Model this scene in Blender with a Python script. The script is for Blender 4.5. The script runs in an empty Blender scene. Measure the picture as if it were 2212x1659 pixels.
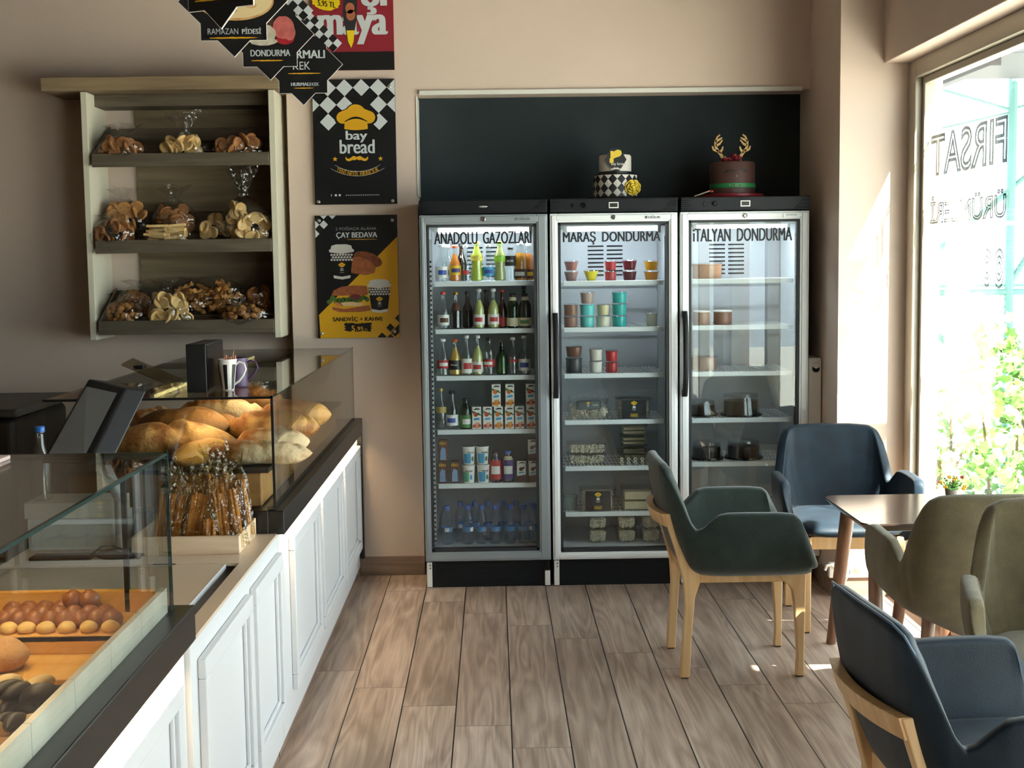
import bpy, bmesh, math, random
from mathutils import Vector, Matrix, Euler

scene = bpy.context.scene
COL = scene.collection
PI = math.pi
R = math.radians

# ------------------------------------------------------------------ camera
PITCH, YAW, ROLL, FPX, EYE = R(5.26), R(0.759), R(0.765), 2850.0, 1.5
_f = Vector((math.sin(YAW) * math.cos(PITCH), math.cos(YAW) * math.cos(PITCH), -math.sin(PITCH)))
_r = Vector((math.cos(YAW), -math.sin(YAW), 0))
_d = _f.cross(_r)
_rr = _r * math.cos(ROLL) + _d * math.sin(ROLL)
_dd = _d * math.cos(ROLL) - _r * math.sin(ROLL)
cam_data = bpy.data.cameras.new('camera')
cam = bpy.data.objects.new('camera', cam_data)
COL.objects.link(cam)
cam_data.sensor_fit = 'HORIZONTAL'
cam_data.sensor_width = 36.0
cam_data.lens = FPX / 2212.0 * 36.0
cam_data.clip_start = 0.05
cam_data.clip_end = 200
_m = Matrix((_rr, -_dd, -_f)).transposed().to_4x4()
_m.translation = Vector((0, 0, EYE))
cam.matrix_world = _m
scene.camera = cam

# ------------------------------------------------------------------ view, world, sun
scene.view_settings.view_transform = 'Standard'
scene.view_settings.look = 'None'
scene.view_settings.gamma = 1.0
scene.view_settings.exposure = 0.15
scene.view_settings.use_curve_mapping = False
cy = scene.cycles
cy.max_bounces = 10
cy.diffuse_bounces = 5
cy.glossy_bounces = 5
cy.transmission_bounces = 8
cy.transparent_max_bounces = 40
cy.caustics_reflective = False
cy.caustics_refractive = False
cy.sample_clamp_indirect = 6.0
cy.use_denoising = True

world = bpy.data.worlds.new('world')
scene.world = world
world.use_nodes = True
wn = world.node_tree.nodes
bgn = wn['Background']
SKY_STRENGTH = 7.5
bgn.inputs['Color'].default_value = (0.86, 0.95, 1.0, 1)
bgn.inputs['Strength'].default_value = SKY_STRENGTH

SUN_EL, SUN_DX, SUN_DY = R(52), -0.61, 0.79
sun_d = bpy.data.lights.new('sun', 'SUN')
sun_d.energy = 55.0
sun_d.angle = R(0.6)
sun_d.color = (1.0, 0.95, 0.86)
sun = bpy.data.objects.new('sun', sun_d)
COL.objects.link(sun)
_sd = Vector((SUN_DX * math.cos(SUN_EL), SUN_DY * math.cos(SUN_EL), -math.sin(SUN_EL)))
sun.rotation_euler = _sd.to_track_quat('-Z', 'Y').to_euler()
sun.location = (6, -2, 8)


def strip_light(name, x, y0, y1, z, w, power, color, rx=0.0, ry=0.0, spread=R(180)):
    """an LED strip the room has: a long thin area lamp along Y, shining down (rx, ry tilt it)"""
    d = bpy.data.lights.new(name, 'AREA')
    d.shape = 'RECTANGLE'
    d.size = w
    d.size_y = y1 - y0
    d.energy = power
    d.color = color
    d.spread = spread
    o = bpy.data.objects.new(name, d)
    COL.objects.link(o)
    o.location = (x, (y0 + y1) / 2, z)
    o.rotation_euler = (rx, ry, 0)
    return o


WARM = (1.0, 0.72, 0.38)
COOL = (0.80, 0.90, 1.0)
strip_light('counter_led_far', -0.648, 3.97, 6.24, 0.692, 0.010, 3.6, WARM, spread=R(115))
strip_light('counter_led_near', -0.660, 0.8, 2.74, 0.705, 0.010, 4.5, WARM, spread=R(60))
strip_light('bread_case_led', -0.92, 4.1, 6.1, 1.075, 0.02, 2.6, WARM)
strip_light('pastry_case_led', -0.92, 1.7, 2.7, 1.06, 0.02, 3.0, WARM)
for _nm, _x in (('cooler_tube_one', -0.04), ('cooler_tube_two', 0.55), ('cooler_tube_three', 1.14)):
    d = bpy.data.lights.new(_nm, 'AREA')
    d.shape = 'RECTANGLE'
    d.size = 0.40
    d.size_y = 0.02
    d.energy = 2.2
    d.color = COOL
    o = bpy.data.objects.new(_nm, d)
    COL.objects.link(o)
    o.location = (_x, 6.105, 1.618)
    o.rotation_euler = (R(35), 0, 0)

# ------------------------------------------------------------------ measuring: a point of the photo at depth Y (or height Z, or wall X)
def _ray(px, py):
    a, b = (px - 1106.0) / FPX, (py - 829.5) / FPX
    return _rr * a + _dd * b + _f
def at(px, py, Y):
    d = _ray(px, py); return Vector((0, 0, EYE)) + d * (Y / d.y)
def at_z(px, py, Z):
    d = _ray(px, py); return Vector((0, 0, EYE)) + d * ((Z - EYE) / d.z)
def at_x(px, py, X):
    d = _ray(px, py); return Vector((0, 0, EYE)) + d * (X / d.x)


# ------------------------------------------------------------------ materials
def srgb(*c):
    if len(c) == 1 and isinstance(c[0], str):
        h = c[0].lstrip('#'); c = [int(h[i:i + 2], 16) for i in (0, 2, 4)]
    out = []
    for v in c[:3]:
        v = v / 255.0
        out.append(v / 12.92 if v <= 0.04045 else ((v + 0.055) / 1.055) ** 2.4)
    return (*out, 1.0)


MATS = {}
def mat(name, col, rough=0.5, metal=0.0, spec=0.5, var=0.0, vscale=8.0, bump=0.0, bscale=60.0, coat=0.0, sheen=0.0, emit=None, estr=0.0, stretch=None, col2=None, crisp=0.18):
    """principled surface with procedural colour variation (noise between col and col2) and noise bump"""
    if name in MATS:
        return MATS[name]
    m = bpy.data.materials.new(name)
    m.use_nodes = True
    nt = m.node_tree
    p = nt.nodes['Principled BSDF']
    c = srgb(col) if isinstance(col, str) else (*col[:3], 1.0)
    p.inputs['Base Color'].default_value = c
    p.inputs['Roughness'].default_value = rough
    p.inputs['Metallic'].default_value = metal
    p.inputs['Specular IOR Level'].default_value = spec
    p.inputs['Coat Weight'].default_value = coat
    p.inputs['Sheen Weight'].default_value = sheen
    if emit is not None:
        p.inputs['Emission Color'].default_value = srgb(emit) if isinstance(emit, str) else (*emit, 1)
        p.inputs['Emission Strength'].default_value = estr
    if var > 0 or bump > 0 or col2 is not None:
        tc = nt.nodes.new('ShaderNodeTexCoord')
        src = tc.outputs['Object']
        if stretch:
            mp = nt.nodes.new('ShaderNodeMapping')
            mp.inputs['Scale'].default_value = stretch
            nt.links.new(src, mp.inputs['Vector']); src = mp.outputs['Vector']
        if var > 0 or col2 is not None:
            n = nt.nodes.new('ShaderNodeTexNoise')
            n.inputs['Scale'].default_value = vscale
            n.inputs['Detail'].default_value = 5
            nt.links.new(src, n.inputs['Vector'])
            mx = nt.nodes.new('ShaderNodeMix'); mx.data_type = 'RGBA'
            c2 = (srgb(col2) if isinstance(col2, str) else (*col2[:3], 1)) if col2 is not None else tuple(v * (1 - var) for v in c[:3]) + (1,)
            c1 = c if col2 is not None else tuple(min(1, v * (1 + var)) for v in c[:3]) + (1,)
            mr = nt.nodes.new('ShaderNodeMapRange')
            mr.inputs['From Min'].default_value = 0.5 - crisp; mr.inputs['From Max'].default_value = 0.5 + crisp
            nt.links.new(n.outputs['Fac'], mr.inputs['Value'])
            nt.links.new(mr.outputs['Result'], mx.inputs['Factor'])
            mx.inputs['A'].default_value = c1; mx.inputs['B'].default_value = c2
            nt.links.new(mx.outputs['Result'], p.inputs['Base Color'])
        if bump > 0:
            n2 = nt.nodes.new('ShaderNodeTexNoise')
            n2.inputs['Scale'].default_value = bscale; n2.inputs['Detail'].default_value = 4
            nt.links.new(src, n2.inputs['Vector'])
            bp = nt.nodes.new('ShaderNodeBump'); bp.inputs['Strength'].default_value = bump; bp.inputs['Distance'].default_value = 0.01
            nt.links.new(n2.outputs['Fac'], bp.inputs['Height'])
            nt.links.new(bp.outputs['Normal'], p.inputs['Normal'])
    MATS[name] = m
    return m


def glass_mat(name, tint=(1, 1, 1), f0=0.04, rough=0.0, power=5.0, bump=0.0, bscale=30.0):
    """thin clear sheet: transparent, mirroring more at grazing angles (Schlick)"""
    if name in MATS:
        return MATS[name]
    m = bpy.data.materials.new(name); m.use_nodes = True
    nt = m.node_tree; nt.nodes.clear()
    out = nt.nodes.new('ShaderNodeOutputMaterial')
    tr = nt.nodes.new('ShaderNodeBsdfTransparent'); tr.inputs['Color'].default_value = (*tint, 1)
    gl = nt.nodes.new('ShaderNodeBsdfGlossy'); gl.inputs['Roughness'].default_value = rough
    geo = nt.nodes.new('ShaderNodeNewGeometry')
    dot = nt.nodes.new('ShaderNodeVectorMath'); dot.operation = 'DOT_PRODUCT'
    nt.links.new(geo.outputs['Incoming'], dot.inputs[0]); nt.links.new(geo.outputs['Normal'], dot.inputs[1])
    def mth(op, a, b=None):
        n = nt.nodes.new('ShaderNodeMath'); n.operation = op
        for i, v in enumerate((a, b)):
            if v is None: continue
            if isinstance(v, (int, float)): n.inputs[i].default_value = v
            else: nt.links.new(v, n.inputs[i])
        return n.outputs[0]
    c = mth('ABSOLUTE', dot.outputs['Value'])
    k = mth('POWER', mth('SUBTRACT', 1.0, c), power)
    fac = mth('ADD', mth('MULTIPLY', k, 1 - f0), f0)
    if bump > 0:
        tc = nt.nodes.new('ShaderNodeTexCoord')
        n2 = nt.nodes.new('ShaderNodeTexNoise'); n2.inputs['Scale'].default_value = bscale
        nt.links.new(tc.outputs['Object'], n2.inputs['Vector'])
        bp = nt.nodes.new('ShaderNodeBump'); bp.inputs['Strength'].default_value = bump; bp.inputs['Distance'].default_value = 0.02
        nt.links.new(n2.outputs['Fac'], bp.inputs['Height']); nt.links.new(bp.outputs['Normal'], gl.inputs['Normal'])
    mix = nt.nodes.new('ShaderNodeMixShader')
    nt.links.new(fac, mix.inputs[0]); nt.links.new(tr.outputs[0], mix.inputs[1]); nt.links.new(gl.outputs[0], mix.inputs[2])
    nt.links.new(mix.outputs[0], out.inputs['Surface'])
    MATS[name] = m
    return m


def wood_mat(name, c1, c2, c3=None, rough=0.45, scale=1.0, axis='z', bump=0.04):
    """streaky wood grain running along axis"""
    if name in MATS:
        return MATS[name]
    m = bpy.data.materials.new(name); m.use_nodes = True
    nt = m.node_tree; p = nt.nodes['Principled BSDF']
    p.inputs['Roughness'].default_value = rough
    tc = nt.nodes.new('ShaderNodeTexCoord')
    mp = nt.nodes.new('ShaderNodeMapping')
    s = {'x': (1.5, 18, 18), 'y': (18, 1.5, 18), 'z': (18, 18, 1.5)}[axis]
    mp.inputs['Scale'].default_value = tuple(v * scale for v in s)
    nt.links.new(tc.outputs['Object'], mp.inputs['Vector'])
    n = nt.nodes.new('ShaderNodeTexNoise'); n.inputs['Scale'].default_value = 1.6; n.inputs['Detail'].default_value = 8; n.inputs['Distortion'].default_value = 0.6
    nt.links.new(mp.outputs['Vector'], n.inputs['Vector'])
    cr = nt.nodes.new('ShaderNodeValToRGB')
    cr.color_ramp.elements[0].position = 0.3; cr.color_ramp.elements[0].color = srgb(c1)
    cr.color_ramp.elements[1].position = 0.7; cr.color_ramp.elements[1].color = srgb(c2)
    if c3:
        e = cr.color_ramp.elements.new(0.5); e.color = srgb(c3)
    nt.links.new(n.outputs['Fac'], cr.inputs['Fac']); nt.links.new(cr.outputs['Color'], p.inputs['Base Color'])
    bp = nt.nodes.new('ShaderNodeBump'); bp.inputs['Strength'].default_value = bump; bp.inputs['Distance'].default_value = 0.005
    nt.links.new(n.outputs['Fac'], bp.inputs['Height']); nt.links.new(bp.outputs['Normal'], p.inputs['Normal'])
    MATS[name] = m
    return m


# ------------------------------------------------------------------ mesh builder
_text_cache = {}
def text_geo(s, bold=0.0, spacing=1.0, outline=0.0):
    key = (s, bold, spacing, outline)
    if key not in _text_cache:
        cu = bpy.data.curves.new('lettering_source', 'FONT')
        cu.body = s; cu.size = 1.0; cu.align_x = 'CENTER'; cu.align_y = 'BOTTOM_BASELINE'
        cu.offset = bold; cu.space_character = spacing; cu.resolution_u = 3
        if outline: cu.fill_mode = 'NONE'; cu.bevel_depth = outline; cu.bevel_resolution = 0; cu.resolution_u = 4
        o = bpy.data.objects.new('lettering_source', cu); COL.objects.link(o)
        dg = bpy.context.evaluated_depsgraph_get(); dg.update()
        me = o.evaluated_get(dg).to_mesh()
        vs = [v.co.copy() for v in me.vertices]; fs = [tuple(p.vertices) for p in me.polygons]
        o.evaluated_get(dg).to_mesh_clear()
        bpy.data.objects.remove(o); bpy.data.curves.remove(cu)
        if vs:
            x0 = min(v.x for v in vs); x1 = max(v.x for v in vs); y0 = min(v.y for v in vs); y1 = max(v.y for v in vs)
        else:
            x0 = x1 = y0 = y1 = 0
        _text_cache[key] = (vs, fs, x0, x1, y0, y1)
    return _text_cache[key]


class MB:
    """collects vertices and faces (with material slots) and links them as ONE mesh object"""
    def __init__(s):
        s.v = []; s.f = []; s.m = []; s.sm = []; s.X = None
    def add(s, vs, fs, mi=0, smooth=False):
        b = len(s.v)
        for v in vs:
            v = Vector(v)
            s.v.append(s.X @ v if s.X is not None else v)
        for f in fs:
            s.f.append(tuple(b + i for i in f)); s.m.append(mi); s.sm.append(smooth)
        return s
    def box(s, x0, x1, y0, y1, z0, z1, mi=0):
        vs = [(x, y, z) for x in (x0, x1) for y in (y0, y1) for z in (z0, z1)]
        return s.add(vs, [(0, 1, 3, 2), (4, 6, 7, 5), (0, 4, 5, 1), (2, 3, 7, 6), (0, 2, 6, 4), (1, 5, 7, 3)], mi)
    def prism(s, poly, fn0, fn1, mi=0, mi_side=None, smooth=False):
        """poly: 2D points; fn0/fn1 map (a,b) to the front and back 3D point"""
        n = len(poly)
        vs = [fn0(a, b) for a, b in poly] + [fn1(a, b) for a, b in poly]
        s.add(vs, [tuple(range(n)), tuple(range(2 * n - 1, n - 1, -1))], mi)
        b = len(s.v) - 2 * n
        for i in range(n):
            j = (i + 1) % n
            s.f.append((b + i, b + n + i, b + n + j, b + j)); s.m.append(mi if mi_side is None else mi_side); s.sm.append(smooth)
        return s
    def lathe(s, prof, c=(0, 0, 0), seg=24, mi=0, cap=True, smooth=True, squash=1.0, a0=0.0, a1=2 * PI):
        full = abs(a1 - a0 - 2 * PI) < 1e-6
        n = seg if full else seg + 1
        vs = []; fs = []
        for r, z in prof:
            for i in range(n):
                a = a0 + (a1 - a0) * i / seg
                vs.append((c[0] + r * math.cos(a), c[1] + r * math.sin(a) * squash, c[2] + z))
        for k in range(len(prof) - 1):
            for i in range(seg):
                j = (i + 1) % n
                fs.append((k * n + i, k * n + j, (k + 1) * n + j, (k + 1) * n + i))
        s.add(vs, fs, mi, smooth)
        if cap and full:
            b = len(s.v) - len(vs)
            if prof[0][0] > 1e-5:
                s.f.append(tuple(b + i for i in range(n - 1, -1, -1))); s.m.append(mi); s.sm.append(False)
            if prof[-1][0] > 1e-5:
                k = (len(prof) - 1) * n
                s.f.append(tuple(b + k + i for i in range(n))); s.m.append(mi); s.sm.append(False)
        return s
    def tube(s, pts, r, seg=10, mi=0, cap=True, smooth=True):
        pts = [Vector(p) for p in pts]
        n = len(pts); rs = r if isinstance(r, (list, tuple)) else [r] * n
        vs = []; fs = []
        up = None
        for i, p in enumerate(pts):
            t = (pts[min(i + 1, n - 1)] - pts[max(i - 1, 0)]).normalized()
            if up is None:
                up = Vector((0, 0, 1)) if abs(t.z) < 0.9 else Vector((1, 0, 0))
            a = t.cross(up)
            if a.length < 1e-6:
                a = t.orthogonal()
            a.normalize()
            b = a.cross(t).normalized(); up = b
            for k in range(seg):
                an = 2 * PI * k / seg
                vs.append(p + (a * math.cos(an) + b * math.sin(an)) * rs[i])
        for i in range(n - 1):
            for k in range(seg):
                j = (k + 1) % seg
                fs.append((i * seg + k, i * seg + j, (i + 1) * seg + j, (i + 1) * seg + k))
        s.add(vs, fs, mi, smooth)
        if cap:
            b = len(s.v) - len(vs)
            s.f.append(tuple(b + k for k in range(seg - 1, -1, -1))); s.m.append(mi); s.sm.append(False)
            s.f.append(tuple(b + (n - 1) * seg + k for k in range(seg))); s.m.append(mi); s.sm.append(False)
        return s
    def grid(s, fn, nu, nv, mi=0, smooth=True, wrap_u=False):
        vs = [fn(u / nu, v / nv) for v in range(nv + 1) for u in range(nu + (0 if wrap_u else 1))]
        w = nu if wrap_u else nu + 1
        fs = []
        for v in range(nv):
            for u in range(nu):
                u2 = (u + 1) % w
                fs.append((v * w + u, v * w + u2, (v + 1) * w + u2, (v + 1) * w + u))
        return s.add(vs, fs, mi, smooth)
    def ball(s, c, rx, ry=None, rz=None, seg=14, rings=9, mi=0, fn=None, rot=None):
        ry = rx if ry is None else ry; rz = rx if rz is None else rz
        vs = []; fs = []
        for k in range(rings + 1):
            ph = PI * k / rings
            for i in range(seg):
                a = 2 * PI * i / seg
                d = Vector((math.sin(ph) * math.cos(a), math.sin(ph) * math.sin(a), math.cos(ph)))
                q = Vector((d.x * rx, d.y * ry, d.z * rz))
                if fn: q = q * fn(d)
                if rot is not None: q = rot @ q
                vs.append(Vector(c) + q)
        for k in range(rings):
            for i in range(seg):
                j = (i + 1) % seg
                fs.append((k * seg + i, (k + 1) * seg + i, (k + 1) * seg + j, k * seg + j))
        return s.add(vs, fs, mi, True)
    def flat(s, poly, fn, mi=0):
        """one n-gon: 2D points mapped by fn"""
        return s.add([fn(a, b) for a, b in poly], [tuple(range(len(poly)))], mi)
    def text(s, body, fn, cx=0, cz=0, width=None, height=None, mi=0, bold=0.0, spacing=1.0, slant=0.0, outline=0.0):
        """lettering fitted to width x height, centred on cx, baseline-bottom at cz, mapped by fn(a, b)"""
        vs, fs, x0, x1, y0, y1 = text_geo(body, bold if abs(bold) <= .006 else 0.0, spacing, outline)
        if not vs: return s
        sx = width / (x1 - x0) if width else None
        sy = height / (y1 - y0) if height else None
        sx = sx or sy; sy = sy or sx
        w_ = bold * 1.25 if bold > .006 else 0.0      # heavy type: the strokes doubled sideways
        k = (x1 - x0) / (x1 - x0 + 2 * w_)
        e_ = 1e-4 * (width or height)
        o_ = fn(cx, cz); nv = (fn(cx + e_, cz) - o_).cross(fn(cx, cz + e_) - o_)
        nv = nv.normalized() if nv.length > 1e-14 else Vector((0, 0, 0))
        for li, dx in enumerate((-w_, 0.0, w_) if w_ else (0.0,)):
            s.add([nv * (.00009 * li) + fn(cx + ((v.x - (x0 + x1) / 2) + dx) * k * sx + (v.y - y0) * sy * slant, cz + (v.y - y0) * sy) for v in vs], fs, mi)
        return s
    def build(s, name, mats, parent=None, loc=None, bevel=0.0, bseg=2, subd=0, sharp=35, solid=0.0, solid_off=0.0, world=True):
        """link as one object; with world=True the coordinates are the room's and the origin moves to loc / the parent"""
        me = bpy.data.meshes.new(name)
        off = Vector((0, 0, 0))
        if parent is not None and world: off = abs_loc(parent)
        if loc is not None: off = off + (Vector(loc) if parent is None or not world else Vector(loc) - abs_loc(parent))
        me.from_pydata([tuple(v - off) for v in s.v], [], s.f)
        for m in (mats if isinstance(mats, (list, tuple)) else [mats]):
            me.materials.append(m)
        me.polygons.foreach_set('material_index', s.m)
        me.polygons.foreach_set('use_smooth', s.sm)
        me.update()
        if any(s.sm) and sharp: me.set_sharp_from_angle(angle=R(sharp))
        o = bpy.data.objects.new(name, me)
        COL.objects.link(o)
        if parent is not None:
            o.parent = parent
            o.location = off - abs_loc(parent) if world else (loc or (0, 0, 0))
        else:
            o.location = off
        if solid:
            sm = o.modifiers.new('solid', 'SOLIDIFY'); sm.thickness = solid; sm.offset = solid_off
        if subd:
            sb = o.modifiers.new('subd', 'SUBSURF'); sb.levels = subd; sb.render_levels = subd
        if bevel:
            bv = o.modifiers.new('bevel', 'BEVEL'); bv.width = bevel; bv.segments = bseg; bv.limit_method = 'ANGLE'; bv.angle_limit = R(40)
            bv.harden_normals = False
        return o


def abs_loc(o):
    v = Vector((0, 0, 0))
    while o is not None:
        v += o.location; o = o.parent
    return v


def tag(o, label, cat, group=None, kind=None):
    o['label'] = label; o['category'] = cat
    if group: o['group'] = group
    if kind: o['kind'] = kind
    return o


def thing(name, label, cat, loc=(0, 0, 0), rz=0.0, group=None):
    o = bpy.data.objects.new(name, None)
    COL.objects.link(o)
    o.empty_display_size = 0.05
    o.location = loc; o.rotation_euler = (0, 0, rz)
    return tag(o, label, cat, group)


def struct(name, mb, m, bevel=0.0, loc=None):
    o = mb.build(name, m, loc=loc, bevel=bevel)
    o['kind'] = 'structure'
    return o


def dup(root, loc, rz=None, label=None, group=None, scale=None, rot=None):
    """a copy of a thing with copies of its parts and sub-parts (mesh data shared)"""
    r = root.copy(); COL.objects.link(r)
    r.location = loc
    if rz is not None: r.rotation_euler = (0, 0, rz)
    if rot is not None: r.rotation_euler = rot
    if scale is not None: r.scale = scale if isinstance(scale, (tuple, list)) else (scale,) * 3
    if label: r['label'] = label
    if group: r['group'] = group
    for ch in list(root.children):
        c = ch.copy(); COL.objects.link(c); c.parent = r
        for g in list(ch.children):
            d = g.copy(); COL.objects.link(d); d.parent = c
    return r


_used = set()
def first_or_dup(proto, loc, rz=0.0, label=None, group=None, scale=None, rot=None):
    """the first call places the prototype itself, later calls place copies"""
    if proto.name not in _used:
        _used.add(proto.name)
        proto.location = loc
        proto.rotation_euler = rot if rot is not None else (0, 0, rz)
        if scale is not None: proto.scale = scale if isinstance(scale, (tuple, list)) else (scale,) * 3
        if label: proto['label'] = label
        if group: proto['group'] = group
        return proto
    return dup(proto, loc, rz, label, group, scale, rot)


ORD = ['first', 'second', 'third', 'fourth', 'fifth', 'sixth', 'seventh', 'eighth', 'ninth', 'tenth', 'eleventh', 'twelfth']

# ================================================================== ROOM
def floor_mat():
    m = bpy.data.materials.new('laminate_floor'); m.use_nodes = True
    nt = m.node_tree; p = nt.nodes['Principled BSDF']; L = nt.links
    def mth(op, a, b=None, c=None):
        n = nt.nodes.new('ShaderNodeMath'); n.operation = op
        for i, v in enumerate((a, b, c)):
            if v is None: continue
            if isinstance(v, (int, float)): n.inputs[i].default_value = v
            else: L.new(v, n.inputs[i])
        return n.outputs[0]
    tc = nt.nodes.new('ShaderNodeTexCoord'); sx = nt.nodes.new('ShaderNodeSeparateXYZ')
    L.new(tc.outputs['Object'], sx.inputs[0])
    W, LEN = 0.1845, 1.385
    xs = mth('DIVIDE', mth('ADD', sx.outputs['X'], 0.515), W)
    i = mth('FLOOR', xs); fx = mth('SUBTRACT', xs, i)
    ys = mth('DIVIDE', mth('ADD', mth('SUBTRACT', sx.outputs['Y'], 5.967), mth('MULTIPLY', i, 0.2035)), LEN)
    j = mth('FLOOR', ys); fy = mth('SUBTRACT', ys, j)
    cmb = nt.nodes.new('ShaderNodeCombineXYZ'); L.new(i, cmb.inputs[0]); L.new(j, cmb.inputs[1])
    wn_ = nt.nodes.new('ShaderNodeTexWhiteNoise'); L.new(cmb.outputs[0], wn_.inputs['Vector'])
    ws = nt.nodes.new('ShaderNodeSeparateColor'); L.new(wn_.outputs['Color'], ws.inputs[0])
    # grain coordinates, shifted per plank
    gx = mth('ADD', mth('MULTIPLY', mth('SUBTRACT', fx, 0.5), 1.0), mth('MULTIPLY', ws.outputs[0], 40.0))
    gy = mth('ADD', mth('MULTIPLY', sx.outputs['Y'], 1.0), mth('MULTIPLY', ws.outputs[1], 40.0))
    gv = nt.nodes.new('ShaderNodeCombineXYZ'); L.new(gx, gv.inputs[0]); L.new(gy, gv.inputs[1]); L.new(ws.outputs[2], gv.inputs[2])
    def noise(scale, vec, sc, detail=5, dist=0.0):
        mp = nt.nodes.new('ShaderNodeMapping'); mp.inputs['Scale'].default_value = scale; L.new(vec, mp.inputs['Vector'])
        n = nt.nodes.new('ShaderNodeTexNoise'); n.inputs['Scale'].default_value = sc; n.inputs['Detail'].default_value = detail; n.inputs['Distortion'].default_value = dist
        L.new(mp.outputs[0], n.inputs['Vector']); return n.outputs['Fac']
    big = noise((1.6, 1.1, 1), gv.outputs[0], 1.5, 2, 0.4)
    # cathedral rings: contour lines of a smooth height field stretched along the plank
    rings = mth('FRACT', mth('MULTIPLY', noise((1.9, 0.85, 1), gv.outputs[0], 1.2, 1.0, 0.5), 6.0))
    rings = mth('ABSOLUTE', mth('SUBTRACT', rings, 0.5))
    fine = noise((26, 1.6, 1), gv.outputs[0], 2.0, 6, 0.3)
    patch = noise((2.2, 1.7, 1), gv.outputs[0], 1.3, 3, 0.8)
    v = mth('ADD', mth('ADD', mth('MULTIPLY', fine, 0.34), mth('MULTIPLY', rings, 0.30)), mth('ADD', mth('MULTIPLY', big, 0.30), mth('MULTIPLY', patch, 0.38)))
    v = mth('ADD', v, mth('MULTIPLY', mth('SUBTRACT', ws.outputs[0], 0.5), 0.10))
    cr = nt.nodes.new('ShaderNodeValToRGB'); L.new(v, cr.inputs['Fac'])
    e = cr.color_ramp.elements
    e[0].position = 0.42; e[0].color = srgb('#8b7668')
    e[1].position = 0.80; e[1].color = srgb('#cfbbab')
    k = e.new(0.60); k.color = srgb('#ad9788')
    # seams
    ex = mth('MINIMUM', fx, mth('SUBTRACT', 1.0, fx)); ey = mth('MINIMUM', fy, mth('SUBTRACT', 1.0, fy))
    seam = mth('MAXIMUM', mth('LESS_THAN', ex, 0.012), mth('LESS_THAN', ey, 0.0009))
    mx = nt.nodes.new('ShaderNodeMix'); mx.data_type = 'RGBA'
    L.new(seam, mx.inputs['Factor']); L.new(cr.outputs['Color'], mx.inputs['A']); mx.inputs['B'].default_value = srgb('#1c1613')
    L.new(mx.outputs['Result'], p.inputs['Base Color'])
    p.inputs['Roughness'].default_value = 0.42
    p.inputs['Specular IOR Level'].default_value = 0.35
    bp = nt.nodes.new('ShaderNodeBump'); bp.inputs['Strength'].default_value = 0.15; bp.inputs['Distance'].default_value = 0.002
    L.new(mth('SUBTRACT', mth('MULTIPLY', fine, 0.3), seam), bp.inputs['Height']); L.new(bp.outputs['Normal'], p.inputs['Normal'])
    return m

PAINT = mat('wall_paint', '#d5c1b2', rough=0.75, var=0.02, vscale=3, bump=0.04, bscale=180)
BLACKP = mat('black_panel', '#2d3538', rough=0.6, spec=0.12, var=0.12, vscale=3)
CEIL = mat('ceiling_paint', '#7d746b', rough=0.9)
TRIMW = mat('white_trim', '#d9d7cf', rough=0.45)
BASEW = wood_mat('baseboard_laminate', '#6f5b4c', '#9b8371', rough=0.45, axis='x')
ALU = mat('window_aluminium', '#a89f90', rough=0.42, metal=0.35)

XL, YF_, YB, ZC = -3.3, -2.0, 6.6, 2.95
struct('floor', MB().box(XL - .15, 1.95, YF_ - .15, YB + .05, -0.06, 0.0), floor_mat())
struct('ceiling', MB().box(XL - .15, 1.95, YF_ - .15, YB + .05, ZC, ZC + .1), CEIL)
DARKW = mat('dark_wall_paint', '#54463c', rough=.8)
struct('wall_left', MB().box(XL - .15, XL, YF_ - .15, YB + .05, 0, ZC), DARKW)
w = MB()
w.box(-0.957, -0.352, 6.30, 6.65, 0, ZC)                 # poster pier
w.box(XL, -0.957, 6.42, 6.65, 0, ZC)                     # set-back wall behind the bread shelf
w.box(-0.352, 1.507, 6.30, 6.65, 2.297, ZC)              # header over the coolers
w.box(-0.352, 1.507, 6.52, 6.65, 0, 2.297)
struct('wall_back', w, PAINT)
struct('trim_2', MB().box(-0.352, 1.507, 6.50, 6.52, 0.0, 2.297), BLACKP)   # dark panel at the back of the niche
tr = MB()
tr.box(-0.335, 1.47, 6.285, 6.305, 2.287, 2.309)
tr.box(-0.352, -0.346, 6.295, 6.49, 1.82, 2.287)
struct('trim_1', tr, TRIMW, bevel=0.003)
struct('wall_column', MB().box(1.507, 1.95, 5.754, 6.65, 0, ZC), PAINT)
rw = MB()
rw.box(1.696, 1.95, YF_, 5.754, 2.333, ZC)               # header beam over the windows
rw.box(1.80, 1.95, 2.0, 5.754, 0, 0.10)
rw.box(1.75, 1.95, 1.55, 2.0, 0, 2.333)
rw.box(1.75, 1.95, -0.85, 1.55, 0, 0.10)
rw.box(1.75, 1.95, YF_, -0.85, 0, 2.333)
struct('wall_right', rw, PAINT, bevel=0.004)
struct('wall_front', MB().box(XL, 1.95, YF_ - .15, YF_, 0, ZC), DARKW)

b = MB().box(-0.66, -0.35, 6.286, 6.30, 0, 0.09)
struct('baseboard_back', b, BASEW, bevel=0.002)
b = MB()
b.box(1.507, 1.80, 5.735, 5.754, 0, 0.088); b.box(1.489, 1.507, 5.735, 6.00, 0, 0.088)
struct('baseboard_column', b, BASEW, bevel=0.002)

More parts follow.
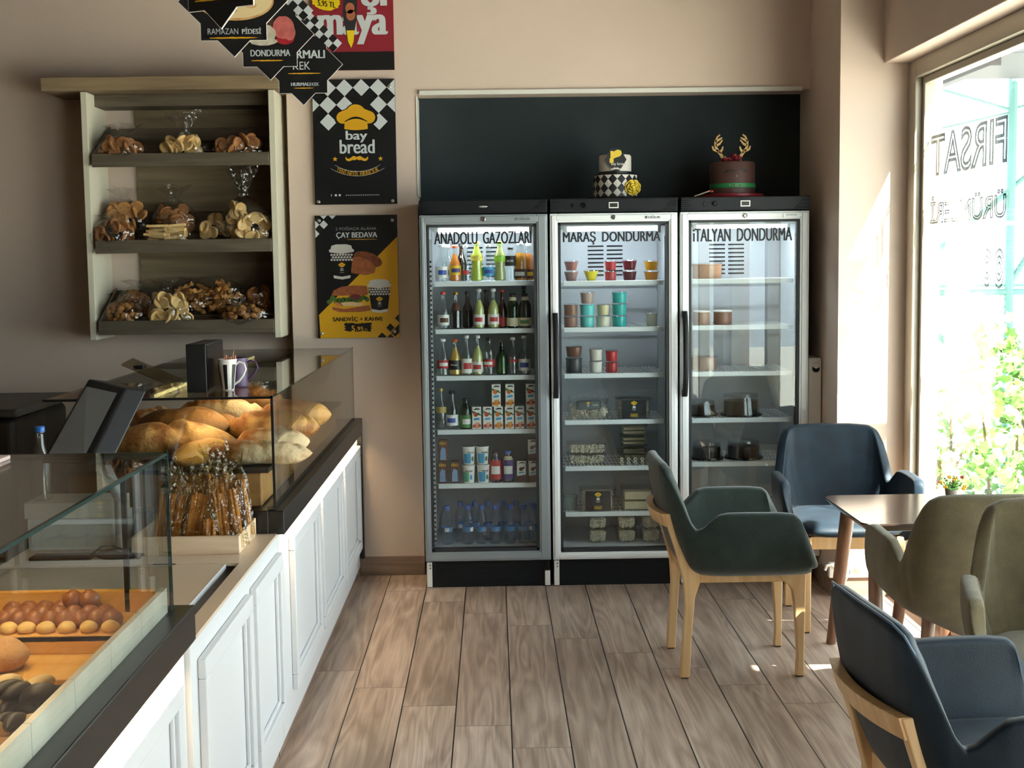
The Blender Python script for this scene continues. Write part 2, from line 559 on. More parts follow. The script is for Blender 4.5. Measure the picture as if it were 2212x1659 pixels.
# ---- windows
PANE = glass_mat('window_glass', (0.93, 0.97, 0.96), 0.04)
FILM = glass_mat('window_film', (.055, .06, .06), 0.02)
def side_window(name, y0, y1, mull, x=1.80, z0=0.10, z1=2.333):
    f = MB()
    fr = 0.075
    f.box(x, x + .09, y1 - fr * 1.3, y1, z0, z1); f.box(x, x + .09, y0, y0 + fr, z0, z1)
    f.box(x, x + .09, y0 + fr, y1 - fr * 1.3, z1 - .075, z1); f.box(x, x + .09, y0 + fr, y1 - fr * 1.3, z0, z0 + .07)
    s0 = 0.03                                            # inner sash step
    f.box(x + .03, x + .08, y1 - fr * 1.3 - s0, y1 - fr * 1.3, z0 + .07, z1 - .075)
    f.box(x + .03, x + .08, y0 + fr, y1 - fr * 1.3 - s0, z1 - .075 - s0, z1 - .075)
    for m_ in mull:
        f.box(x, x + .09, m_ - .04, m_ + .04, z0 + .07, z1 - .075)
    o = struct(name, f, ALU, bevel=0.004, loc=(x, y0, z0))
    g = MB().box(x + .050, x + .056, y0 + fr, y1 - fr * 1.3, z0 + .07, z1 - .075)
    g.build('pane', PANE, o)
    return o
win = side_window('window_1', 2.0, 5.754, [3.33])
side_window('window_2', -0.85, 1.55, [0.35], x=1.82)
# shop lettering on the outside of the pane, mirrored from in here: outlines of cut film
def on_pane(x):
    return lambda a, c: Vector((x, a, c))
t = MB()
xg = 1.80 + 0.0585
def ring_text(body, yc, zc, wd, h):
    t.text(body, on_pane(xg), yc, zc, wd, h, bold=.0, outline=.03)
p0, p1 = at_x(2010, 385, xg), at_x(2175, 355, xg)
ztop = at_x(2172, 247, xg).z; zbot = at_x(2172, 352, xg).z
ring_text('FIRSAT', (p0.y + p1.y) / 2, zbot, p0.y - p1.y, ztop - zbot)
ztop2 = at_x(2172, 400, xg).z; zbot2 = at_x(2172, 470, xg).z
ring_text('ÜRÜNLERİ', (p0.y + p1.y) / 2, zbot2, p0.y - p1.y, ztop2 - zbot2)
for px, py, s_ in ((2158, 580, .052), (2132, 578, .05)):
    c = at_x(px, py, xg)
    for k in (1.0, 0.66, 0.36):
        n = 20
        outer = [(c.y + math.cos(2 * PI * i / n) * s_ * k, c.z + 1.45 * math.sin(2 * PI * i / n) * s_ * k) for i in range(n)]
        inner = [(c.y + math.cos(2 * PI * i / n) * s_ * (k - .13), c.z + 1.45 * math.sin(2 * PI * i / n) * s_ * (k - .13)) for i in range(n)]
        vs = [Vector((xg, a, z)) for a, z in outer + inner]
        t.add(vs, [(i, (i + 1) % n, n + (i + 1) % n, n + i) for i in range(n)], 0)
t.build('lettering', [FILM, mat('window_film_light', '#eef2f0', rough=0.5)], win)

# ---- outside: ground, porch slab, added sun blocker, fence, ivy
CONC = mat('concrete_pale', '#cfcac0', rough=0.85, var=0.08, vscale=2)
struct('ground', MB().box(1.95, 14, -12, 16, -0.16, -0.1), CONC)
CANO = mat('grey_canopy', '#303236', rough=0.7, var=0.05)
c = MB()
za = at(2100, 171, 7.9).z
c.box(1.97, 4.6, 6.9, 7.9, za, za + .12); c.box(2.62, 2.68, 7.0, 7.88, za - .05, za); c.box(3.4, 3.46, 7.0, 7.88, za - .05, za)
c.box(4.5, 4.58, 7.75, 7.83, -.1, za); c.box(4.5, 4.58, 6.95, 7.03, -.1, za); c.box(1.97, 2.05, 6.95, 7.03, -.1, za)
tag(c.build('porch_canopy', CANO, loc=(3.2, 7.4, -0.1), bevel=0.004), 'grey flat porch canopy outside, across the top of the window', 'canopy')
c = MB()                                                 # unseen slabs added outside to block the sun, notched for thin sunlit strips
for bx_ in ((1.96, 2.62, -2.0, -0.1), (1.96, 2.98, -0.1, 3.125), (1.96, 2.147, 3.125, 3.205), (2.296, 2.351, 3.125, 3.205), (2.501, 2.78, 3.125, 3.205), (1.96, 2.78, 3.205, 3.80), (1.96, 2.27, 3.80, 3.92), (1.96, 2.20, 3.92, 4.28), (1.96, 2.60, 4.28, 4.66), (1.96, 2.10, 4.66, 4.80), (1.96, 2.21, 4.80, 4.93), (1.96, 2.13, 4.93, 5.1)):
    c.box(*bx_, 2.52, 2.56)
for y in (0.0, 3.06): c.box(2.9, 2.96, y, y + .06, -.1, 2.52)
tag(c.build('sun_blocker', CANO, loc=(2.5, 1.5, -0.1)), 'added flat grey slab outside, out of view, cut to shape the sun patches', 'sun_blocker')

GREENP = mat('green_paint', '#5f8a86', rough=0.5, var=0.1)
fence = thing('chain_link_fence', 'green steel chain-link fence with diagonal braces outside the window', 'fence', (3.1, 8.0, -0.1))
YFN = 8.0
def fp(px, py): return at(px, py, YFN)
pst = fp(2180, 600); X0f, X1f = 2.45, 4.3
m_ = MB(); m_.tube([(pst.x, YFN, -.1), (pst.x, YFN, fp(2180, 170).z)], 0.028); m_.build('post', GREENP, fence)
m_ = MB(); m_.tube([(X0f, YFN, -.1), (X0f, YFN, 2.5)], 0.03); m_.build('post', GREENP, fence)
zr = fp(2100, 632).z
m_ = MB(); m_.tube([(X0f, YFN, zr), (X1f, YFN, zr)], 0.020); m_.build('rail', GREENP, fence)
m_ = MB(); m_.tube([(X0f, YFN, zr + .04), (X1f, YFN, zr + .045)], 0.008); m_.build('wire', GREENP, fence)
for a, b_, r_ in (((2000, 562), (2240, 362), .018), ((2176, 622), (2240, 520), .02), ((2004, 705), (2080, 775), .02), ((2010, 187), (2182, 237), .009), ((2182, 237), (2260, 215), .009), ((2010, 283), (2182, 243), .007)):
    sl = (b_[1] - a[1]) / (b_[0] - a[0])
    if a[0] < 2100: a = (1942, a[1] + (1942 - a[0]) * sl)
    if b_[0] > 2200: b_ = (2420, b_[1] + (2420 - b_[0]) * sl)
    if a[0] == 1942 and b_[0] == 2080: b_ = (2180, b_[1] + 100 * sl)
    m_ = MB(); m_.tube([fp(*a), fp(*b_)], r_); m_.build('brace', GREENP, fence)
m_ = MB()
for i in range(46):                                      # woven wire, lower and right-hand bays
    x = X0f + (X1f - X0f) * i / 46
    for sgn in (1, -1):
        z0_, z1_ = 0.0, zr
        dx = (z1_ - z0_) * 0.9 * sgn
        xa, xb = x, x + dx
        if xb > X1f: z1_ = z0_ + (X1f - xa) / 0.9; xb = X1f
        if xb < X0f: z1_ = z0_ + (xa - X0f) / 0.9; xb = X0f
        if z1_ - z0_ > 0.05: m_.tube([(xa, YFN + .01 * sgn, z0_), (xb, YFN + .01 * sgn, z1_)], 0.0022, seg=4, cap=False)
m_.build('wire_mesh', GREENP, fence)

LEAF = mat('ivy_leaf', '#7fa658', rough=0.45, var=0.35, vscale=6, col2='#3f6f30')
LEAF2 = mat('ivy_leaf_light', '#c6da8a', rough=0.45, var=0.2, vscale=5)
STEM = mat('ivy_stem', '#5a4630', rough=0.8)
rnd = random.Random(5)
hedge = thing('ivy_hedge', 'sunlit green ivy hedge outside the window', 'hedge', (3.0, 7.3, -0.1))
m_ = MB()
blobs = [((3.0, 7.3, .45), (.62, .4, .62)), ((2.66, 7.25, .16), (.26, .3, .34)), ((3.35, 7.4, .62), (.5, .35, .5)), ((2.84, 7.45, 1.05), (.10, .10, .16))]
for (c, r) in blobs:
    for _ in range(int(900 * (r[0] * r[2]) / .38)):
        d = Vector((rnd.gauss(0, 1), rnd.gauss(0, 1), rnd.gauss(0, 1))).normalized() * (rnd.uniform(.75, 1.06))
        q = Vector((c[0] + d.x * r[0], c[1] + d.y * r[1], max(-.08, c[2] + d.z * r[2])))
        s_ = rnd.uniform(.025, .05)
        rot = Euler((rnd.uniform(-1, 1) + .9, rnd.uniform(-.8, .8), rnd.uniform(0, 6.3))).to_matrix()
        leaf = [(0, -1), (.75, -.7), (.62, -.1), (.95, .35), (.3, .5), (0, 1.1), (-.3, .5), (-.95, .35), (-.62, -.1), (-.75, -.7)]
        m_.add([q + rot @ Vector((a * s_, b_ * s_, .12 * s_ * abs(a))) for a, b_ in leaf], [tuple(range(10))], 0 if rnd.random() < .6 else 1)
m_.build('foliage', [LEAF, LEAF2], hedge)
m_ = MB()
for k in range(9):
    x = 2.4 + k * .13
    m_.tube([(x, 7.35, -.1), (x + rnd.uniform(-.1, .1), 7.3, .3), (x + rnd.uniform(-.15, .15), 7.35, .7)], [.012, .009, .005], seg=6)
m_.build('stem', STEM, hedge)
# ================================================================== DRINK AND ICE-CREAM COOLERS
SILVER = mat('cooler_silver', '#e4e8e9', rough=0.35, metal=0.1, spec=0.5)
GREYM = mat('cooler_grey', '#8f979b', rough=0.38, metal=0.2)
LINER = mat('cooler_liner', '#b9bdbf', rough=0.4)
BLKP = mat('black_plastic', '#14171a', rough=0.42, spec=0.25)
BLKG = mat('black_gloss', '#0b0c0e', rough=0.18)
GASK = mat('door_gasket', '#23262a', rough=0.6)
DARKS = mat('dark_slot', '#0a0b0c', rough=0.9)
LCD = mat('lcd_face', '#2b302c', rough=0.25)
WHITEP = mat('white_plastic', '#e2e2de', rough=0.4)
CHROME = mat('chrome', '#c8c8c8', rough=0.2, metal=1.0)
INK = mat('ink_black', '#0c0d10', rough=0.5)
WIRE = mat('shelf_wire', '#e6ebec', rough=0.4)
TUBE = mat('light_tube', '#ffffff', emit=(0.86, 0.94, 1.0), estr=9.0)
DOORG = glass_mat('cooler_glass', (0.94, 0.965, 0.965), 0.06)
YF = 6.0
BODYB = 6.50

def rz4(px0, px1, py0, py1, Y):
    a = at(px0, (py0 + py1) / 2, Y); b = at(px1, (py0 + py1) / 2, Y); m = (px0 + px1) / 2
    return a.x, b.x, at(m, py1, Y).z, at(m, py0, Y).z        # x0, x1, z0, z1

def cooler(x0, x1, frame_m, label, op, shelves, words, wrect, handle, logo, lamp=False, plate=True, slots=True):
    Z0, Z1 = 0.128, 1.717
    t = thing('drinks_cooler', label, 'cooler', ((x0 + x1) / 2, YF, 0), group='glass-door coolers in the niche')
    b = MB()
    b.box(x0 + .004, x0 + .034, YF + .05, BODYB, 0.03, 1.72); b.box(x1 - .034, x1 - .004, YF + .05, BODYB, 0.03, 1.72)
    b.box(x0 + .034, x1 - .034, YF + .05, BODYB, 1.66, 1.72); b.box(x0 + .034, x1 - .034, YF + .05, BODYB, 0.03, 0.185)
    b.box(x0 + .034, x1 - .034, BODYB - .03, BODYB, 0.185, 1.66)
    b.build('body', LINER, t, bevel=0.002)
    # back vent louvres
    v = MB(); xm = (x0 + x1) / 2
    for k in range(8):
        for s_ in ((-.085, -.008), (.008, .085)):
            v.box(xm + s_[0], xm + s_[1], BODYB - .034, BODYB - .029, 1.43 + k * .020, 1.437 + k * .020)
    v.build('vent', DARKS, t)
    # crown box with controls
    c = MB(); c.box(x0 + .001, x1 - .001, YF - .012, BODYB, 1.722, 1.783)
    for k in range(6):
        zz = 1.728 + k * .009
        for a, b_ in ((x0 + .003, x0 + .03 + (k % 3) * .01), (x1 - .03 - (5 - k) * .008, x1 - .003)):
            c.box(a, b_, YF - .0155, YF - .012, zz, zz + .004)
    c.box(x0 + .004, x1 - .004, YF - .0145, YF - .012, 1.777, 1.781); c.box(x0 + .004, x1 - .004, YF - .0145, YF - .012, 1.7235, 1.7265)
    crown = c.build('crown', BLKP, t, bevel=0.0025)
    if lamp:
        l_ = MB(); l_.ball((xm, YF - .013, 1.752), .020, .004, .0045, 16, 8); l_.build('badge', mat('badge_silver', '#cfd2d4', rough=.25, metal=.6), crown)
    else:
        dsp = MB(); dx = xm + (.0 if not lamp else 0)
        dsp.box(dx - .023, dx + .021, YF - .0165, YF - .012, 1.738, 1.765)
        dsp.box(dx - .0185, dx + .0165, YF - .0175, YF - .0165, 1.7425, 1.7605, 1)
        dsp.build('display', [WHITEP, LCD], crown, bevel=.0006)
        kn = MB()
        kn.X = Matrix.Translation((xm - .138, YF - .012, 1.752)) @ Matrix.Rotation(R(90), 4, 'X')
        kn.lathe([(.011, 0), (.011, .006), (.008, .009), (0.0001, .009)], seg=18); kn.build('knob', BLKG, crown)
        sw = MB(); sw.box(xm - .19, xm - .182, YF - .0155, YF - .012, 1.744, 1.76); sw.build('switch', BLKG, crown)
    # plinth
    k_ = MB(); k_.box(x0 + .028, x1 - .028, YF + .03, YF + .07, 0.0, 0.118)
    for q in range(9):
        k_.box(x0 + .05, x1 - .05, YF + .028, YF + .03, .018 + q * .0105, .022 + q * .0105)
    k_.build('kick_plate', BLKP, t)
    pb = MB(); pb.box(x0 + .004, x0 + .028, YF + .012, YF + .07, 0.006, 0.122); br = pb.build('corner_bracket', WHITEP, t, bevel=.002)
    pr = MB(); pr.box(x1 - .028, x1 - .004, YF + .012, YF + .07, 0.006, 0.075); pr.build('corner_bracket', WHITEP, t, bevel=.002)
    ph = MB(); ph.box(x1 - .026, x1 - .006, YF + .014, YF + .05, 0.078, 0.122)
    for q in range(3): ph.box(x1 - .02, x1 - .012, YF + .010, YF + .014, .084 + q * .013, .092 + q * .013)
    ph.build('hinge', BLKG, t)
    sc = MB()
    for zz in (.113, .099):
        sc.X = Matrix.Translation((x0 + .0195, YF + .012, zz - .004)) @ Matrix.Rotation(R(90), 4, 'X')
        sc.lathe([(.0042, 0), (.0042, .002), (.0001, .003)], seg=10)
    sc.build('screw', CHROME, br)
    # door: frame with a stepped inner lip
    ox0, ox1, oz0, oz1 = op
    d = MB()
    def ring(a0, a1, c0, c1, b0, b1, e0, e1, y0, y1, mi=0):
        d.box(a0, b0, y0, y1, c0, c1, mi); d.box(b1, a1, y0, y1, c0, c1, mi); d.box(b0, b1, y0, y1, e1, c1, mi); d.box(b0, b1, y0, y1, c0, e0, mi)
    ring(x0, x1, Z0, Z1, ox0 - .004, ox1 + .004, oz0 - .004, oz1 + .004, YF + .002, YF + .048)
    e = .008
    ring(x0 + e, x1 - e, Z0 + e, Z1 - e, ox0 - .012, ox1 + .012, oz0 - .012, oz1 + .012, YF - .003, YF + .01)
    door = d.build('door', frame_m, t, bevel=0.0025)
    g = MB(); gw = .011
    g.box(ox0 - .004, ox0 + gw * .8, YF + .006, YF + .046, oz0, oz1); g.box(ox1 - gw * .8, ox1 + .004, YF + .006, YF + .046, oz0, oz1)
    g.box(ox0, ox1, YF + .006, YF + .046, oz1 - gw * .6, oz1 + .004); g.box(ox0, ox1, YF + .006, YF + .046, oz0 - .004, oz0 + gw)
    g.build('gasket', GASK, door)
    p = MB(); p.box(ox0, ox1, YF + .016, YF + .020, oz0, oz1); p.build('pane', DOORG, door)
    tx = MB(); wx0, wx1, wz0, wz1 = wrect
    tx.text(words, lambda a, c_: Vector((a, YF + .0145, c_)), (wx0 + wx1) / 2, wz0, wx1 - wx0, wz1 - wz0, bold=.034)
    tx.build('lettering', INK, door)
    lk = MB(); lk.X = Matrix.Translation((xm + .0, YF - .003, 1.697)) @ Matrix.Rotation(R(90), 4, 'X')
    lk.lathe([(.0105, 0), (.0105, .004), (.008, .0055), (.0065, .004), (.0001, .004)], seg=20); lk.X = None
    lk.box(xm - .001, xm + .001, YF - .0085, YF - .006, 1.692, 1.702); lk.build('lock', CHROME, door)
    lg = MB()
    if logo == 'full':
        lg.box(x1 - .148, x1 - .137, YF - .0045, YF - .003, 1.690, 1.702)
        lg.text('UĞUR', lambda a, c_: Vector((a, YF - .0042, c_)), x1 - .105, 1.690, .056, .014, bold=.03)
    else:
        lg.box(x1 - .122, x1 - .120, YF - .0045, YF - .003, 1.686, 1.704)
        for q in range(8):
            lg.box(x1 - .108 + q * .0065, x1 - .105 + q * .0065, YF - .0045, YF - .003, 1.697 - (q % 2) * .002, 1.701)
    lg.build('badge', mat('badge_grey', '#6d7173', rough=.35, metal=.4), door)
    if handle:
        hx, hz0, hz1 = handle
        h = MB(); n = 18
        def hf(u, v):
            zz = hz0 + (hz1 - hz0) * v
            bow = .034 * (1 - (2 * v - 1) ** 4) + .004
            an = 2 * PI * u
            return Vector((hx + .0125 * math.copysign(abs(math.cos(an)) ** .6, math.cos(an)), YF - .004 - bow + .011 * math.copysign(abs(math.sin(an)) ** .6, math.sin(an)), zz))
        h.grid(hf, 14, n, wrap_u=True)
        for zz in (hz0, hz1 - .03): h.box(hx - .0125, hx + .0125, YF - .012, YF - .003, zz, zz + .03)
        h.build('handle', BLKP, door, sharp=60)
    # lamp tube and shelves
    tb = MB(); tb.X = Matrix.Translation((xm - .205, YF + .092, oz1 - .022)) @ Matrix.Rotation(R(90), 4, 'Y')
    tb.lathe([(.013, 0), (.013, .41)], seg=14); tb.build('light_tube', TUBE, t)
    for xx in (xm - .222, xm + .208): MB().box(xx, xx + .014, YF + .07, YF + .11, oz1 - .045, oz1 + .0).build('lamp_holder', WHITEP, t)
    if slots:
        rl = MB()
        for xx in (x0 + .036, x1 - .050):
            rl.box(xx, xx + .014, YF + .075, YF + .079, oz0 + .02, oz1 - .06, 0)
            for q in range(60):
                zz = oz0 + .03 + q * .022
                if zz < oz1 - .08: rl.box(xx + .003, xx + .012, YF + .0735, YF + .075, zz, zz + .009, 1)
        rl.build('shelf_rail', [LINER, DARKS], t)
    sx0, sx1 = x0 + .062, x1 - .055
    for zs in shelves:
        s_ = MB()
        s_.box(sx0, sx1, YF + .068, YF + .074, zs - .022, zs)
        s_.box(sx0, sx1, YF + .074, YF + .079, zs - .006, zs)
        if lamp: s_.box(sx0, sx1, YF + .079, BODYB - .035, zs - .003, zs - .0006)  # solid plate added to keep the tube light off lower rows
        sh = s_.build('shelf', WIRE, t, bevel=.003)
        wv = MB()
        for q in range(27):
            xx = sx0 + .008 + (sx1 - sx0 - .016) * q / 26
            wv.box(xx - .0017, xx + .0017, YF + .076, BODYB - .035, zs - .0035, zs - .0005)
        for yy in (YF + .12, YF + .22, YF + .32, YF + .42):
            wv.box(sx0 - .012, sx1 + .012, yy, yy + .005, zs - .009, zs - .0035)
        wv.build('shelf_wire', WIRE, sh)
    return t

def shelf_z(px, pys, Y=YF + .07): return [at(px, y, Y).z for y in pys]

SH1 = shelf_z(1050, (607.5, 710, 811, 927.5, 1044))
SH2 = shelf_z(1325, (606, 706.5, 806, 906.5, 1006.5, 1105))
SH3 = shelf_z(1600, (601.5, 702, 802, 902.5, 997, 1098))
FLOOR_Z = 0.187
C1 = cooler(-0.330, 0.249, GREYM, 'grey-framed cooler of bottled drinks lettered ANADOLU GAZOZLARI, leftmost of the three', rz4(928, 1160.5, 486, 1190, YF), SH1,
            'ANADOLU  GAZOZLARI', rz4(937.5, 1148, 500, 527, YF + .0145), None, 'full', lamp=True)
C2 = cooler(0.260, 0.838, SILVER, 'silver-framed cooler of ice cream tubs and pasta lettered MARAŞ DONDURMA, the middle one', rz4(1210, 1444, 481, 1190, YF), SH2,
            'MARAŞ  DONDURMA', rz4(1215.5, 1427, 499, 528, YF + .0145), (at(1199.5, 700, YF).x, at(1199, 860, YF).z, at(1199, 676, YF).z), 'full')
C3 = cooler(0.851, 1.437, SILVER, 'silver-framed cooler lettered İTALYAN DONDURMA with dark handle, beside the column', rz4(1490, 1724.5, 476, 1188, YF), SH3,
            'iTALYAN  DONDURMA', rz4(1497, 1711.5, 492, 521, YF + .0145), (at(1478.5, 700, YF).x, at(1478, 856, YF).z, at(1478, 672, YF).z), 'worn')

# white upright panel between the last cooler and the column
pn = thing('radiator', 'white upright radiator panel with round knob between cooler and column', 'radiator', (1.472, 6.15, 0.12))
MB().box(1.442, 1.503, 6.02, 6.27, 0.12, 1.045).build('panel', mat('radiator_white', '#e8e8e6', rough=.4), pn, bevel=.006)
k = MB(); k.X = Matrix.Translation((1.4757, 6.02, 1.012)) @ Matrix.Rotation(R(90), 4, 'X')
k.lathe([(.0145, 0), (.0145, .012), (.011, .016), (.0001, .016)], seg=20); kb = k.build('knob', WHITEP, pn)
k = MB(); k.X = Matrix.Translation((1.4757, 6.02, .996)) @ Matrix.Rotation(R(90), 4, 'X')
k.lathe([(.0165, 0), (.0165, .008), (.0001, .008)], seg=20); k.build('dial', BLKP, kb)
# ================================================================== GOODS IN THE COOLERS
CLEARG = glass_mat('bottle_glass', (0.92, 0.955, 0.955), 0.09, rough=0.02)
GREENG = glass_mat('bottle_glass_green', (0.25, 0.5, 0.28), 0.06, rough=0.02)
BROWNG = glass_mat('bottle_glass_brown', (0.35, 0.2, 0.10), 0.06, rough=0.02)
BLUEG = glass_mat('bottle_plastic_blue', (0.80, 0.90, 0.98), 0.06, rough=0.05, bump=.3, bscale=60)
CLEARP = glass_mat('clear_plastic', (0.93, 0.94, 0.94), 0.05, rough=0.06)
def liq(name, c, rough=.15): return mat('drink_' + name, c, rough=rough, spec=.6)
def prt(name, c): return mat('print_' + name, c, rough=.5)
L_ORANGE, L_YELLOW, L_LIME, L_PALE, L_COLA, L_RED, L_GREEN, L_AMBER, L_CLEAR = (liq('orange', '#f08a2a'), liq('yellow', '#d9a63a'), liq('lime', '#cfdc4a'), liq('pale', '#c9c97a'), liq('cola', '#241410'),
    liq('red', '#7a2a1c'), liq('green', '#1c3a24'), liq('amber', '#f0a030'), None)
P_WHITE, P_BLUE, P_RED, P_YEL, P_BLACK, P_CREAM, P_GREEN, P_LBLUE, P_BROWN, P_PURP, P_ORANGE, P_TURQ = (prt('white', '#e6e4dd'), prt('blue', '#2c4fa0'), prt('red', '#b83236'), prt('yellow', '#e8bb22'), prt('black', '#15161a'), prt('cream', '#d8cfae'),
    prt('green', '#3f7f3f'), prt('light_blue', '#3f9fd0'), prt('brown', '#5a3322'), prt('purple', '#4a3b78'), prt('orange', '#e07a2c'), prt('turquoise', '#3fb3a8'))

def on_cyl(r, y0=0.0):
    """front of a drum of radius r: a = arc length, b = height"""
    return lambda a, b: Vector((r * math.sin(a / r), -r * math.cos(a / r), b))

def band(mb, r0, r1, z0, z1, a0, a1, mi=0, n=12):
    mb.grid(lambda u, v: Vector(((r0 + (r1 - r0) * v) * math.sin(a0 + (a1 - a0) * u), -(r0 + (r1 - r0) * v) * math.cos(a0 + (a1 - a0) * u), z0 + (z1 - z0) * v)), n, 1, mi)
    return mb

SHAPES = {  # outline of a bottle of height 1, radius 1: (radius, height)
    'soda': [(.80, 0), (1, .03), (1, .42), (.93, .50), (.62, .64), (.40, .76), (.36, .90), (.44, .915), (.44, .94)],
    'long': [(.80, 0), (1, .03), (1, .46), (.86, .56), (.46, .68), (.38, .80), (.34, .93), (.42, .94), (.42, .96)],
    'wavy': [(.82, 0), (1, .03), (.98, .2), (.80, .36), (.94, .52), (1, .62), (.80, .70), (.5, .80), (.44, .92), (.5, .93), (.5, .95)],
    'stout': [(.85, 0), (1, .03), (1, .58), (.92, .68), (.60, .80), (.46, .88), (.46, .94)],
    'wide': [(.85, 0), (1, .03), (1, .34), (1.0, .50), (.9, .62), (.62, .76), (.48, .84), (.46, .94)],
}
def bottle(name_label, shape, r, h, glass, liquid=None, fill=.75, lab=None, cap=None, cat='bottle', group=None, loc=(0, 0, 0), rz=0.0, neck=None, word=None):
    """lab = (z0, z1, material, stripe material or None); neck = (z0, z1, material)"""
    t = thing('soda_bottle', name_label, cat, loc, rz, group)
    r *= 1.06 if r < .03 else 1
    pr = [(a * r, b * h) for a, b in SHAPES[shape]]
    MB().lathe(pr, seg=16).build('glass', glass, t, world=False)
    def rad(z):
        for (ra, za), (rb, zb) in zip(pr, pr[1:]):
            if za <= z <= zb: return ra + (rb - ra) * ((z - za) / max(1e-6, zb - za))
        return pr[-1][0]
    if liquid is not None:
        zf = fill * h
        lp = [(max(.001, a - .0022), b + .002) for a, b in pr if b < zf] + [(rad(zf) - .0022, zf)]
        MB().lathe(lp, seg=16).build('drink', liquid, t, world=False)
    if lab:
        z0, z1, m1, m2 = lab; z0 *= h; z1 *= h
        q = MB(); rr = max(rad(z0), rad(z1)) + .0008
        band(q, rr, rr, z0, z1, -1.9, 1.9, 0, 14)
        mats_ = [m1]
        if m2 is not None:
            mats_.append(m2); zm = (z0 + z1) / 2; hh = (z1 - z0)
            band(q, rr + .0005, rr + .0005, zm - hh * .22, zm + hh * .2, -.75, .75, 1, 8)
        lb = q.build('label', mats_, t, world=False)
        if word:
            wq = MB(); wq.text(word[0], on_cyl(rr + .0012), 0, (z0 + z1) / 2 - .005, min(.034, r * 1.4), .010, bold=.02)
            wq.build('lettering', word[1], lb, world=False)
    if neck:
        z0, z1, m1 = neck; rr = max(rad(z0 * h), rad(z1 * h)) + .001
        q = MB(); q.lathe([(rad(z0 * h) + .001, z0 * h), (rad(z1 * h) + .001, z1 * h)], seg=16, cap=False); q.build('neck_label', m1, t, world=False)
    if cap is not None:
        rc = pr[-1][0] * 1.12
        MB().lathe([(rc * .98, h * .925), (rc, h * .93), (rc, h * .985), (rc * .85, h), (.0001, h)], seg=14).build('cap', cap, t, world=False)
    return t

W1 = 'of the drinks cooler'
GB = 'bottles in the drinks cooler'
def shelf_x(px, z, Y):
    py = 577 + (1.5 - z) * 470
    return at(px, py, Y).x
def row_bottles(z, items, shelf_word):
    for i, it in enumerate(items):
        px, Y, what, shape, r, h = it[:6]; kw = it[6]
        bottle(what + ', ' + shelf_word, shape, r, h, loc=(shelf_x(px, z + h / 2, Y), Y, z), group=GB, rz=random.Random(i).uniform(-.25, .25), **kw)

CAPW, CAPR, CAPG, CAPO, CAPB, CAPK, CAPY = (mat('cap_white', '#dcdcd6', rough=.4), mat('cap_red', '#c0392f', rough=.4), mat('cap_green', '#a6d32e', rough=.4), mat('cap_orange', '#d65a24', rough=.4), mat('cap_blue', '#2f6fc4', rough=.35), mat('cap_dark', '#2a2522', rough=.5), mat('cap_yellow', '#d6d85a', rough=.4))
T_ = 'top drinks shelf'
row_bottles(SH1[0], [
    (954, 6.11, 'clear bottle with blue and white label at the start', 'soda', .026, .172, dict(glass=CLEARG, lab=(.10, .40, P_WHITE, P_BLUE), cap=CAPW)),
    (967, 6.18, 'second clear bottle standing behind the blue-labelled one', 'soda', .026, .172, dict(glass=CLEARG, lab=(.10, .40, P_WHITE, P_LBLUE), cap=CAPW)),
    (982.5, 6.11, 'orange soda bottle with yellow label and orange cap', 'soda', .0255, .166, dict(glass=CLEARG, liquid=L_ORANGE, fill=.76, lab=(.18, .44, P_YEL, P_PURP), cap=CAPO)),
    (1006, 6.11, 'clear bottle with white and red print between orange and lime ones', 'soda', .024, .168, dict(glass=CLEARG, lab=(.10, .40, CLEARG, P_RED), cap=CAPW)),
    (1030, 6.11, 'wavy lime-yellow bottle with pale yellow cap', 'wavy', .0275, .182, dict(glass=CLEARG, liquid=L_LIME, fill=.9, lab=(.52, .66, mat('print_lemon', '#e6d24a', rough=.5), None), cap=CAPY)),
    (1055, 6.11, 'clear bottle with light blue label between the two wavy ones', 'soda', .025, .170, dict(glass=CLEARG, lab=(.14, .38, P_LBLUE, P_BLUE), cap=CAPW)),
    (1080, 6.11, 'wavy pale green bottle with bright green cap', 'wavy', .0265, .182, dict(glass=CLEARG, liquid=L_PALE, fill=.9, lab=(.48, .64, mat('print_lime', '#9ccf3a', rough=.5), None), cap=CAPG)),
    (1103, 6.11, 'clear bottle with black oval label', 'stout', .0235, .155, dict(glass=CLEARG, lab=(.44, .74, P_BLACK, None), cap=CAPK, word=('BOR', P_WHITE))),
    (1124, 6.12, 'wide amber bottle with half-full orange drink', 'wide', .029, .178, dict(glass=CLEARG, liquid=L_AMBER, fill=.72, lab=(.06, .30, P_BROWN, P_WHITE), cap=CAPW)),
    (1142, 6.15, 'orange bottle at the far right end behind the wide amber one', 'wide', .026, .172, dict(glass=CLEARG, liquid=L_ORANGE, fill=.72, lab=(.06, .30, P_BROWN, P_YEL), cap=CAPW)),
    (997, 6.24, 'dark brown capped bottle at the back', 'soda', .024, .176, dict(glass=BROWNG, liquid=L_COLA, fill=.7, cap=CAPK)),
], T_)
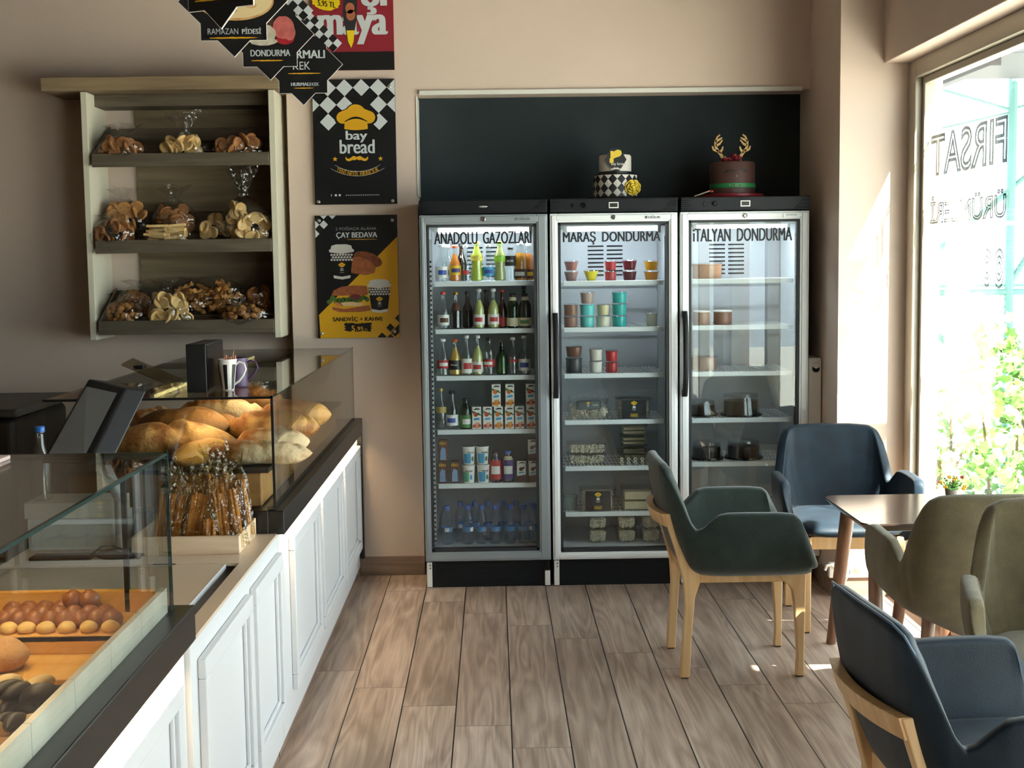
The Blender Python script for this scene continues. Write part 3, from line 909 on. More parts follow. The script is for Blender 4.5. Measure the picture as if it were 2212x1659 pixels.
row_bottles(SH1[1], [
    (958, 6.11, 'clear bottle with red cap and white label', 'soda', .0255, .172, dict(glass=CLEARG, lab=(.10, .38, P_WHITE, P_BROWN), cap=CAPR)),
    (985, 6.11, 'dark cola bottle with gold neck and brown neck label', 'long', .024, .170, dict(glass=CLEARG, liquid=L_COLA, fill=.52, neck=(.50, .70, P_BROWN), cap=mat('cap_gold', '#b08a3a', rough=.35, metal=.6))),
    (1010, 6.18, 'dark unlabelled bottle between cola and pale lemonade', 'long', .023, .170, dict(glass=BROWNG, liquid=L_COLA, fill=.5, cap=CAPK)),
    (1035, 6.11, 'pale lemonade bottle with white and red label, first of the pair', 'long', .024, .182, dict(glass=CLEARG, liquid=L_PALE, fill=.72, lab=(.10, .36, P_WHITE, P_RED), cap=CAPW)),
    (1051, 6.22, 'reddish bottle half hidden behind the pale lemonade pair', 'long', .024, .176, dict(glass=BROWNG, liquid=L_RED, fill=.6, cap=CAPK)),
    (1066, 6.11, 'pale lemonade bottle with white and red label, second of the pair', 'long', .024, .183, dict(glass=CLEARG, liquid=L_PALE, fill=.72, lab=(.10, .36, P_WHITE, P_RED), cap=CAPW)),
    (1085, 6.14, 'red-brown bottle with red label beside the dark green ones', 'long', .020, .178, dict(glass=BROWNG, liquid=L_RED, fill=.8, lab=(.05, .28, P_RED, None), cap=CAPR)),
    (1108, 6.11, 'dark green bottle with cream labels, first of two', 'stout', .0275, .158, dict(glass=GREENG, liquid=L_GREEN, fill=.85, lab=(.06, .30, P_CREAM, None), neck=(.80, .90, P_CREAM), cap=CAPK)),
    (1134, 6.11, 'dark green bottle with cream labels at the end', 'stout', .0275, .160, dict(glass=GREENG, liquid=L_GREEN, fill=.85, lab=(.06, .30, P_CREAM, P_GREEN), neck=(.80, .90, P_CREAM), cap=CAPK)),
    (1132, 6.22, 'tall dark bottle behind the green pair', 'long', .024, .19, dict(glass=GREENG, liquid=L_GREEN, fill=.8, cap=CAPK)),
], 'second drinks shelf')
row_bottles(SH1[2], [
    (957, 6.11, 'clear bottle with red label at the start', 'soda', .0255, .170, dict(glass=CLEARG, lab=(.20, .42, P_RED, P_WHITE), cap=CAPW)),
    (983, 6.11, 'orange drink bottle with black label', 'soda', .0255, .168, dict(glass=CLEARG, liquid=L_YELLOW, fill=.78, lab=(.16, .42, P_BLACK, None), cap=CAPO, word=('Neşe', P_WHITE))),
    (1008, 6.11, 'clear tall bottle with white and red label', 'long', .0245, .184, dict(glass=CLEARG, lab=(.06, .42, P_WHITE, P_RED), cap=CAPW)),
    (1032, 6.11, 'pale yellow bottle with white and red label', 'long', .024, .184, dict(glass=CLEARG, liquid=L_PALE, fill=.74, lab=(.08, .34, P_WHITE, P_RED), cap=CAPW)),
    (1056, 6.11, 'clear shapely bottle with bright red label', 'wavy', .0265, .172, dict(glass=CLEARG, lab=(.22, .42, P_RED, P_WHITE), cap=CAPK)),
    (1084, 6.12, 'slim green glass bottle', 'long', .0245, .162, dict(glass=GREENG, liquid=liq('green_light', '#47702c'), fill=.7)),
    (1108, 6.12, 'clear bottle with round red mark', 'long', .024, .172, dict(glass=CLEARG, lab=(.28, .48, CLEARG, P_RED), cap=CAPW)),
    (1133, 6.11, 'clear bottle with blue label at the end', 'soda', .0265, .180, dict(glass=CLEARG, lab=(.10, .40, P_WHITE, P_BLUE), cap=CAPW)),
], 'third drinks shelf')
row_bottles(SH1[3], [
    (953, 6.12, 'empty-looking clear bottle with gilded print', 'long', .024, .19, dict(glass=CLEARG, lab=(.4, .55, mat('print_gilt', '#b9a25a', rough=.4), None), cap=mat('cap_gilt', '#b9a25a', rough=.35, metal=.5))),
    (977, 6.11, 'clear bottle with white and blue label', 'soda', .0265, .178, dict(glass=CLEARG, lab=(.10, .38, P_WHITE, P_BLUE), cap=CAPK)),
    (1006, 6.11, 'green-tinted bottle with green label and white oval', 'stout', .0255, .142, dict(glass=GREENG, lab=(.05, .46, P_GREEN, P_WHITE), cap=CAPK)),
], 'fourth drinks shelf')

# ---- cartons
CARTONW = mat('carton_white', '#e9e6de', rough=.5)
def carton(name, w, d, h, base, art, label, cat, group, straw=None):
    t = thing(name, label, cat, (0, 0, 0), 0, group)
    MB().box(-w / 2, w / 2, -d / 2, d / 2, 0, h).build('body', base, t, bevel=.0015, world=False)
    q = MB(); ms = art(q, w, d, h); q.build('print', ms, t, world=False)
    return t
def disk(q, cx, cz, r, y, mi, n=14, sz=1.0): q.flat([(cx + r * math.cos(2 * PI * i / n), cz + r * sz * math.sin(2 * PI * i / n)) for i in range(n)], lambda a, b: Vector((a, y, b)), mi)
def juice_art(fruit, fruit2):
    def f(q, w, d, h):
        y = -d / 2 - .0006
        def fr(a, b, dy=0): return Vector((a, y - dy, b))
        q.flat([(-w / 2 + .001, h * .72), (w / 2 - .001, h * .60), (w / 2 - .001, h * .66), (-w / 2 + .001, h * .84)], lambda a, b: fr(a, b), 3)
        disk(q, -w * .10, h * .66, w * .26, y - .0004, 0)
        disk(q, w * .18, h * .70, w * .12, y - .0006, 3)
        q.flat([(-w * .3, h * .40), (w * .3, h * .42), (w * .3, h * .52), (-w * .3, h * .50)], lambda a, b: fr(a, b, .0004), 2)
        for cx, cz, r_, m_ in ((-w * .27, h * .14, .2, 0), (w * .05, h * .11, .22, 1), (w * .30, h * .16, .18, 0), (-w * .05, h * .24, .15, 1), (w * .2, h * .27, .12, 1)):
            disk(q, cx, cz, w * r_, y - .0005, m_)
        q.flat([(-w * .36, h * .86), (-w * .1, h * .95), (w * .34, h * .93), (w * .36, h * .88), (w * .0, h * .885)], lambda a, b: fr(a, b, .0005), 4)
        return [prt('fruit_' + fruit, fruit), prt('fruit_' + fruit2, fruit2), P_LBLUE, P_GREEN, P_BLACK]
    return f
CW, CD, CH = .0415, .034, .1035
jp = carton('juice_carton', CW, CD, CH, CARTONW, juice_art('#b8452f', '#e3a07a'), 'x', 'carton', 'juice cartons in the drinks cooler')
jo = carton('juice_carton', CW, CD, CH, CARTONW, juice_art('#d8722f', '#e0a040'), 'x', 'carton', 'juice cartons in the drinks cooler')
z4 = SH1[3]
for i, (px, pr_) in enumerate(((1030, jp), (1053.5, jp), (1077, jo), (1100.5, jo), (1122.5, jp), (1147, jp))):
    first_or_dup(pr_, (shelf_x(px, z4 + .05, 6.10), 6.10, z4), label='fruit juice carton, %s from left of the lower row on the fourth cooler shelf' % ORD[i])
for i, (px, pr_, wd) in enumerate(((1072, jo, 'over the third carton'), (1101.5, jo, 'over the fourth carton'), (1146, jp, 'over the last carton'))):
    first_or_dup(pr_, (shelf_x(px, z4 + .15, 6.10), 6.10, z4 + CH + .0005), label='fruit juice carton of the upper row, ' + wd + ', fourth cooler shelf')
def kid_art(q, w, d, h):
    y = -d / 2 - .0006
    q.text('KIDO', lambda a, b: Vector((a, y, b)), .0, h * .78, w * .8, h * .12, bold=.03, mi=0)
    q.flat([(-w * .3, h * .90), (w * .0, h * .93), (w * .0, h * .97), (-w * .3, h * .96)], lambda a, b: Vector((a, y, b)), 1)
    q.flat([(-w * .36, h * .08), (w * .36, h * .08), (w * .3, h * .6), (-w * .1, h * .68), (-w * .3, h * .5)], lambda a, b: Vector((a, y, b)), 2)
    return [P_YEL, P_GREEN, prt('milk_blue', '#7d9cc0')]
kd = carton('milk_carton', .0395, .034, .102, mat('carton_cocoa', '#5d2f22', rough=.5), kid_art, 'x', 'carton', 'small cocoa milk cartons')
z5 = SH1[4]
for px, dz, lb in ((956.5, 0, 'brown cocoa milk carton with yellow lettering, lower one at the shelf start'), (983, 0, 'brown cocoa milk carton with yellow lettering, beside the white cups'), (957.5, .1025, 'brown cocoa milk carton with yellow lettering, stacked on another')):
    first_or_dup(kd, (shelf_x(px, z5 + dz + .05, 6.10), 6.10, z5 + dz), label=lb)
def choc_art(q, w, d, h):
    y = -d / 2 - .0006
    fr = lambda a, b: Vector((a, y, b)); fr2 = lambda a, b: Vector((a, y - .0004, b))
    q.flat([(-w / 2, h * .30), (w / 2, h * .36), (w / 2, h), (-w / 2, h)], fr, 0)
    q.flat([(-w * .4, h * .88), (0, h * .97), (w * .4, h * .94), (w * .36, h * .89), (0, h * .9)], fr2, 1)
    disk(q, -w * .05, h * .62, w * .22, y - .0004, 2); disk(q, w * .22, h * .68, w * .14, y - .0006, 2)
    q.flat([(-w * .3, h * .42), (w * .3, h * .44), (w * .3, h * .5), (-w * .3, h * .48)], fr2, 3)
    return [P_WHITE, P_BLACK, P_BROWN, P_LBLUE]
ck = carton('milk_carton', .0415, .034, .100, mat('carton_brown', '#4a261c', rough=.5), choc_art, 'x', 'carton', 'chocolate milk cartons')
for px, dz, lb in ((1126.5, 0, 'chocolate milk carton with white top, left one at the shelf end'), (1152, 0, 'chocolate milk carton with white top, under another carton'), (1150, .1005, 'chocolate milk carton with white top, stacked on another')):
    first_or_dup(ck, (shelf_x(px, z5 + dz + .05, 6.10), 6.10, z5 + dz), label=lb)
# ---- ayran cups
def cup(pm):
    t = thing('drink_cup', 'x', 'cup', (0, 0, 0), 0, 'white yoghurt drink cups')
    h = .084
    MB().lathe([(.023, 0), (.0245, .004), (.0295, h - .006), (.0315, h - .005), (.0315, h)], seg=22).build('body', CARTONW, t, world=False)
    MB().lathe([(.0318, h), (.0318, h + .0015), (.0001, h + .002)], seg=22).build('lid', mat('foil', '#b9bfc0', rough=.3, metal=.7), t, world=False)
    q = MB(); band(q, .0250, .0287, h * .08, h * .62, -1.1, .2, 0); band(q, .0262, .0276, h * .2, h * .45, .35, .8, 1)
    q.text('Ayran', lambda a, b: on_cyl(.0298)(a, b), .004, h * .60, .034, .013, mi=2, slant=.3, bold=.02)
    q.build('print', pm, t, world=False)
    return t
ca = cup([P_LBLUE, P_GREEN, prt('dark_green', '#1f5a4a')]); cb = cup([prt('mint', '#5fb394'), P_LBLUE, prt('dark_green', '#1f5a4a')])
HC = .0865
for px, pr_, k_, lb in ((1013, cb, 0, 'white cup with mint print, lower left of the four stacked cups'), (1044.5, ca, 0, 'white cup with blue print, lower right of the four stacked cups'),
                        (1013, ca, 1, 'white cup with blue print, upper left of the four stacked cups'), (1042.5, ca, 1, 'white cup with blue print, upper right of the four stacked cups')):
    first_or_dup(pr_, (shelf_x(px, z5 + .04 + HC * k_, 6.105), 6.105, z5 + HC * k_), rz=.15 * (1 if pr_ is ca else -1), label=lb)
# ---- children's drink bottles (plain printed sleeves)
bottle('small dark bottle with red and white sleeve beside the cups, fifth drinks shelf', 'stout', .026, .145, CLEARG, liq('berry', '#3a2346'), .9, (.10, .72, P_RED, P_WHITE), CAPK, group='small sleeved drink bottles', loc=(shelf_x(1071, z5 + .07, 6.11), 6.11, z5))
bottle('small dark bottle with purple, white and yellow sleeve, fifth drinks shelf', 'stout', .026, .145, CLEARG, liq('berry', '#3a2346'), .9, (.10, .72, P_PURP, P_WHITE), CAPB, group='small sleeved drink bottles', neck=(.72, .84, P_CREAM), loc=(shelf_x(1098, z5 + .07, 6.11), 6.11, z5))
# ---- water
def water():
    t = thing('water_bottle', 'x', 'bottle', (0, 0, 0), 0, 'small water bottles with blue caps')
    r, h = .0275, .185
    pr = [(.021, 0), (.026, .006), (r, .016), (r, .05), (.0245, .060), (.0245, .082), (r, .092), (r, .112), (.0235, .135), (.0135, .156), (.0115, .162)]
    MB().lathe(pr, seg=16).build('plastic', BLUEG, t, world=False)
    MB().lathe([(.0125, .160), (.0135, .162), (.0135, .182), (.012, .1835), (.0001, .184)], seg=14).build('cap', mat('cap_water', '#2a5fae', rough=.35), t, world=False)
    q = MB(); q.lathe([(.0251, .060), (.0251, .082)], seg=18, cap=False)
    band(q, .0256, .0256, .062, .080, -.4, .4, 1)
    q.build('label', [mat('print_water', '#4f86b8', rough=.45), P_WHITE], t, world=False)
    return t
wb = water()
i = 0
for k, (px, Y) in enumerate(((966, 6.11), (1011, 6.11), (1040, 6.115), (1070, 6.11), (1102, 6.115), (1132, 6.11), (1154, 6.12))):
    first_or_dup(wb, (shelf_x(px, .27, Y), Y, FLOOR_Z), rz=k * .9, label='clear water bottle with blue cap, %s in the front row of the cooler bottom' % ORD[k])
for k, (px, Y) in enumerate(((995, 6.2), (1024, 6.21), (1054, 6.2), (1087, 6.2), (1115, 6.2), (1142, 6.2))):
    first_or_dup(wb, (shelf_x(px, .30, Y), Y, FLOOR_Z), rz=k * 1.3, label='clear water bottle with blue cap, %s in the back row of the cooler bottom' % ORD[k])

# ================================================================== middle cooler: tubs, trays, packs
def tub(colour, r0, r1, h, label, lid=CLEARP, name='ice_cream_tub', fill=None, loc=(0, 0, 0), group='ice cream tubs', rimm=None):
    t = thing(name, label, 'tub', loc, 0, group)
    c_ = colour if not isinstance(colour, str) else mat('tub_' + colour.strip('#'), colour, rough=.35)
    MB().lathe([(r0, 0), (r0 + .001, .002), (r1 - .0015, h * .9), (r1, h * .92), (r1, h)], seg=22).build('body', c_, t, world=False)
    MB().lathe([(r1 + .0015, h * .95), (r1 + .002, h), (r1 - .002, h + .004), (r1 * .9, h + .006), (.0001, h + .006)], seg=22).build('lid', lid, t, world=False)
    return t
def place_tubs(z, items, where):
    for px, Y, lvl, col, r0, r1, h, wd in items:
        zz = z + lvl
        tub(col, r0, r1, h, wd + ', ' + where, loc=(shelf_x(px, zz + h / 2, Y), Y, zz))
zA, zB, zC, zD, zE, zF = SH2
place_tubs(zA, [(1234, 6.12, 0, '#8a6a66', .022, .033, .042, 'mauve-brown bowl tub, lower of two'), (1234, 6.12, .049, '#9a6560', .022, .033, .040, 'pinkish bowl tub, upper of two'),
    (1277, 6.12, 0, '#e3d23a', .018, .034, .044, 'bright yellow bowl tub standing alone'),
    (1319, 6.12, 0, '#a83a3e', .024, .028, .040, 'red tub, lower of two'), (1319, 6.12, .047, '#b23438', .022, .028, .040, 'red tub, upper of two'),
    (1360, 6.14, 0, '#5a1f26', .026, .034, .040, 'dark cherry tub, lower of two'), (1360, 6.14, .047, '#6d1f28', .024, .034, .042, 'dark cherry tub, upper of two'),
    (1407, 6.13, 0, '#cf8a2c', .026, .034, .038, 'amber tub, lower of two'), (1407, 6.13, .045, '#e2a42a', .024, .034, .040, 'golden orange tub, upper of two')], 'top ice cream shelf')
place_tubs(zB, [(1233, 6.12, 0, '#8f6a5e', .029, .033, .048, 'brown tub, lower of two at the start'), (1233, 6.12, .055, '#86604f', .029, .033, .048, 'brown tub, upper of two at the start'),
    (1268.5, 6.12, 0, '#64c3c0', .030, .034, .048, 'pale turquoise tub, lowest of its stack'), (1268.5, 6.12, .055, '#5fc6c6', .030, .034, .048, 'pale turquoise tub in the middle of its stack'), (1268.5, 6.12, .110, '#b0968c', .026, .033, .048, 'pinkish beige tub topping the pale turquoise stack'),
    (1303, 6.12, 0, '#d5d3bd', .029, .034, .048, 'cream tub, lower of two'), (1303, 6.12, .055, '#cfc39c', .024, .030, .046, 'vanilla tub, upper of two'),
    (1338, 6.12, 0, '#2fa9a6', .030, .034, .048, 'deep turquoise tub, lowest of three'), (1338, 6.12, .055, '#34b0ac', .030, .034, .048, 'deep turquoise tub in the middle of three'), (1338, 6.12, .110, '#3ab4b0', .030, .034, .048, 'deep turquoise tub, topmost of three'),
    (1408, 6.13, 0, '#d8d6c8', .024, .027, .060, 'cream tub at the far end')], 'second ice cream shelf')
place_tubs(zC, [(1240, 6.13, 0, '#3c3f42', .036, .038, .068, 'dark lidded pot with a label, lower of two'), (1240, 6.13, .076, '#6a4636', .032, .038, .045, 'brown pot, upper of two'),
    (1287, 6.12, 0, '#dcd8cf', .026, .031, .052, 'white tub, lower of two'), (1287, 6.12, .058, '#dcd4c8', .026, .031, .050, 'white tub, upper of two'),
    (1321, 6.12, 0, '#a92f33', .026, .029, .047, 'crimson tub, lower of two'), (1321, 6.12, .053, '#b23034', .024, .029, .047, 'crimson tub, upper of two')], 'third ice cream shelf')

# emblem of the shop: chef's hat over two lines of writing and a moustache, drawn on any surface map fn(a, b); centre of writing at (cx, cz), s = half width
def hat_outline(n=10):
    def arc(cx, cy, r, a0, a1, k=8): return [(cx + r * math.cos(R(a0 + (a1 - a0) * i / k)), cy + r * .92 * math.sin(R(a0 + (a1 - a0) * i / k))) for i in range(k + 1)]
    p = [(-.62, 0.0)] + [(-.60, .28)] + arc(-.66, .60, .36, 250, 120) + arc(0.0, .80, .52, 150, 30) + arc(.66, .60, .36, 60, -70) + [(.60, .28), (.62, 0.0)]
    low = [(.62 - 1.24 * i / 8, -.06 * math.sin(PI * i / 8) + .0) for i in range(1, 8)]
    return p + low
def moustache():
    h = [(0, .10), (.14, .20), (.34, .20), (.52, .06), (.70, -.02), (.86, .04), (.92, .16), (.97, .10), (.95, -.06), (.82, -.20), (.60, -.22), (.36, -.12), (.16, -.14), (0, -.05)]
    return h + [(-a, b) for a, b in h[-2:0:-1]]
def emblem(mb, fn, cx, cz, s, mi_hat, mi_word, mi_line, words=True, tache=None):
    mb.flat([(cx + a * s * .98, cz + .62 * s + b * s) for a, b in hat_outline()], lambda a, b: fn(a, b, 0), mi_hat)
    n = 10
    sm = [(-.55 + 1.1 * i / n, .42 + .20 * math.sin(PI * i / n)) for i in range(n + 1)] + [(.55 - 1.1 * i / n, .38 + .14 * math.sin(PI * i / n)) for i in range(n + 1)]
    mb.flat([(cx + a * s, cz + .62 * s + b * s) for a, b in sm], lambda a, b: fn(a, b, 1), mi_line)
    if words:
        mb.text('bay', lambda a, b: fn(a, b, 1), cx, cz - .14 * s, 1.18 * s, .72 * s, mi_word, bold=.03, spacing=.95)
        mb.text('bread', lambda a, b: fn(a, b, 1), cx, cz - .72 * s, 1.86 * s, .66 * s, mi_word, bold=.03, spacing=.95)
    else:
        mb.flat([(cx + .5 * s * math.cos(2 * PI * i / 10), cz - .05 * s + .4 * s * math.sin(2 * PI * i / 10)) for i in range(10)], lambda a, b: fn(a, b, 1), mi_word)
        mb.flat([(cx - .6 * s, cz - .55 * s), (cx + .6 * s, cz - .55 * s), (cx + .5 * s, cz - .3 * s), (cx - .5 * s, cz - .3 * s)], lambda a, b: fn(a, b, 1), mi_word)
    mb.flat([(cx + a * s * .62, cz - 1.02 * s + b * s * .62) for a, b in moustache()], lambda a, b: fn(a, b, 1), mi_hat if tache is None else tache)

# clear trays of pasta
PASTA = mat('pasta', '#d9cfb8', rough=.6, var=.12, vscale=40)
DOUGH = mat('dough_sheet', '#d6c8a4', rough=.6, var=.1, vscale=30)
def tray(w, d, h, label, contents, group, loc=(0, 0, 0), pack=None, seed=1):
    t = thing('plastic_tray', label, 'tray', loc, 0, group)
    q = MB(); i_ = .006
    def tap(u, v):
        k_ = [(-1, -1), (1, -1), (1, 1), (-1, 1), (-1, -1)]
        a = u * 4; i0 = min(3, int(a)); f_ = a - i0
        x = k_[i0][0] + (k_[i0 + 1][0] - k_[i0][0]) * f_; y = k_[i0][1] + (k_[i0 + 1][1] - k_[i0][1]) * f_
        return Vector((x * (w / 2 - i_ * (1 - v)), y * (d / 2 - i_ * (1 - v)), h * v))
    q.grid(tap, 16, 2, smooth=False)
    q.box(-w / 2 - .003, w / 2 + .003, -d / 2 - .003, d / 2 + .003, h - .004, h)
    q.build('container', CLEARP, t, world=False)
    rn = random.Random(seed); c_ = MB()
    if contents == 'pasta':
        for _ in range(90):
            x = rn.uniform(-w / 2 + .012, w / 2 - .012); z = rn.uniform(.007, h - .012)
            y = (-d / 2 + .012) if rn.random() < .75 else rn.uniform(-d / 2 + .012, d / 2 - .012)
            if y > -d / 2 + .02: z = h - .014
            c_.X = Matrix.Translation((x, y, z)) @ Euler((rn.uniform(0, 6), rn.uniform(0, 6), rn.uniform(0, 6))).to_matrix().to_4x4()
            c_.tube([(-.006, -.002, 0), (-.003, .003, 0), (.003, .003, 0), (.006, -.002, 0)], [.0028, .0038, .0038, .0028], seg=5)
        c_.X = None
        c_.box(-w / 2 + .016, w / 2 - .016, -d / 2 + .018, d / 2 - .014, .004, h - .016)
    elif contents == 'rolls':
        for _ in range(5):
            for k_ in range(2):
                x = -w / 2 + .014 + _ * (w - .028) / 4; z = .010 + k_ * .017
                c_.X = Matrix.Translation((x, -d / 2 + .010, z)) @ Matrix.Rotation(R(-90), 4, 'X')
                c_.lathe([(.0035, 0), (.0085, 0), (.0085, d - .03), (.0035, d - .03)], seg=10, cap=False)
        c_.X = None
    else:
        n_ = 2
        for k_ in range(n_):
            c_.box(-w / 2 + .012, w / 2 - .012, -d / 2 + .010, d / 2 - .012, .004 + k_ * (h - .012) / n_, .002 + (k_ + .86) * (h - .012) / n_)
    co = c_.build('pasta' if contents != 'sheets' else 'dough_sheets', PASTA if contents != 'sheets' else DOUGH, t, world=False, bevel=.002 if contents == 'sheets' else 0)
    if contents == 'pasta': co['kind'] = 'stuff'
    if pack:
        q = MB(); y = -d / 2 - .0045
        q.box(-w * .36, w * .36, y, y + .002, .004, h - .006, 0)
        fn = lambda a, b, l: Vector((a, y - .0005 - .0004 * l, b))
        emblem(q, fn, 0, h * .60, h * .15, 1, 2, 0, words=False, tache=2)
        q.text('MANTI', lambda a, b: Vector((a, y - .0007, b)), 0, h * .13, w * .2, h * .10, 1, bold=.02)
        for a, b in ((-.12, .12), (-.12, .255)): q.flat([(w * -.12, h * b - .0006), (w * .12, h * b - .0006), (w * .12, h * b + .0006), (w * -.12, h * b + .0006)], lambda x, z: Vector((x, y - .0006, z)), 1)
        q.build('label', [P_BLACK, P_YEL, P_WHITE], t, world=False)
    return t
GT = 'clear plastic trays in the middle cooler'
# fourth shelf: a bag and a labelled tray
bg = thing('pasta_bag', 'clear bag of pasta with a dark outlined shop label, fourth shelf of the middle cooler', 'bag', (shelf_x(1270, zD + .05, 6.13), 6.13, zD))
q = MB()
def bagf(u, v):
    an = 2 * PI * u; k_ = math.sin(PI * min(1, v * 1.0 + .12)) ** .5
    return Vector((.098 * math.copysign(abs(math.cos(an)) ** .5, math.cos(an)) * (.92 + .08 * math.sin(an * 5 + v * 9)), .045 * math.copysign(abs(math.sin(an)) ** .6, math.sin(an)) * k_, .108 * v * (1 + .05 * math.sin(an * 3))))
q.grid(bagf, 40, 8, wrap_u=True); FILMB = glass_mat('clear_film', (0.95, 0.95, 0.95), 0.07, rough=.12, bump=.8, bscale=50)
q.build('film', FILMB, bg, world=False)
q = MB(); rn = random.Random(9)
for _ in range(130):
    q.X = Matrix.Translation((rn.uniform(-.082, .082), rn.uniform(-.03, .012), rn.uniform(.006, .052) * (1.3 - abs(rn.uniform(-1, 1)) * .4))) @ Euler((rn.uniform(0, 6), rn.uniform(0, 6), rn.uniform(0, 6))).to_matrix().to_4x4()
    q.box(-.011, .011, -.004, .004, -.001, .001)
q.X = None
co = q.build('pasta', PASTA, bg, world=False); co['kind'] = 'stuff'
q = MB(); fn = lambda a, b, l: Vector((a, -.052 - .0005 * l, b))
oct_ = [(-.058, .052), (-.048, .048), (.048, .048), (.058, .054), (.058, .084), (.048, .090), (-.048, .090), (-.058, .084)]
q.flat(oct_, lambda a, b: fn(a, b, 0), 0); q.flat([(a * .95, .069 + (b - .069) * .9) for a, b in oct_], lambda a, b: fn(a, b, 1), 3)
emblem(q, lambda a, b, l: fn(a, b, 2 + l), -.002, .069, .008, 1, 2, 0, words=False, tache=2)
for k_ in range(3): q.flat([(-.052, .058 + k_ * .009), (-.044, .0625 + k_ * .009), (-.052, .067 + k_ * .009)], lambda a, b: fn(a, b, 2), 0)
q.text('mantı', lambda a, b: fn(a, b, 2), .032, .064, .026, .010, 2)
q.build('label', [P_BLACK, P_YEL, P_WHITE, mat('print_grey', '#5b6063', rough=.5)], bg, world=False)
def xs(px, z, Y): return shelf_x(px, z, Y)
tray(.158, .11, .096, 'pasta tray with black shop label standing on edge, fourth shelf of the middle cooler', 'pasta', GT, (xs(1367, zD + .05, 6.14), 6.14, zD), pack=True, seed=3)
t0 = tray(.178, .12, .048, 'wide clear tray of white pasta, lower of two, fifth shelf of the middle cooler', 'pasta', GT, (xs(1266, zE + .08, 6.19), 6.19, zE), seed=4)
dup(t0, (xs(1266, zE + .12, 6.19), 6.19, zE + .050), label='wide clear tray of white pasta, upper of two, fifth shelf of the middle cooler')
tray(.155, .10, .068, 'clear tray of rolled pasta in front, fifth shelf of the middle cooler', 'rolls', GT, (xs(1371, zE + .03, 6.13), 6.13, zE), seed=5)
t1 = tray(.125, .10, .048, 'clear tray of dough sheets, lower of two behind the rolled pasta', 'sheets', GT, (xs(1368, zE + .1, 6.26), 6.26, zE + .075), seed=6)
dup(t1, (xs(1368, zE + .16, 6.26), 6.26, zE + .125), label='clear tray of dough sheets, upper of two behind the rolled pasta')
tray(.125, .10, .072, 'clear tray of dough sheets at the back under two others', 'sheets', GT, (xs(1368, zE + .06, 6.27), 6.27, zE), seed=8)
tray(.165, .11, .104, 'pasta tray with black shop label standing on edge, sixth shelf of the middle cooler', 'pasta', GT, (xs(1290, zF + .05, 6.13), 6.13, zF), pack=True, seed=7)
tub('#98aaa6', .030, .034, .060, 'pale grey-green tub left of the labelled pasta tray, sixth shelf', loc=(xs(1233, zF + .03, 6.17), 6.17, zF), group='ice cream tubs')
tray(.150, .11, .104, 'clear box with two cream-coloured blocks, sixth shelf of the middle cooler', 'sheets', GT, (xs(1376, zF + .05, 6.14), 6.14, zF), seed=2)
sq = tray(.092, .09, .062, 'x', 'pasta', 'square pasta tubs on the cooler floor', seed=11)
for i, (px, nm) in enumerate(((1290, 'first'), (1352, 'second'), (1404, 'third'))):
    for k_ in (0, 1):
        first_or_dup(sq, (xs(px, FLOOR_Z + .06, 6.13), 6.13, FLOOR_Z + k_ * .064), rz=0.04 * (i - 1), label='square clear tub of white pasta, %s of the %s pair from left, middle cooler bottom' % (('lower', 'upper')[k_], nm))

# ================================================================== third cooler: tubs and domed cakes
g1, g2, g3, g4, g5, g6 = SH3
tub('#b98a68', .066, .070, .068, 'large caramel tub with clear lid, top shelf of the third cooler', loc=(xs(1527, g1 + .03, 6.18), 6.18, g1))
JARL = mat('jar_lid', '#dcd9d2', rough=.4)
tub('#9a7462', .040, .042, .062, 'brown jar with white lid, first of two on the second shelf of the third cooler', lid=JARL, loc=(xs(1515, g2 + .03, 6.14), 6.14, g2))
tub('#946c5a', .042, .044, .062, 'brown jar with white lid, second of two on the second shelf of the third cooler', lid=JARL, loc=(xs(1561, g2 + .03, 6.14), 6.14, g2))
tub('#a58a7c', .058, .062, .062, 'pale brown tub, third shelf of the third cooler', loc=(xs(1520, g3 + .03, 6.18), 6.18, g3))
DOMEG = glass_mat('cake_dome', (0.90, 0.90, 0.90), 0.07, rough=.02)
CHOC = mat('chocolate_cake', '#3a2318', rough=.35, var=.15, vscale=20)
def cake_box(label, loc, r, h, ck_):
    t = thing('domed_cake', label, 'cake', loc, 0, 'cakes under clear domes in the third cooler')
    MB().lathe([(r * 1.05, 0), (r * 1.08, .004), (r * 1.06, .009), (.0001, .009)], seg=32).build('base', BLKG, t, world=False)
    MB().lathe([(r * .86, .009), (r * .86, h * .62), (r * .82, h * .68), (.0001, h * .70)], seg=32).build('cake', ck_, t, world=False)
    q = MB(); q.grid(lambda u, v: Vector((r * (1 - .14 * v) * (1 + .018 * math.cos(u * 2 * PI * 12)) * math.cos(2 * PI * u), r * (1 - .14 * v) * (1 + .018 * math.cos(u * 2 * PI * 12)) * math.sin(2 * PI * u), .006 + (h - .02) * v)), 72, 3, wrap_u=True)
    q.lathe([(r * .87, h - .015), (r * .84, h - .004), (r * .55, h), (.0001, h)], seg=32)
    q.build('dome', DOMEG, t, world=False)
    return t
cake_box('dark chocolate cake under clear dome at the front, fourth shelf of the third cooler', (xs(1600, g4 + .05, 6.18), 6.18, g4), .092, .105, CHOC)
cake_box('low dark cake under dome beside a taller one, fourth shelf of the third cooler', (xs(1516, g4 + .04, 6.20), 6.20, g4), .07, .075, mat('dark_cake', '#241512', rough=.3))
cake_box('dark cake under dome, first on the fifth shelf of the third cooler', (xs(1526, g5 + .04, 6.18), 6.18, g5), .076, .085, mat('dark_cake', '#241512', rough=.3))
cake_box('dark cake under dome, second on the fifth shelf of the third cooler', (xs(1606, g5 + .04, 6.18), 6.18, g5), .085, .09, CHOC)
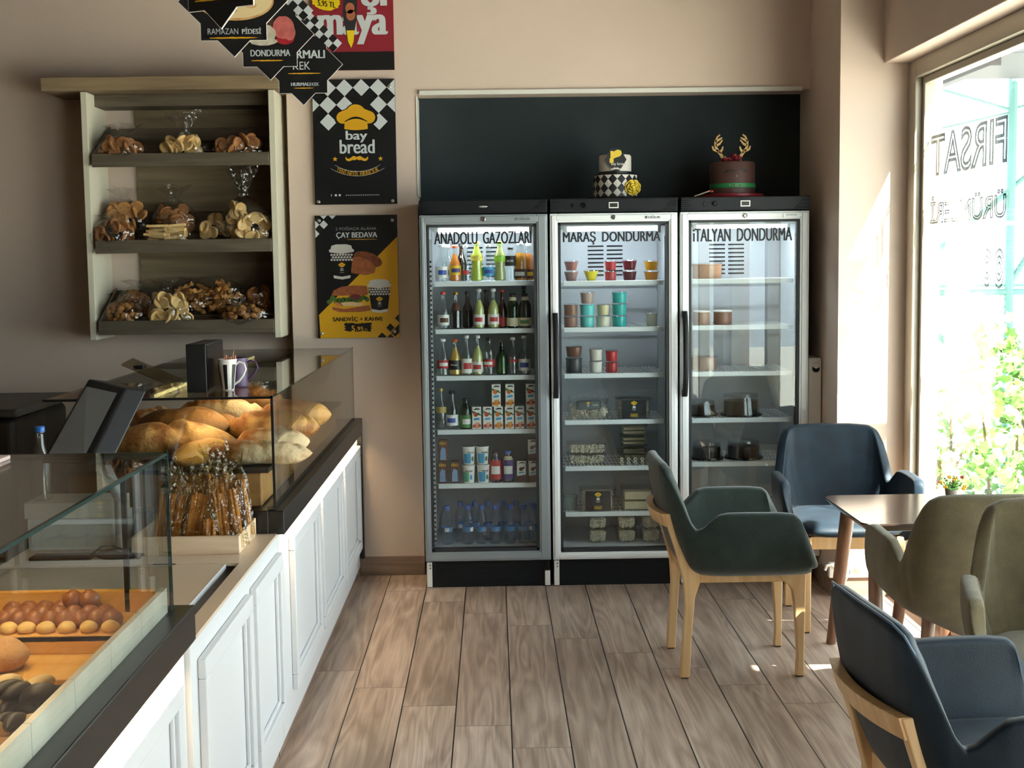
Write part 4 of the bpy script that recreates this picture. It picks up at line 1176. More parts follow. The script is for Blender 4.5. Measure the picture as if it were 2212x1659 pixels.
# ================================================================== COUNTER, GLASS CASES AND WHAT IS ON THEM
WPAINT = mat('counter_white', '#d9d8d9', rough=.38, spec=.4)
CTOP = mat('counter_top', '#d9c3ac', rough=.3, var=.03, vscale=4)
RAIL = mat('rail_black', '#141414', rough=.32)
SKIRT = wood_mat('skirting_wood', '#6f594b', '#9b8270', axis='y')
EDGEG = mat('glass_edge', '#1d322f', rough=.15)
CASEG = glass_mat('case_glass', (0.965, 0.985, 0.975), 0.035)
LEDE = mat('led_strip', '#ffe9b0', emit=(1.0, .80, .42), estr=5.0)
LEDY = mat('led_bar_yellow', '#ffe88a', emit=(1.0, .85, .35), estr=4.0)
MARBLE = mat('marble_tile', '#e2dacb', rough=.3, var=.08, vscale=9, col2='#c4bcab')
BOARD = wood_mat('beech_board', '#c98f3e', '#e3b463', axis='x', rough=.5)
BOXW = wood_mat('pine_box', '#cfae8c', '#e6cdb0', axis='x', rough=.55)
GROUT = mat('grout', '#5b574e', rough=.8)

def panel_frame(mb, xf, y0, y1, z0, z1, w=.046, p=.020):
    """raised picture-frame moulding on a front facing +X"""
    for (a, b, c, d) in ((y0, y1, z1 - w, z1), (y0, y1, z0, z0 + w), (y0, y0 + w, z0 + w, z1 - w), (y1 - w, y1, z0 + w, z1 - w)):
        mb.box(xf, xf + p, a, b, c, d)
    i = w
    for (a, b, c, d) in ((y0 + i, y1 - i, z1 - i - .012, z1 - i), (y0 + i, y1 - i, z0 + i, z0 + i + .012), (y0 + i, y0 + i + .012, z0 + i, z1 - i), (y1 - i - .012, y1 - i, z0 + i, z1 - i)):
        mb.box(xf, xf + p * .5, a, b, c, d)

def counter_base(t, xf, y0, y1, z1, frames, xb=-1.35):
    b = MB(); b.box(xb, xf, y0, y1, .048, z1); b.build('cabinet', WPAINT, t, bevel=.002)
    for a, c in frames:
        m_ = MB(); panel_frame(m_, xf, a, c, .150, .645); m_.build('panel_moulding', WPAINT, t, bevel=.004, bseg=3)
    s_ = MB(); s_.box(xb, xf - .014, y0, y1, 0, .048); s_.build('skirting', SKIRT, t)

def pane(t, name, x0, x1, y0, y1, z0, z1):
    return MB().box(x0, x1, y0, y1, z0, z1).build(name, CASEG, t)
def edges(t, segs, r=.0035, m=None):
    e = MB()
    for a, b in segs:
        x0, x1 = sorted((a[0], b[0])); y0, y1 = sorted((a[1], b[1])); z0, z1 = sorted((a[2], b[2]))
        e.box(x0 - r, x1 + r, y0 - r, y1 + r, z0 - r, z1 + r)
    return e.build('edge_trim', m or EDGEG, t)

# ---- bread counter (far)
bc = thing('bread_counter', 'white panelled counter with glass bread case, at the poster wall', 'counter', (-1.0, 5.1, 0))
counter_base(bc, -.660, 3.93, 6.28, .70, ((4.125, 4.765), (4.82, 5.49), (5.555, 6.215)))
r_ = MB(); r_.box(-.684, -.637, 3.915, 6.29, .695, .768); r_.box(-1.35, -.684, 3.915, 3.955, .695, .768); r_.box(-.662, -.637, 6.255, 6.285, .09, .70)
r_.box(-.690, -.668, 3.93, 6.2, .768, .778)
r_.build('rail', RAIL, bc, bevel=.003)
l_ = MB(); l_.box(-.6460, -.6420, 3.94, 6.25, .6942, .6952); l_.build('led_strip', LEDE, bc)
MB().box(-1.35, -.684, 3.955, 6.28, .74, .768).build('case_floor', RAIL, bc)
ZT = 1.112
pane(bc, 'front_glass', -.668, -.662, 3.922, 6.19, .768, ZT); pane(bc, 'end_glass', -1.34, -.668, 3.922, 3.928, .768, ZT)
pane(bc, 'end_glass', -1.34, -.668, 6.184, 6.19, .768, ZT); pane(bc, 'top_glass', -1.34, -.668, 3.928, 6.184, ZT - .006, ZT)
edges(bc, [((-.665, 3.922, .77), (-.665, 3.922, ZT)), ((-1.34, 3.922, ZT - .003), (-.665, 3.922, ZT - .003))], .0036, RAIL)
edges(bc, [((-.665, 3.93, ZT - .003), (-.665, 6.19, ZT - .003)), ((-.665, 6.187, .77), (-.665, 6.187, ZT)), ((-1.34, 6.187, ZT - .003), (-.665, 6.187, ZT - .003))], .0022)
lb = MB(); lb.box(-1.13, -1.085, 4.15, 6.12, ZT - .030, ZT - .008); lbar = lb.build('lamp_bar', RAIL, bc)
lb = MB(); lb.box(-1.085, -1.080, 4.2, 5.05, ZT - .026, ZT - .016); lb.box(-1.085, -1.080, 5.15, 5.95, ZT - .026, ZT - .016); lb.build('led_strip', LEDY, lbar)
TINT = glass_mat('smoked_acrylic', (.74, .69, .60), .06)
fl = MB()
pa, pb_, pc, pd = at(287, 773, 4.75), at(402, 822, 4.55), at(378, 836, 4.45), at(262, 786, 4.65)
fl.add([pa, pb_, pc, pd, pa - Vector((0, 0, .006)), pb_ - Vector((0, 0, .006)), pc - Vector((0, 0, .006)), pd - Vector((0, 0, .006))], [(0, 1, 2, 3), (7, 6, 5, 4), (0, 4, 5, 1), (1, 5, 6, 2), (2, 6, 7, 3), (3, 7, 4, 0)])
lid = fl.build('lid', TINT, bc)
fl = MB(); c_ = at(303, 793, 4.66); fl.box(c_.x - .017, c_.x + .017, c_.y - .03, c_.y + .02, c_.z - .006, c_.z + .008); fl.build('clip', BLKP, lid, bevel=.003)
wb_ = MB(); wb_.box(-1.30, -.715, 3.985, 5.9, .769, .872); bbx = wb_.build('board', wood_mat('board_dark', '#8a5f30', '#ab7c45', axis='x', rough=.5), bc, bevel=.004)
wb_ = MB(); wb_.box(-1.31, -.69, 3.97, 5.92, .874, .880)
for a in ((-1.31, -1.304, 3.97, 5.92), (-.696, -.69, 3.97, 5.92), (-1.31, -.69, 3.97, 3.976), (-1.31, -.69, 5.914, 5.92)): wb_.box(*a, .880, .888)
wb_.build('baking_tray', mat('tray_black', '#1b1a19', rough=.45), bc)

# ---- service counter (middle)
sc_ = thing('service_counter', 'low white panelled counter between the two glass cases', 'counter', (-1.0, 3.35, 0))
b = MB(); b.box(-1.35, -.74, 2.77, 3.915, .048, .690); b.box(-.682, -.660, 2.77, 3.925, .048, .690); b.box(-.74, -.682, 2.77, 3.915, .048, .60)
b.build('cabinet', WPAINT, sc_, bevel=.0015)
for a, c in ((2.83, 3.40), (3.455, 3.90)):
    m_ = MB(); panel_frame(m_, -.660, a, c, .150, .645); m_.build('panel_moulding', WPAINT, sc_, bevel=.004, bseg=3)
MB().box(-1.35, -.674, 2.77, 3.915, 0, .048).build('skirting', SKIRT, sc_)
MB().box(-.700, -.6605, 2.77, 3.925, .690, .6985).build('top_edge', CTOP, sc_)
tp = MB(); tp.box(-1.35, -.700, 3.53, 3.915, .690, .6985); tp.build('top', CTOP, sc_)
fl = MB(); fl.box(-1.30, -.735, 2.79, 3.522, .688, .6985); fp_ = fl.build('flap', CTOP, sc_, bevel=.001)
MB().box(-.7355, -.734, 2.79, 3.522, .684, .6995).build('edge_band', WPAINT, fp_)
MB().box(-.93, -.87, 3.519, 3.525, .6988, .7010).build('hinge', mat('hinge_brown', '#3a2e26', rough=.5), fp_)

# ---- pastry counter (near)
pc_ = thing('pastry_counter', 'white panelled counter with glass pastry case, nearest the camera', 'counter', (-1.0, 1.8, 0))
counter_base(pc_, -.672, .7, 2.765, .70, ((1.0, 1.52), (1.575, 2.10), (2.155, 2.675)))
r_ = MB(); r_.box(-.700, -.645, .7, 2.765, .708, .784); r_.box(-1.35, -.70, 2.72, 2.765, .708, .770); r_.build('rail', RAIL, pc_, bevel=.003)
l_ = MB(); l_.box(-.6580, -.6530, .75, 2.74, .7072, .7082); l_.build('led_strip', LEDE, pc_)
MB().box(-1.35, -.70, .7, 2.72, .70, .712).build('case_floor', mat('case_floor', '#8f8a7c', rough=.5), pc_)
mt = MB()
for k in range(10):
    y1 = 2.705 - k * .203; mt.box(-.7000, -.688, max(.7, y1 - .2015), y1, .712, .836)
mt.build('tile_strip', MARBLE, pc_, bevel=.0006)
MB().box(-.6995, -.6885, .7, 2.705, .713, .8345).build('grout', GROUT, pc_)
Z2 = 1.118
pane(pc_, 'front_glass', -.6855, -.6800, .7, 2.722, .78, Z2); pane(pc_, 'end_glass', -1.40, -.686, 2.716, 2.722, .765, Z2); pane(pc_, 'top_glass', -1.40, -.686, .7, 2.716, Z2 - .006, Z2)
edges(pc_, [((-.6828, .7, Z2 - .003), (-.6828, 2.722, Z2 - .003)), ((-.6828, 2.7195, .785), (-.6828, 2.7195, Z2)), ((-1.4, 2.7195, Z2 - .003), (-.683, 2.7195, Z2 - .003))], .0032)
st = MB(); st.box(-.772, -.762, 2.69, 2.70, .72, Z2 - .01); st.build('corner_post', RAIL, pc_)
for nm_, bxs in (('board', ((-1.36, -.712, 2.52, 2.705, .776, .790), (-1.36, -.712, 2.52, 2.532, .752, .7895), (-1.36, -.712, 2.690, 2.705, .790, .836))),
                 ('board', ((-1.36, -.712, 2.305, 2.519, .740, .754),)),
                 ('board', ((-1.36, -.712, 2.03, 2.300, .732, .744), (-1.36, -.712, 2.288, 2.300, .744, .776), (-1.36, -.712, 2.03, 2.040, .744, .760))),
                 ('board', ((-1.36, -.712, 1.2, 2.028, .732, .744),))):
    bd = MB()
    for q_ in bxs: bd.box(*q_)
    bd.build(nm_, BOARD, pc_, bevel=.002)

# ---- breads on the black tray
CRUST = mat('bread_crust', '#955a26', rough=.62, vscale=13, col2='#d3a05c', bump=1.0, bscale=30, crisp=.09)
CRUSTD = mat('bread_crust_dark', '#7a4c24', rough=.6, vscale=11, col2='#a6723a', bump=.8, bscale=30, crisp=.1)
CRUSTP = mat('bread_crust_floured', '#a5652c', rough=.75, vscale=12, col2='#e2c79c', bump=.9, bscale=35, crisp=.09)
def loaf(label, c, L, ry, rz_, yaw, pitch=0.0, m=CRUST, slash=3, seed=0, cat='bread', name='bread_loaf', group='loaves in the bread case', power=.72):
    rn = random.Random(seed); ph = [rn.uniform(0, 6) for _ in range(6)]
    def f(u, v):
        s_ = 2 * v - 1; an = 2 * PI * u
        k = max(0.0, 1 - abs(s_) ** 2.6) ** power
        wob = 1 + .05 * math.sin(3.1 * s_ + ph[0] + an) + .035 * math.sin(7 * s_ + ph[1]) + .03 * math.sin(an * 2 + 5 * s_ + ph[2])
        g = 0
        if math.sin(an) > .25 and slash:
            q = (s_ * slash * .5 + .5 + .25 * math.cos(an)) % 1.0
            g = -.22 * math.exp(-((q - .5) / .10) ** 2) + .12 * math.exp(-((q - .68) / .09) ** 2)
        r = k * wob * (1 + g * math.sin(an))
        z = rz_ * r * math.sin(an)
        if z < -rz_ * .72: z = -rz_ * .72 + (z + rz_ * .72) * .15
        return Vector((s_ * L / 2, ry * r * math.cos(an), z))
    q = MB(); q.grid(f, 26, 34, wrap_u=True)
    o = q.build(name, m, world=False, sharp=0)
    o.location = c; o.rotation_euler = (0, pitch, yaw)
    return tag(o, label, cat, group)
ZB = .882
loaf('large split brown loaf at the left front of the bread case, by the screen', (at(372, 950, 4.28).x, 4.26, ZB + .052), .42, .085, .066, .12, m=CRUST, slash=2, seed=1)
loaf('baguette end pointing out below the large split loaf', (at(438, 975, 4.12).x, 4.12, ZB + .036), .26, .040, .042, R(58), m=mat('bread_golden', '#d08a34', rough=.6, col2='#e2ab57', vscale=8, bump=.2), slash=0, seed=2)
loaf('long floured loaf at the right front of the bread case', (at(560, 985, 4.12).x, 4.10, ZB + .034), .345, .05, .042, -.05, m=CRUSTP, slash=3, seed=3)
loaf('floured loaf behind the front right one', (at(592, 955, 4.34).x, 4.32, ZB + .042), .25, .06, .048, -.12, m=CRUSTP, slash=2, seed=4)
loaf('ridged golden loaf further back on the right', (at(590, 930, 4.62).x, 4.60, ZB + .055), .34, .075, .062, -.05, m=CRUST, slash=3, seed=5)
loaf('smooth dark brown loaf in the middle of the bread case', (at(392, 915, 4.56).x, 4.58, ZB + .07), .34, .075, .062, -.15, m=CRUSTD, slash=0, seed=6)
loaf('small split loaf at the back left behind the dark one', (at(330, 912, 4.75).x, 4.80, ZB + .06), .20, .06, .05, .35, m=CRUSTP, slash=2, seed=7)
loaf('long floured loaf sloping down at the back', (at(480, 893, 5.02).x, 5.02, ZB + .066), .38, .06, .055, -.35, m=CRUSTP, slash=3, seed=8)
loaf('dark loaf below the sloping floured one', (at(440, 905, 4.85).x, 4.84, ZB + .045), .30, .055, .045, -.3, m=CRUSTD, slash=0, seed=9)
loaf('brown loaf at the very back of the bread case', (at(530, 885, 5.35).x, 5.35, ZB + .075), .34, .07, .06, -.25, m=CRUSTD, slash=3, seed=10)
loaf('golden loaf at the back right of the bread case', (at(640, 925, 5.0).x, 4.98, ZB + .055), .28, .07, .058, -.05, m=CRUST, slash=2, seed=11)

# ---- black box, mugs on the bread case
tb_ = thing('display_box', 'black upright box with glossy side standing on the bread case', 'box', (-.92, 4.17, ZT))
MB().box(-.950, -.889, 4.07, 4.33, ZT, 1.262).build('body', mat('box_black', '#0c0c0d', rough=.55), tb_, bevel=.002)
MB().box(-.8888, -.8868, 4.078, 4.322, ZT + .004, 1.258).build('side_panel', BLKG, tb_)
def mug(name, label, x, y, r, h, m, stripes=False, group=None):
    t = thing(name, label, 'mug', (x, y, ZT))
    pr = [(r * .62, 0), (r * .66, .004), (r * .80, h * .5), (r, h), (r * .93, h), (r * .74, h * .5), (.0001, h * .12)] if stripes else [(r * .9, 0), (r, .004), (r, h), (r * .92, h), (r * .9, .01), (.0001, .01)]
    q = MB(); q.lathe(pr, seg=28)
    q.build('body', m, t, world=False)
    hd = MB(); hd.tube([(r * .78, 0, h * .80), (r * 1.25, 0, h * .90), (r * 1.75, 0, h * .84), (r * 1.9, 0, h * .66), (r * 1.6, 0, h * .46), (r * 1.15, 0, h * .28), (r * .66, 0, h * .18)], .0035, seg=8)
    hd.build('handle', m, t, world=False)
    return t
PORC = mat('porcelain', '#ece6e0', rough=.25)
m1 = mug('mug', 'white mug with black stripes and long handle, full of sticks', at(489, 845, 4.12).x, 4.15, .030, .098, PORC, True)
q = MB()
for k in range(12):
    if k % 2: continue
    a0 = 2 * PI * k / 12 + .25
    q.grid(lambda u, v, a0=a0: Vector(((.030 * (.66 + .34 * (v * .92 + .06) ** 1.1) + .0006) * math.cos(a0 + u * .42), (.030 * (.66 + .34 * (v * .92 + .06) ** 1.1) + .0006) * math.sin(a0 + u * .42), .004 + .078 * v)), 3, 6)
q.build('stripes', INK, m1, world=False)
q = MB(); rn = random.Random(3)
for k in range(16):
    a = rn.uniform(0, 6.3); rr = rn.uniform(.004, .02); dx, dy = rn.uniform(-.01, .01), rn.uniform(-.01, .01)
    q.tube([(rr * math.cos(a), rr * math.sin(a), .02), (rr * math.cos(a) + dx, rr * math.sin(a) + dy, rn.uniform(.098, .112))], .0022, seg=6)
q.tube([(0.006, 0, .05), (.022, .0, .128)], .0012, seg=5)
q.build('sticks', mat('wood_sticks', '#c88a6a', rough=.6), m1, world=False)
m2 = mug('mug', 'purple mug behind the striped one', at(510, 838, 4.24).x, 4.255, .036, .094, mat('purple_ceramic', '#4a3157', rough=.45))

# ---- till screen, white box, pad, water bottle, papers
TL, TR, BL, BR = at(190, 818, 3.62), at(272, 838, 3.56), at(86, 1000, 3.40), at(190, 1002, 3.34)
ps = thing('till_screen', 'black tilted till screen on a stand behind the pastry case', 'monitor', (-1.08, 3.62, .6985))
back = Vector((.045, .05, -.012))
def slab(mb, a, b, c, d, off, mi=0):
    mb.add([a, b, c, d, a + off, b + off, c + off, d + off], [(0, 1, 2, 3), (7, 6, 5, 4), (0, 4, 5, 1), (1, 5, 6, 2), (2, 6, 7, 3), (3, 7, 4, 0)], mi)
q = MB(); slab(q, TL, TR, BR, BL, back); q.build('housing', mat('till_black', '#17191c', rough=.4), ps, bevel=.006, bseg=3)
nrm = (TR - TL).cross(BL - TL).normalized()
if nrm.y > 0: nrm = -nrm
def bil(u, v): return TL * (1 - u) * (1 - v) + TR * u * (1 - v) + BL * (1 - u) * v + BR * u * v
q = MB(); q.add([bil(.10, .10) + nrm * .004, bil(.88, .10) + nrm * .004, bil(.88, .95) + nrm * .004, bil(.10, .95) + nrm * .004], [(0, 1, 2, 3)]); q.build('screen', mat('screen_reflection', '#84878a', rough=.22, spec=.6), ps)  # grey of a reflection put into the screen colour
q = MB(); mid = (BL + BR) / 2 + back
q.tube([(-1.052, 3.66, .70), (-1.052, 3.66, .86), mid + Vector((.02, .01, .04))], .017, seg=12); q.build('stand', mat('stand_grey', '#b9bbbc', rough=.35, metal=.4), ps)
q = MB(); q.lathe([(.07, 0), (.07, .006), (.02, .012), (.0001, .012)], c=(-1.052, 3.66, .6985), seg=26); q.build('base', BLKP, ps)
t = thing('cash_drawer', 'white low box behind the till screen stand', 'box', (-1.22, 3.80, .6985))
MB().box(-1.335, -1.085, 3.72, 3.90, .6985, .79).build('body', WPAINT, t, bevel=.004); MB().box(-1.325, -1.095, 3.717, 3.72, .71, .775).build('drawer_front', mat('drawer_grey', '#c3c3bf', rough=.4), t)
t = thing('scanner', 'dark flat hand scanner with curly cable on the service counter', 'scanner', (-1.2, 3.62, .6985))
q = MB(); q.box(-1.29, -1.12, 3.59, 3.65, .6985, .708); q.build('body', BLKP, t, bevel=.003)
q = MB(); q.tube([(-1.13, 3.62, .706), (-1.09, 3.60, .735), (-1.05, 3.56, .745), (-1.00, 3.56, .725), (-.985, 3.58, .704), (-.99, 3.64, .702)], .0028, seg=7); q.build('cable', BLKP, t)
wbt = bottle('water bottle with blue cap standing behind the till screen', 'soda', .030, .215, CLEARG, None, cap=CAPB, loc=(at(80, 985, 3.75).x, 3.78, .835))
MB().box(-1.345, -1.09, 3.73, 3.89, .7902, .8345).build('paper_stack', mat('receipt_paper', '#cfc9bd', rough=.7))
tag(bpy.data.objects['paper_stack'], 'pile of papers on the white box under the blue-capped bottle', 'paper')
pk = MB(); p0 = at_z(-40, 985, Z2); p1 = at_z(38, 985, Z2)
pk.box(p0.x, p1.x, 2.40, 2.66, Z2, Z2 + .008)
tag(pk.build('napkins', mat('napkin_pink', '#e9cfc8', rough=.8), loc=(p0.x, 2.5, Z2), bevel=.002), 'pale pink napkins lying on the glass of the pastry case', 'napkins')

# ---- dark appliance by the wall at the far left
t = thing('dark_cabinet', 'dark rounded cabinet by the wall at the far left edge', 'cabinet', (-2.15, 5.6, 0))
MB().box(-2.6, at(30, 930, 5.5).x, 5.5, 6.2, 0, at(15, 905, 5.5).z).build('body', mat('dark_brown', '#2c2622', rough=.55), t, bevel=.03, bseg=4)
MB().box(-2.62, at(36, 890, 5.48).x, 5.48, 6.22, at(15, 902, 5.5).z + .001, at(15, 884, 5.48).z).build('top', mat('dark_grey', '#4a4640', rough=.5), t, bevel=.01)

# ---- breadstick box
bx = thing('wooden_box', 'open wooden box of bagged breadsticks on the service counter', 'box', (-.87, 3.77, .6985))
q = MB(); x0, x1, y0, y1, z0, z1 = -1.02, -.720, 3.640, 3.905, .6985, .750
for a in ((x0, x1, y0, y0 + .012), (x0, x1, y1 - .012, y1), (x0, x0 + .012, y0 + .012, y1 - .012), (x1 - .012, x1, y0 + .012, y1 - .012)): q.box(*a, z0, z1)
q.box(x0 + .012, x1 - .012, y0 + .012, y1 - .012, z0, z0 + .008)
q.build('box', BOXW, bx, bevel=.0015)
GOLDF = glass_mat('gold_film', (.86, .80, .62), .09, rough=.10, bump=1.0, bscale=45)
STICK = mat('breadstick', '#a8682c', rough=.6, col2='#d79f55', vscale=25, bump=.3, bscale=120)
def stick_bag(label, x, y, w, h, yaw, lean, seed):
    t = thing('breadstick_bag', label, 'bag', (x, y, z0 + .0085), yaw, 'bags of breadsticks in the wooden box')
    t.rotation_euler = (lean[0], lean[1], yaw)
    h *= 1.16; w *= 1.06
    rn = random.Random(seed); ph = rn.uniform(0, 6)
    def f(u, v):
        an = 2 * PI * u
        k = 1.0 if v < .72 else 1 - .42 * ((v - .72) / .12) if v < .84 else .58 + .55 * (v - .84) / .16
        flatn = 1.0 if v < .6 else max(.08, 1 - (v - .6) / .28)
        cr = 1 + .07 * math.sin(an * 6 + v * 13 + ph) + .05 * math.sin(an * 11 - v * 21 + ph)
        top = 1 + (.05 * math.sin(an * 3 + ph) if v > .95 else 0)
        return Vector((w / 2 * k * cr * math.copysign(abs(math.cos(an)) ** .6, math.cos(an)), w * .36 * k * flatn * cr * math.copysign(abs(math.sin(an)) ** .6, math.sin(an)), h * v * top))
    q = MB(); q.grid(f, 36, 22, wrap_u=True, smooth=True); q.build('film', GOLDF, t, world=False, sharp=25)
    for k in range(7):
        xx = (k - 3) * w * .115 + rn.uniform(-.003, .003); yy = rn.uniform(-.14, .14) * w
        q = MB(); hh = h * rn.uniform(.62, .70)
        q.tube([(xx, yy, .004), (xx + rn.uniform(-.004, .004), yy, hh * .5), (xx + rn.uniform(-.005, .005), yy * .6, hh)], [.0055, .0065, .0055], seg=8)
        q.build('breadstick', STICK, t, world=False)
    return t
stick_bag('front right breadstick bag with bright crinkled film', at(498, 1100, 3.70).x, 3.70, .088, .215, .1, (-.03, -.10), 1)
stick_bag('breadstick bag left of the front right one', at(420, 1100, 3.72).x, 3.715, .080, .200, -.15, (-.03, .16), 2)
stick_bag('leftmost breadstick bag behind the glass edge', at(352, 1100, 3.74).x, 3.73, .076, .195, .1, (-.03, .22), 3)
stick_bag('slim breadstick bag at the right back of the box', at(528, 1085, 3.82).x, 3.825, .052, .215, -.3, (.0, -.12), 4)
stick_bag('tall breadstick bag standing at the back of the box', at(470, 1085, 3.84).x, 3.835, .075, .235, .2, (.03, -.02), 5)
stick_bag('breadstick bag at the back left of the box', at(395, 1085, 3.84).x, 3.84, .075, .205, -.2, (.03, .10), 6)
stick_bag('small low breadstick bag squeezed in the middle front', at(452, 1130, 3.665).x, 3.668, .034, .11, .0, (-.02, .03), 7)

# ---- pastries in the near case
ROLLB = mat('bun_brown', '#9a5f34', rough=.4, var=.12, vscale=12, col2='#7d4626')
ROLLC = mat('cookie_cream', '#dcb66e', rough=.7, var=.08, vscale=25, bump=.2, bscale=80)
CHOCP = mat('pastry_chocolate', '#20150f', rough=.5, var=.2, vscale=25)
CREAMP = mat('pastry_cream', '#cdb07c', rough=.6, var=.1, vscale=20)
def bun_mesh(name, m, rx, ry, rz_, seed):
    q = MB(); q.ball((0, 0, rz_ * .62), rx, ry, rz_, 18, 12, fn=lambda d: 1 + .03 * math.sin(5 * d.x + seed) + .02 * math.sin(7 * d.y))
    for i, v in enumerate(q.v):
        if v.z < 0: v.z = v.z * .1
    return q.build(name, m, world=False, sharp=0)
bun = bun_mesh('bun', ROLLB, .021, .021, .020, 1); tag(bun, 'x', 'bun', 'brown buns in the pastry case')
cki = bun_mesh('cookie', ROLLC, .0185, .017, .013, 2); tag(cki, 'x', 'cookie', 'cream cookies in the pastry case')
ZQ = .7905
for k in range(8):
    p = at(243 - k * 34, 1335, 2.583)
    first_or_dup(bun, (p.x, 2.584 + .003 * math.sin(k * 2), ZQ), rz=k, label='glossy brown bun, %s from the right in the front row of buns' % ORD[k])
for k in range(7):
    p = at(226 - k * 34, 1315, 2.62)
    first_or_dup(bun, (p.x, 2.625 + .002 * math.sin(k * 3), ZQ), rz=k * 1.3, label='brown bun, %s from the right in the middle row of buns' % ORD[k])
for k in range(6):
    p = at(200 - k * 35, 1300, 2.66)
    first_or_dup(bun, (p.x, 2.666, ZQ), rz=k * .7, label='brown bun, %s from the right in the back row of buns' % ORD[k])
for k, (px, lb) in enumerate(((158, 'brown bun resting on top of the others, left of the topmost pair'), (194, 'brown bun resting on top of the others, right of the topmost pair'))):
    p = at(px, 1298, 2.645); first_or_dup(bun, (p.x, 2.645, ZQ + .026), rz=k, label=lb)
for k, px in enumerate((238, 191, 144, 99, 57, 18)):
    p = at(px, 1355, 2.545); first_or_dup(cki, (p.x, 2.546, ZQ), rz=k, label='pale cream cookie, %s from the right in the row before the buns' % ORD[k])
loaf('rustic oval roll lying on the plain middle board', (at(5, 1430, 2.44).x, 2.42, .7545 + .026), .115, .042, .034, .3, m=mat('roll_rustic', '#9c6a3a', rough=.7, col2='#c2925a', vscale=20, bump=.4, bscale=70), slash=0, seed=20, name='bread_roll', group='pastries in the near case')
loaf('pale cookie with dark specks near the case corner', (at(12, 1606, 2.0).x, 1.98, .7445 + .016), .09, .04, .02, .2, m=mat('cookie_specked', '#b8844c', rough=.7, col2='#8a5a2c', vscale=40), slash=0, seed=21, name='cookie', group='pastries in the near case', cat='cookie')
rn = random.Random(12)
def choc_piece(seed):
    q = MB(); r2 = random.Random(seed)
    L, W_, H = .036, .016, .013
    def f(u, v):
        an = 2 * PI * u; s_ = 2 * v - 1
        k = max(0, 1 - abs(s_) ** 3) ** .6
        return Vector((s_ * L + 0, W_ * k * math.cos(an) * (1 + .1 * math.sin(3 * s_ + seed)), H * k * math.sin(an) + .010 * (1 - s_ * s_) - .0))
    q.grid(f, 14, 14, wrap_u=True)
    return q
spots = []
for r0 in range(3):
    for k in range(6):
        Y_ = 2.255 - r0 * .075
        spots.append((at(128 - k * 29 - r0 * 14, 1520 + r0 * 30, Y_).x, Y_ + rn.uniform(-.012, .012), .7445 + .012))
for k in range(6):
    spots.append((at(112 - k * 26, 1510, 2.22).x, 2.20 + rn.uniform(-.03, .03), .7445 + .036))
k1 = choc_piece(1).build('pastry', CHOCP, world=False, sharp=0); tag(k1, 'x', 'pastry', 'chocolate and cream pastries in the near case')
k2 = choc_piece(2).build('pastry', CREAMP, world=False, sharp=0); tag(k2, 'x', 'pastry', 'chocolate and cream pastries in the near case')
cnt = {0: 0, 1: 0}
for i, (x, y, z) in enumerate(spots):
    sel = 1 if i % 3 == 1 else 0
    pr_ = k2 if sel else k1
    lb = ('small cream finger pastry in the jumbled tray nearest the camera' if sel else 'small dark chocolate pastry in the jumbled tray nearest the camera')
    first_or_dup(pr_, (x, y, z), label=lb, rot=(rn.uniform(-.3, .3), rn.uniform(-.35, .35), rn.uniform(0, 3.1)), group='cream finger pastries jumbled in a tray' if sel else 'dark chocolate pastries jumbled in a tray', scale=rn.uniform(.85, 1.15))
# ================================================================== BREAD SHELF ON THE SET-BACK WALL, WITH BAGS OF BISCUITS
CREAM = mat('shelf_cream', '#d9d3bd', rough=.5)
RUST = wood_mat('rustic_board', '#75634c', '#a08a6a', axis='x', rough=.6, scale=.8)
TRAYW = wood_mat('shelf_tray_wood', '#4d4437', '#6b604f', axis='x', rough=.6)
BACKW = wood_mat('shelf_back_wood', '#5f523f', '#85745a', axis='x', rough=.6, scale=.7)
SX0, SX1, SYF, SYB = -1.865, -0.985, 6.12, 6.418
sh = thing('bread_shelf', 'wall shelf with cream sides and three tilted slatted trays of bagged biscuits', 'shelf', (-1.42, 6.27, 1.165))
for a in (SX0, SX1 - .028):
    MB().box(a, a + .028, SYF, SYB, 1.168, 2.298).build('side_panel', CREAM, sh, bevel=.002)
MB().box(SX0 + .17, SX1 - .06, SYB - .016, SYB - .002, 1.19, 2.295).build('back_panel', BACKW, sh)
MB().box(-2.035, -.925, 6.095, 6.418, 2.300, 2.362).build('crown_board', RUST, sh, bevel=.004)
MB().box(SX0 + .028, SX1 - .028, SYF + .12, SYB - .016, 2.245, 2.298).build('top_rail', TRAYW, sh)
q = MB(); p_ = at(140, 152, 6.3); q.box(p_.x - .03, p_.x + .03, 6.34, 6.40, 2.3625, 2.385); q.box(p_.x - .012, p_.x + .055, 6.30, 6.34, 2.3625, 2.372); q.build('bracket', mat('bracket_dark', '#3c3128', rough=.6), sh)
TR = []
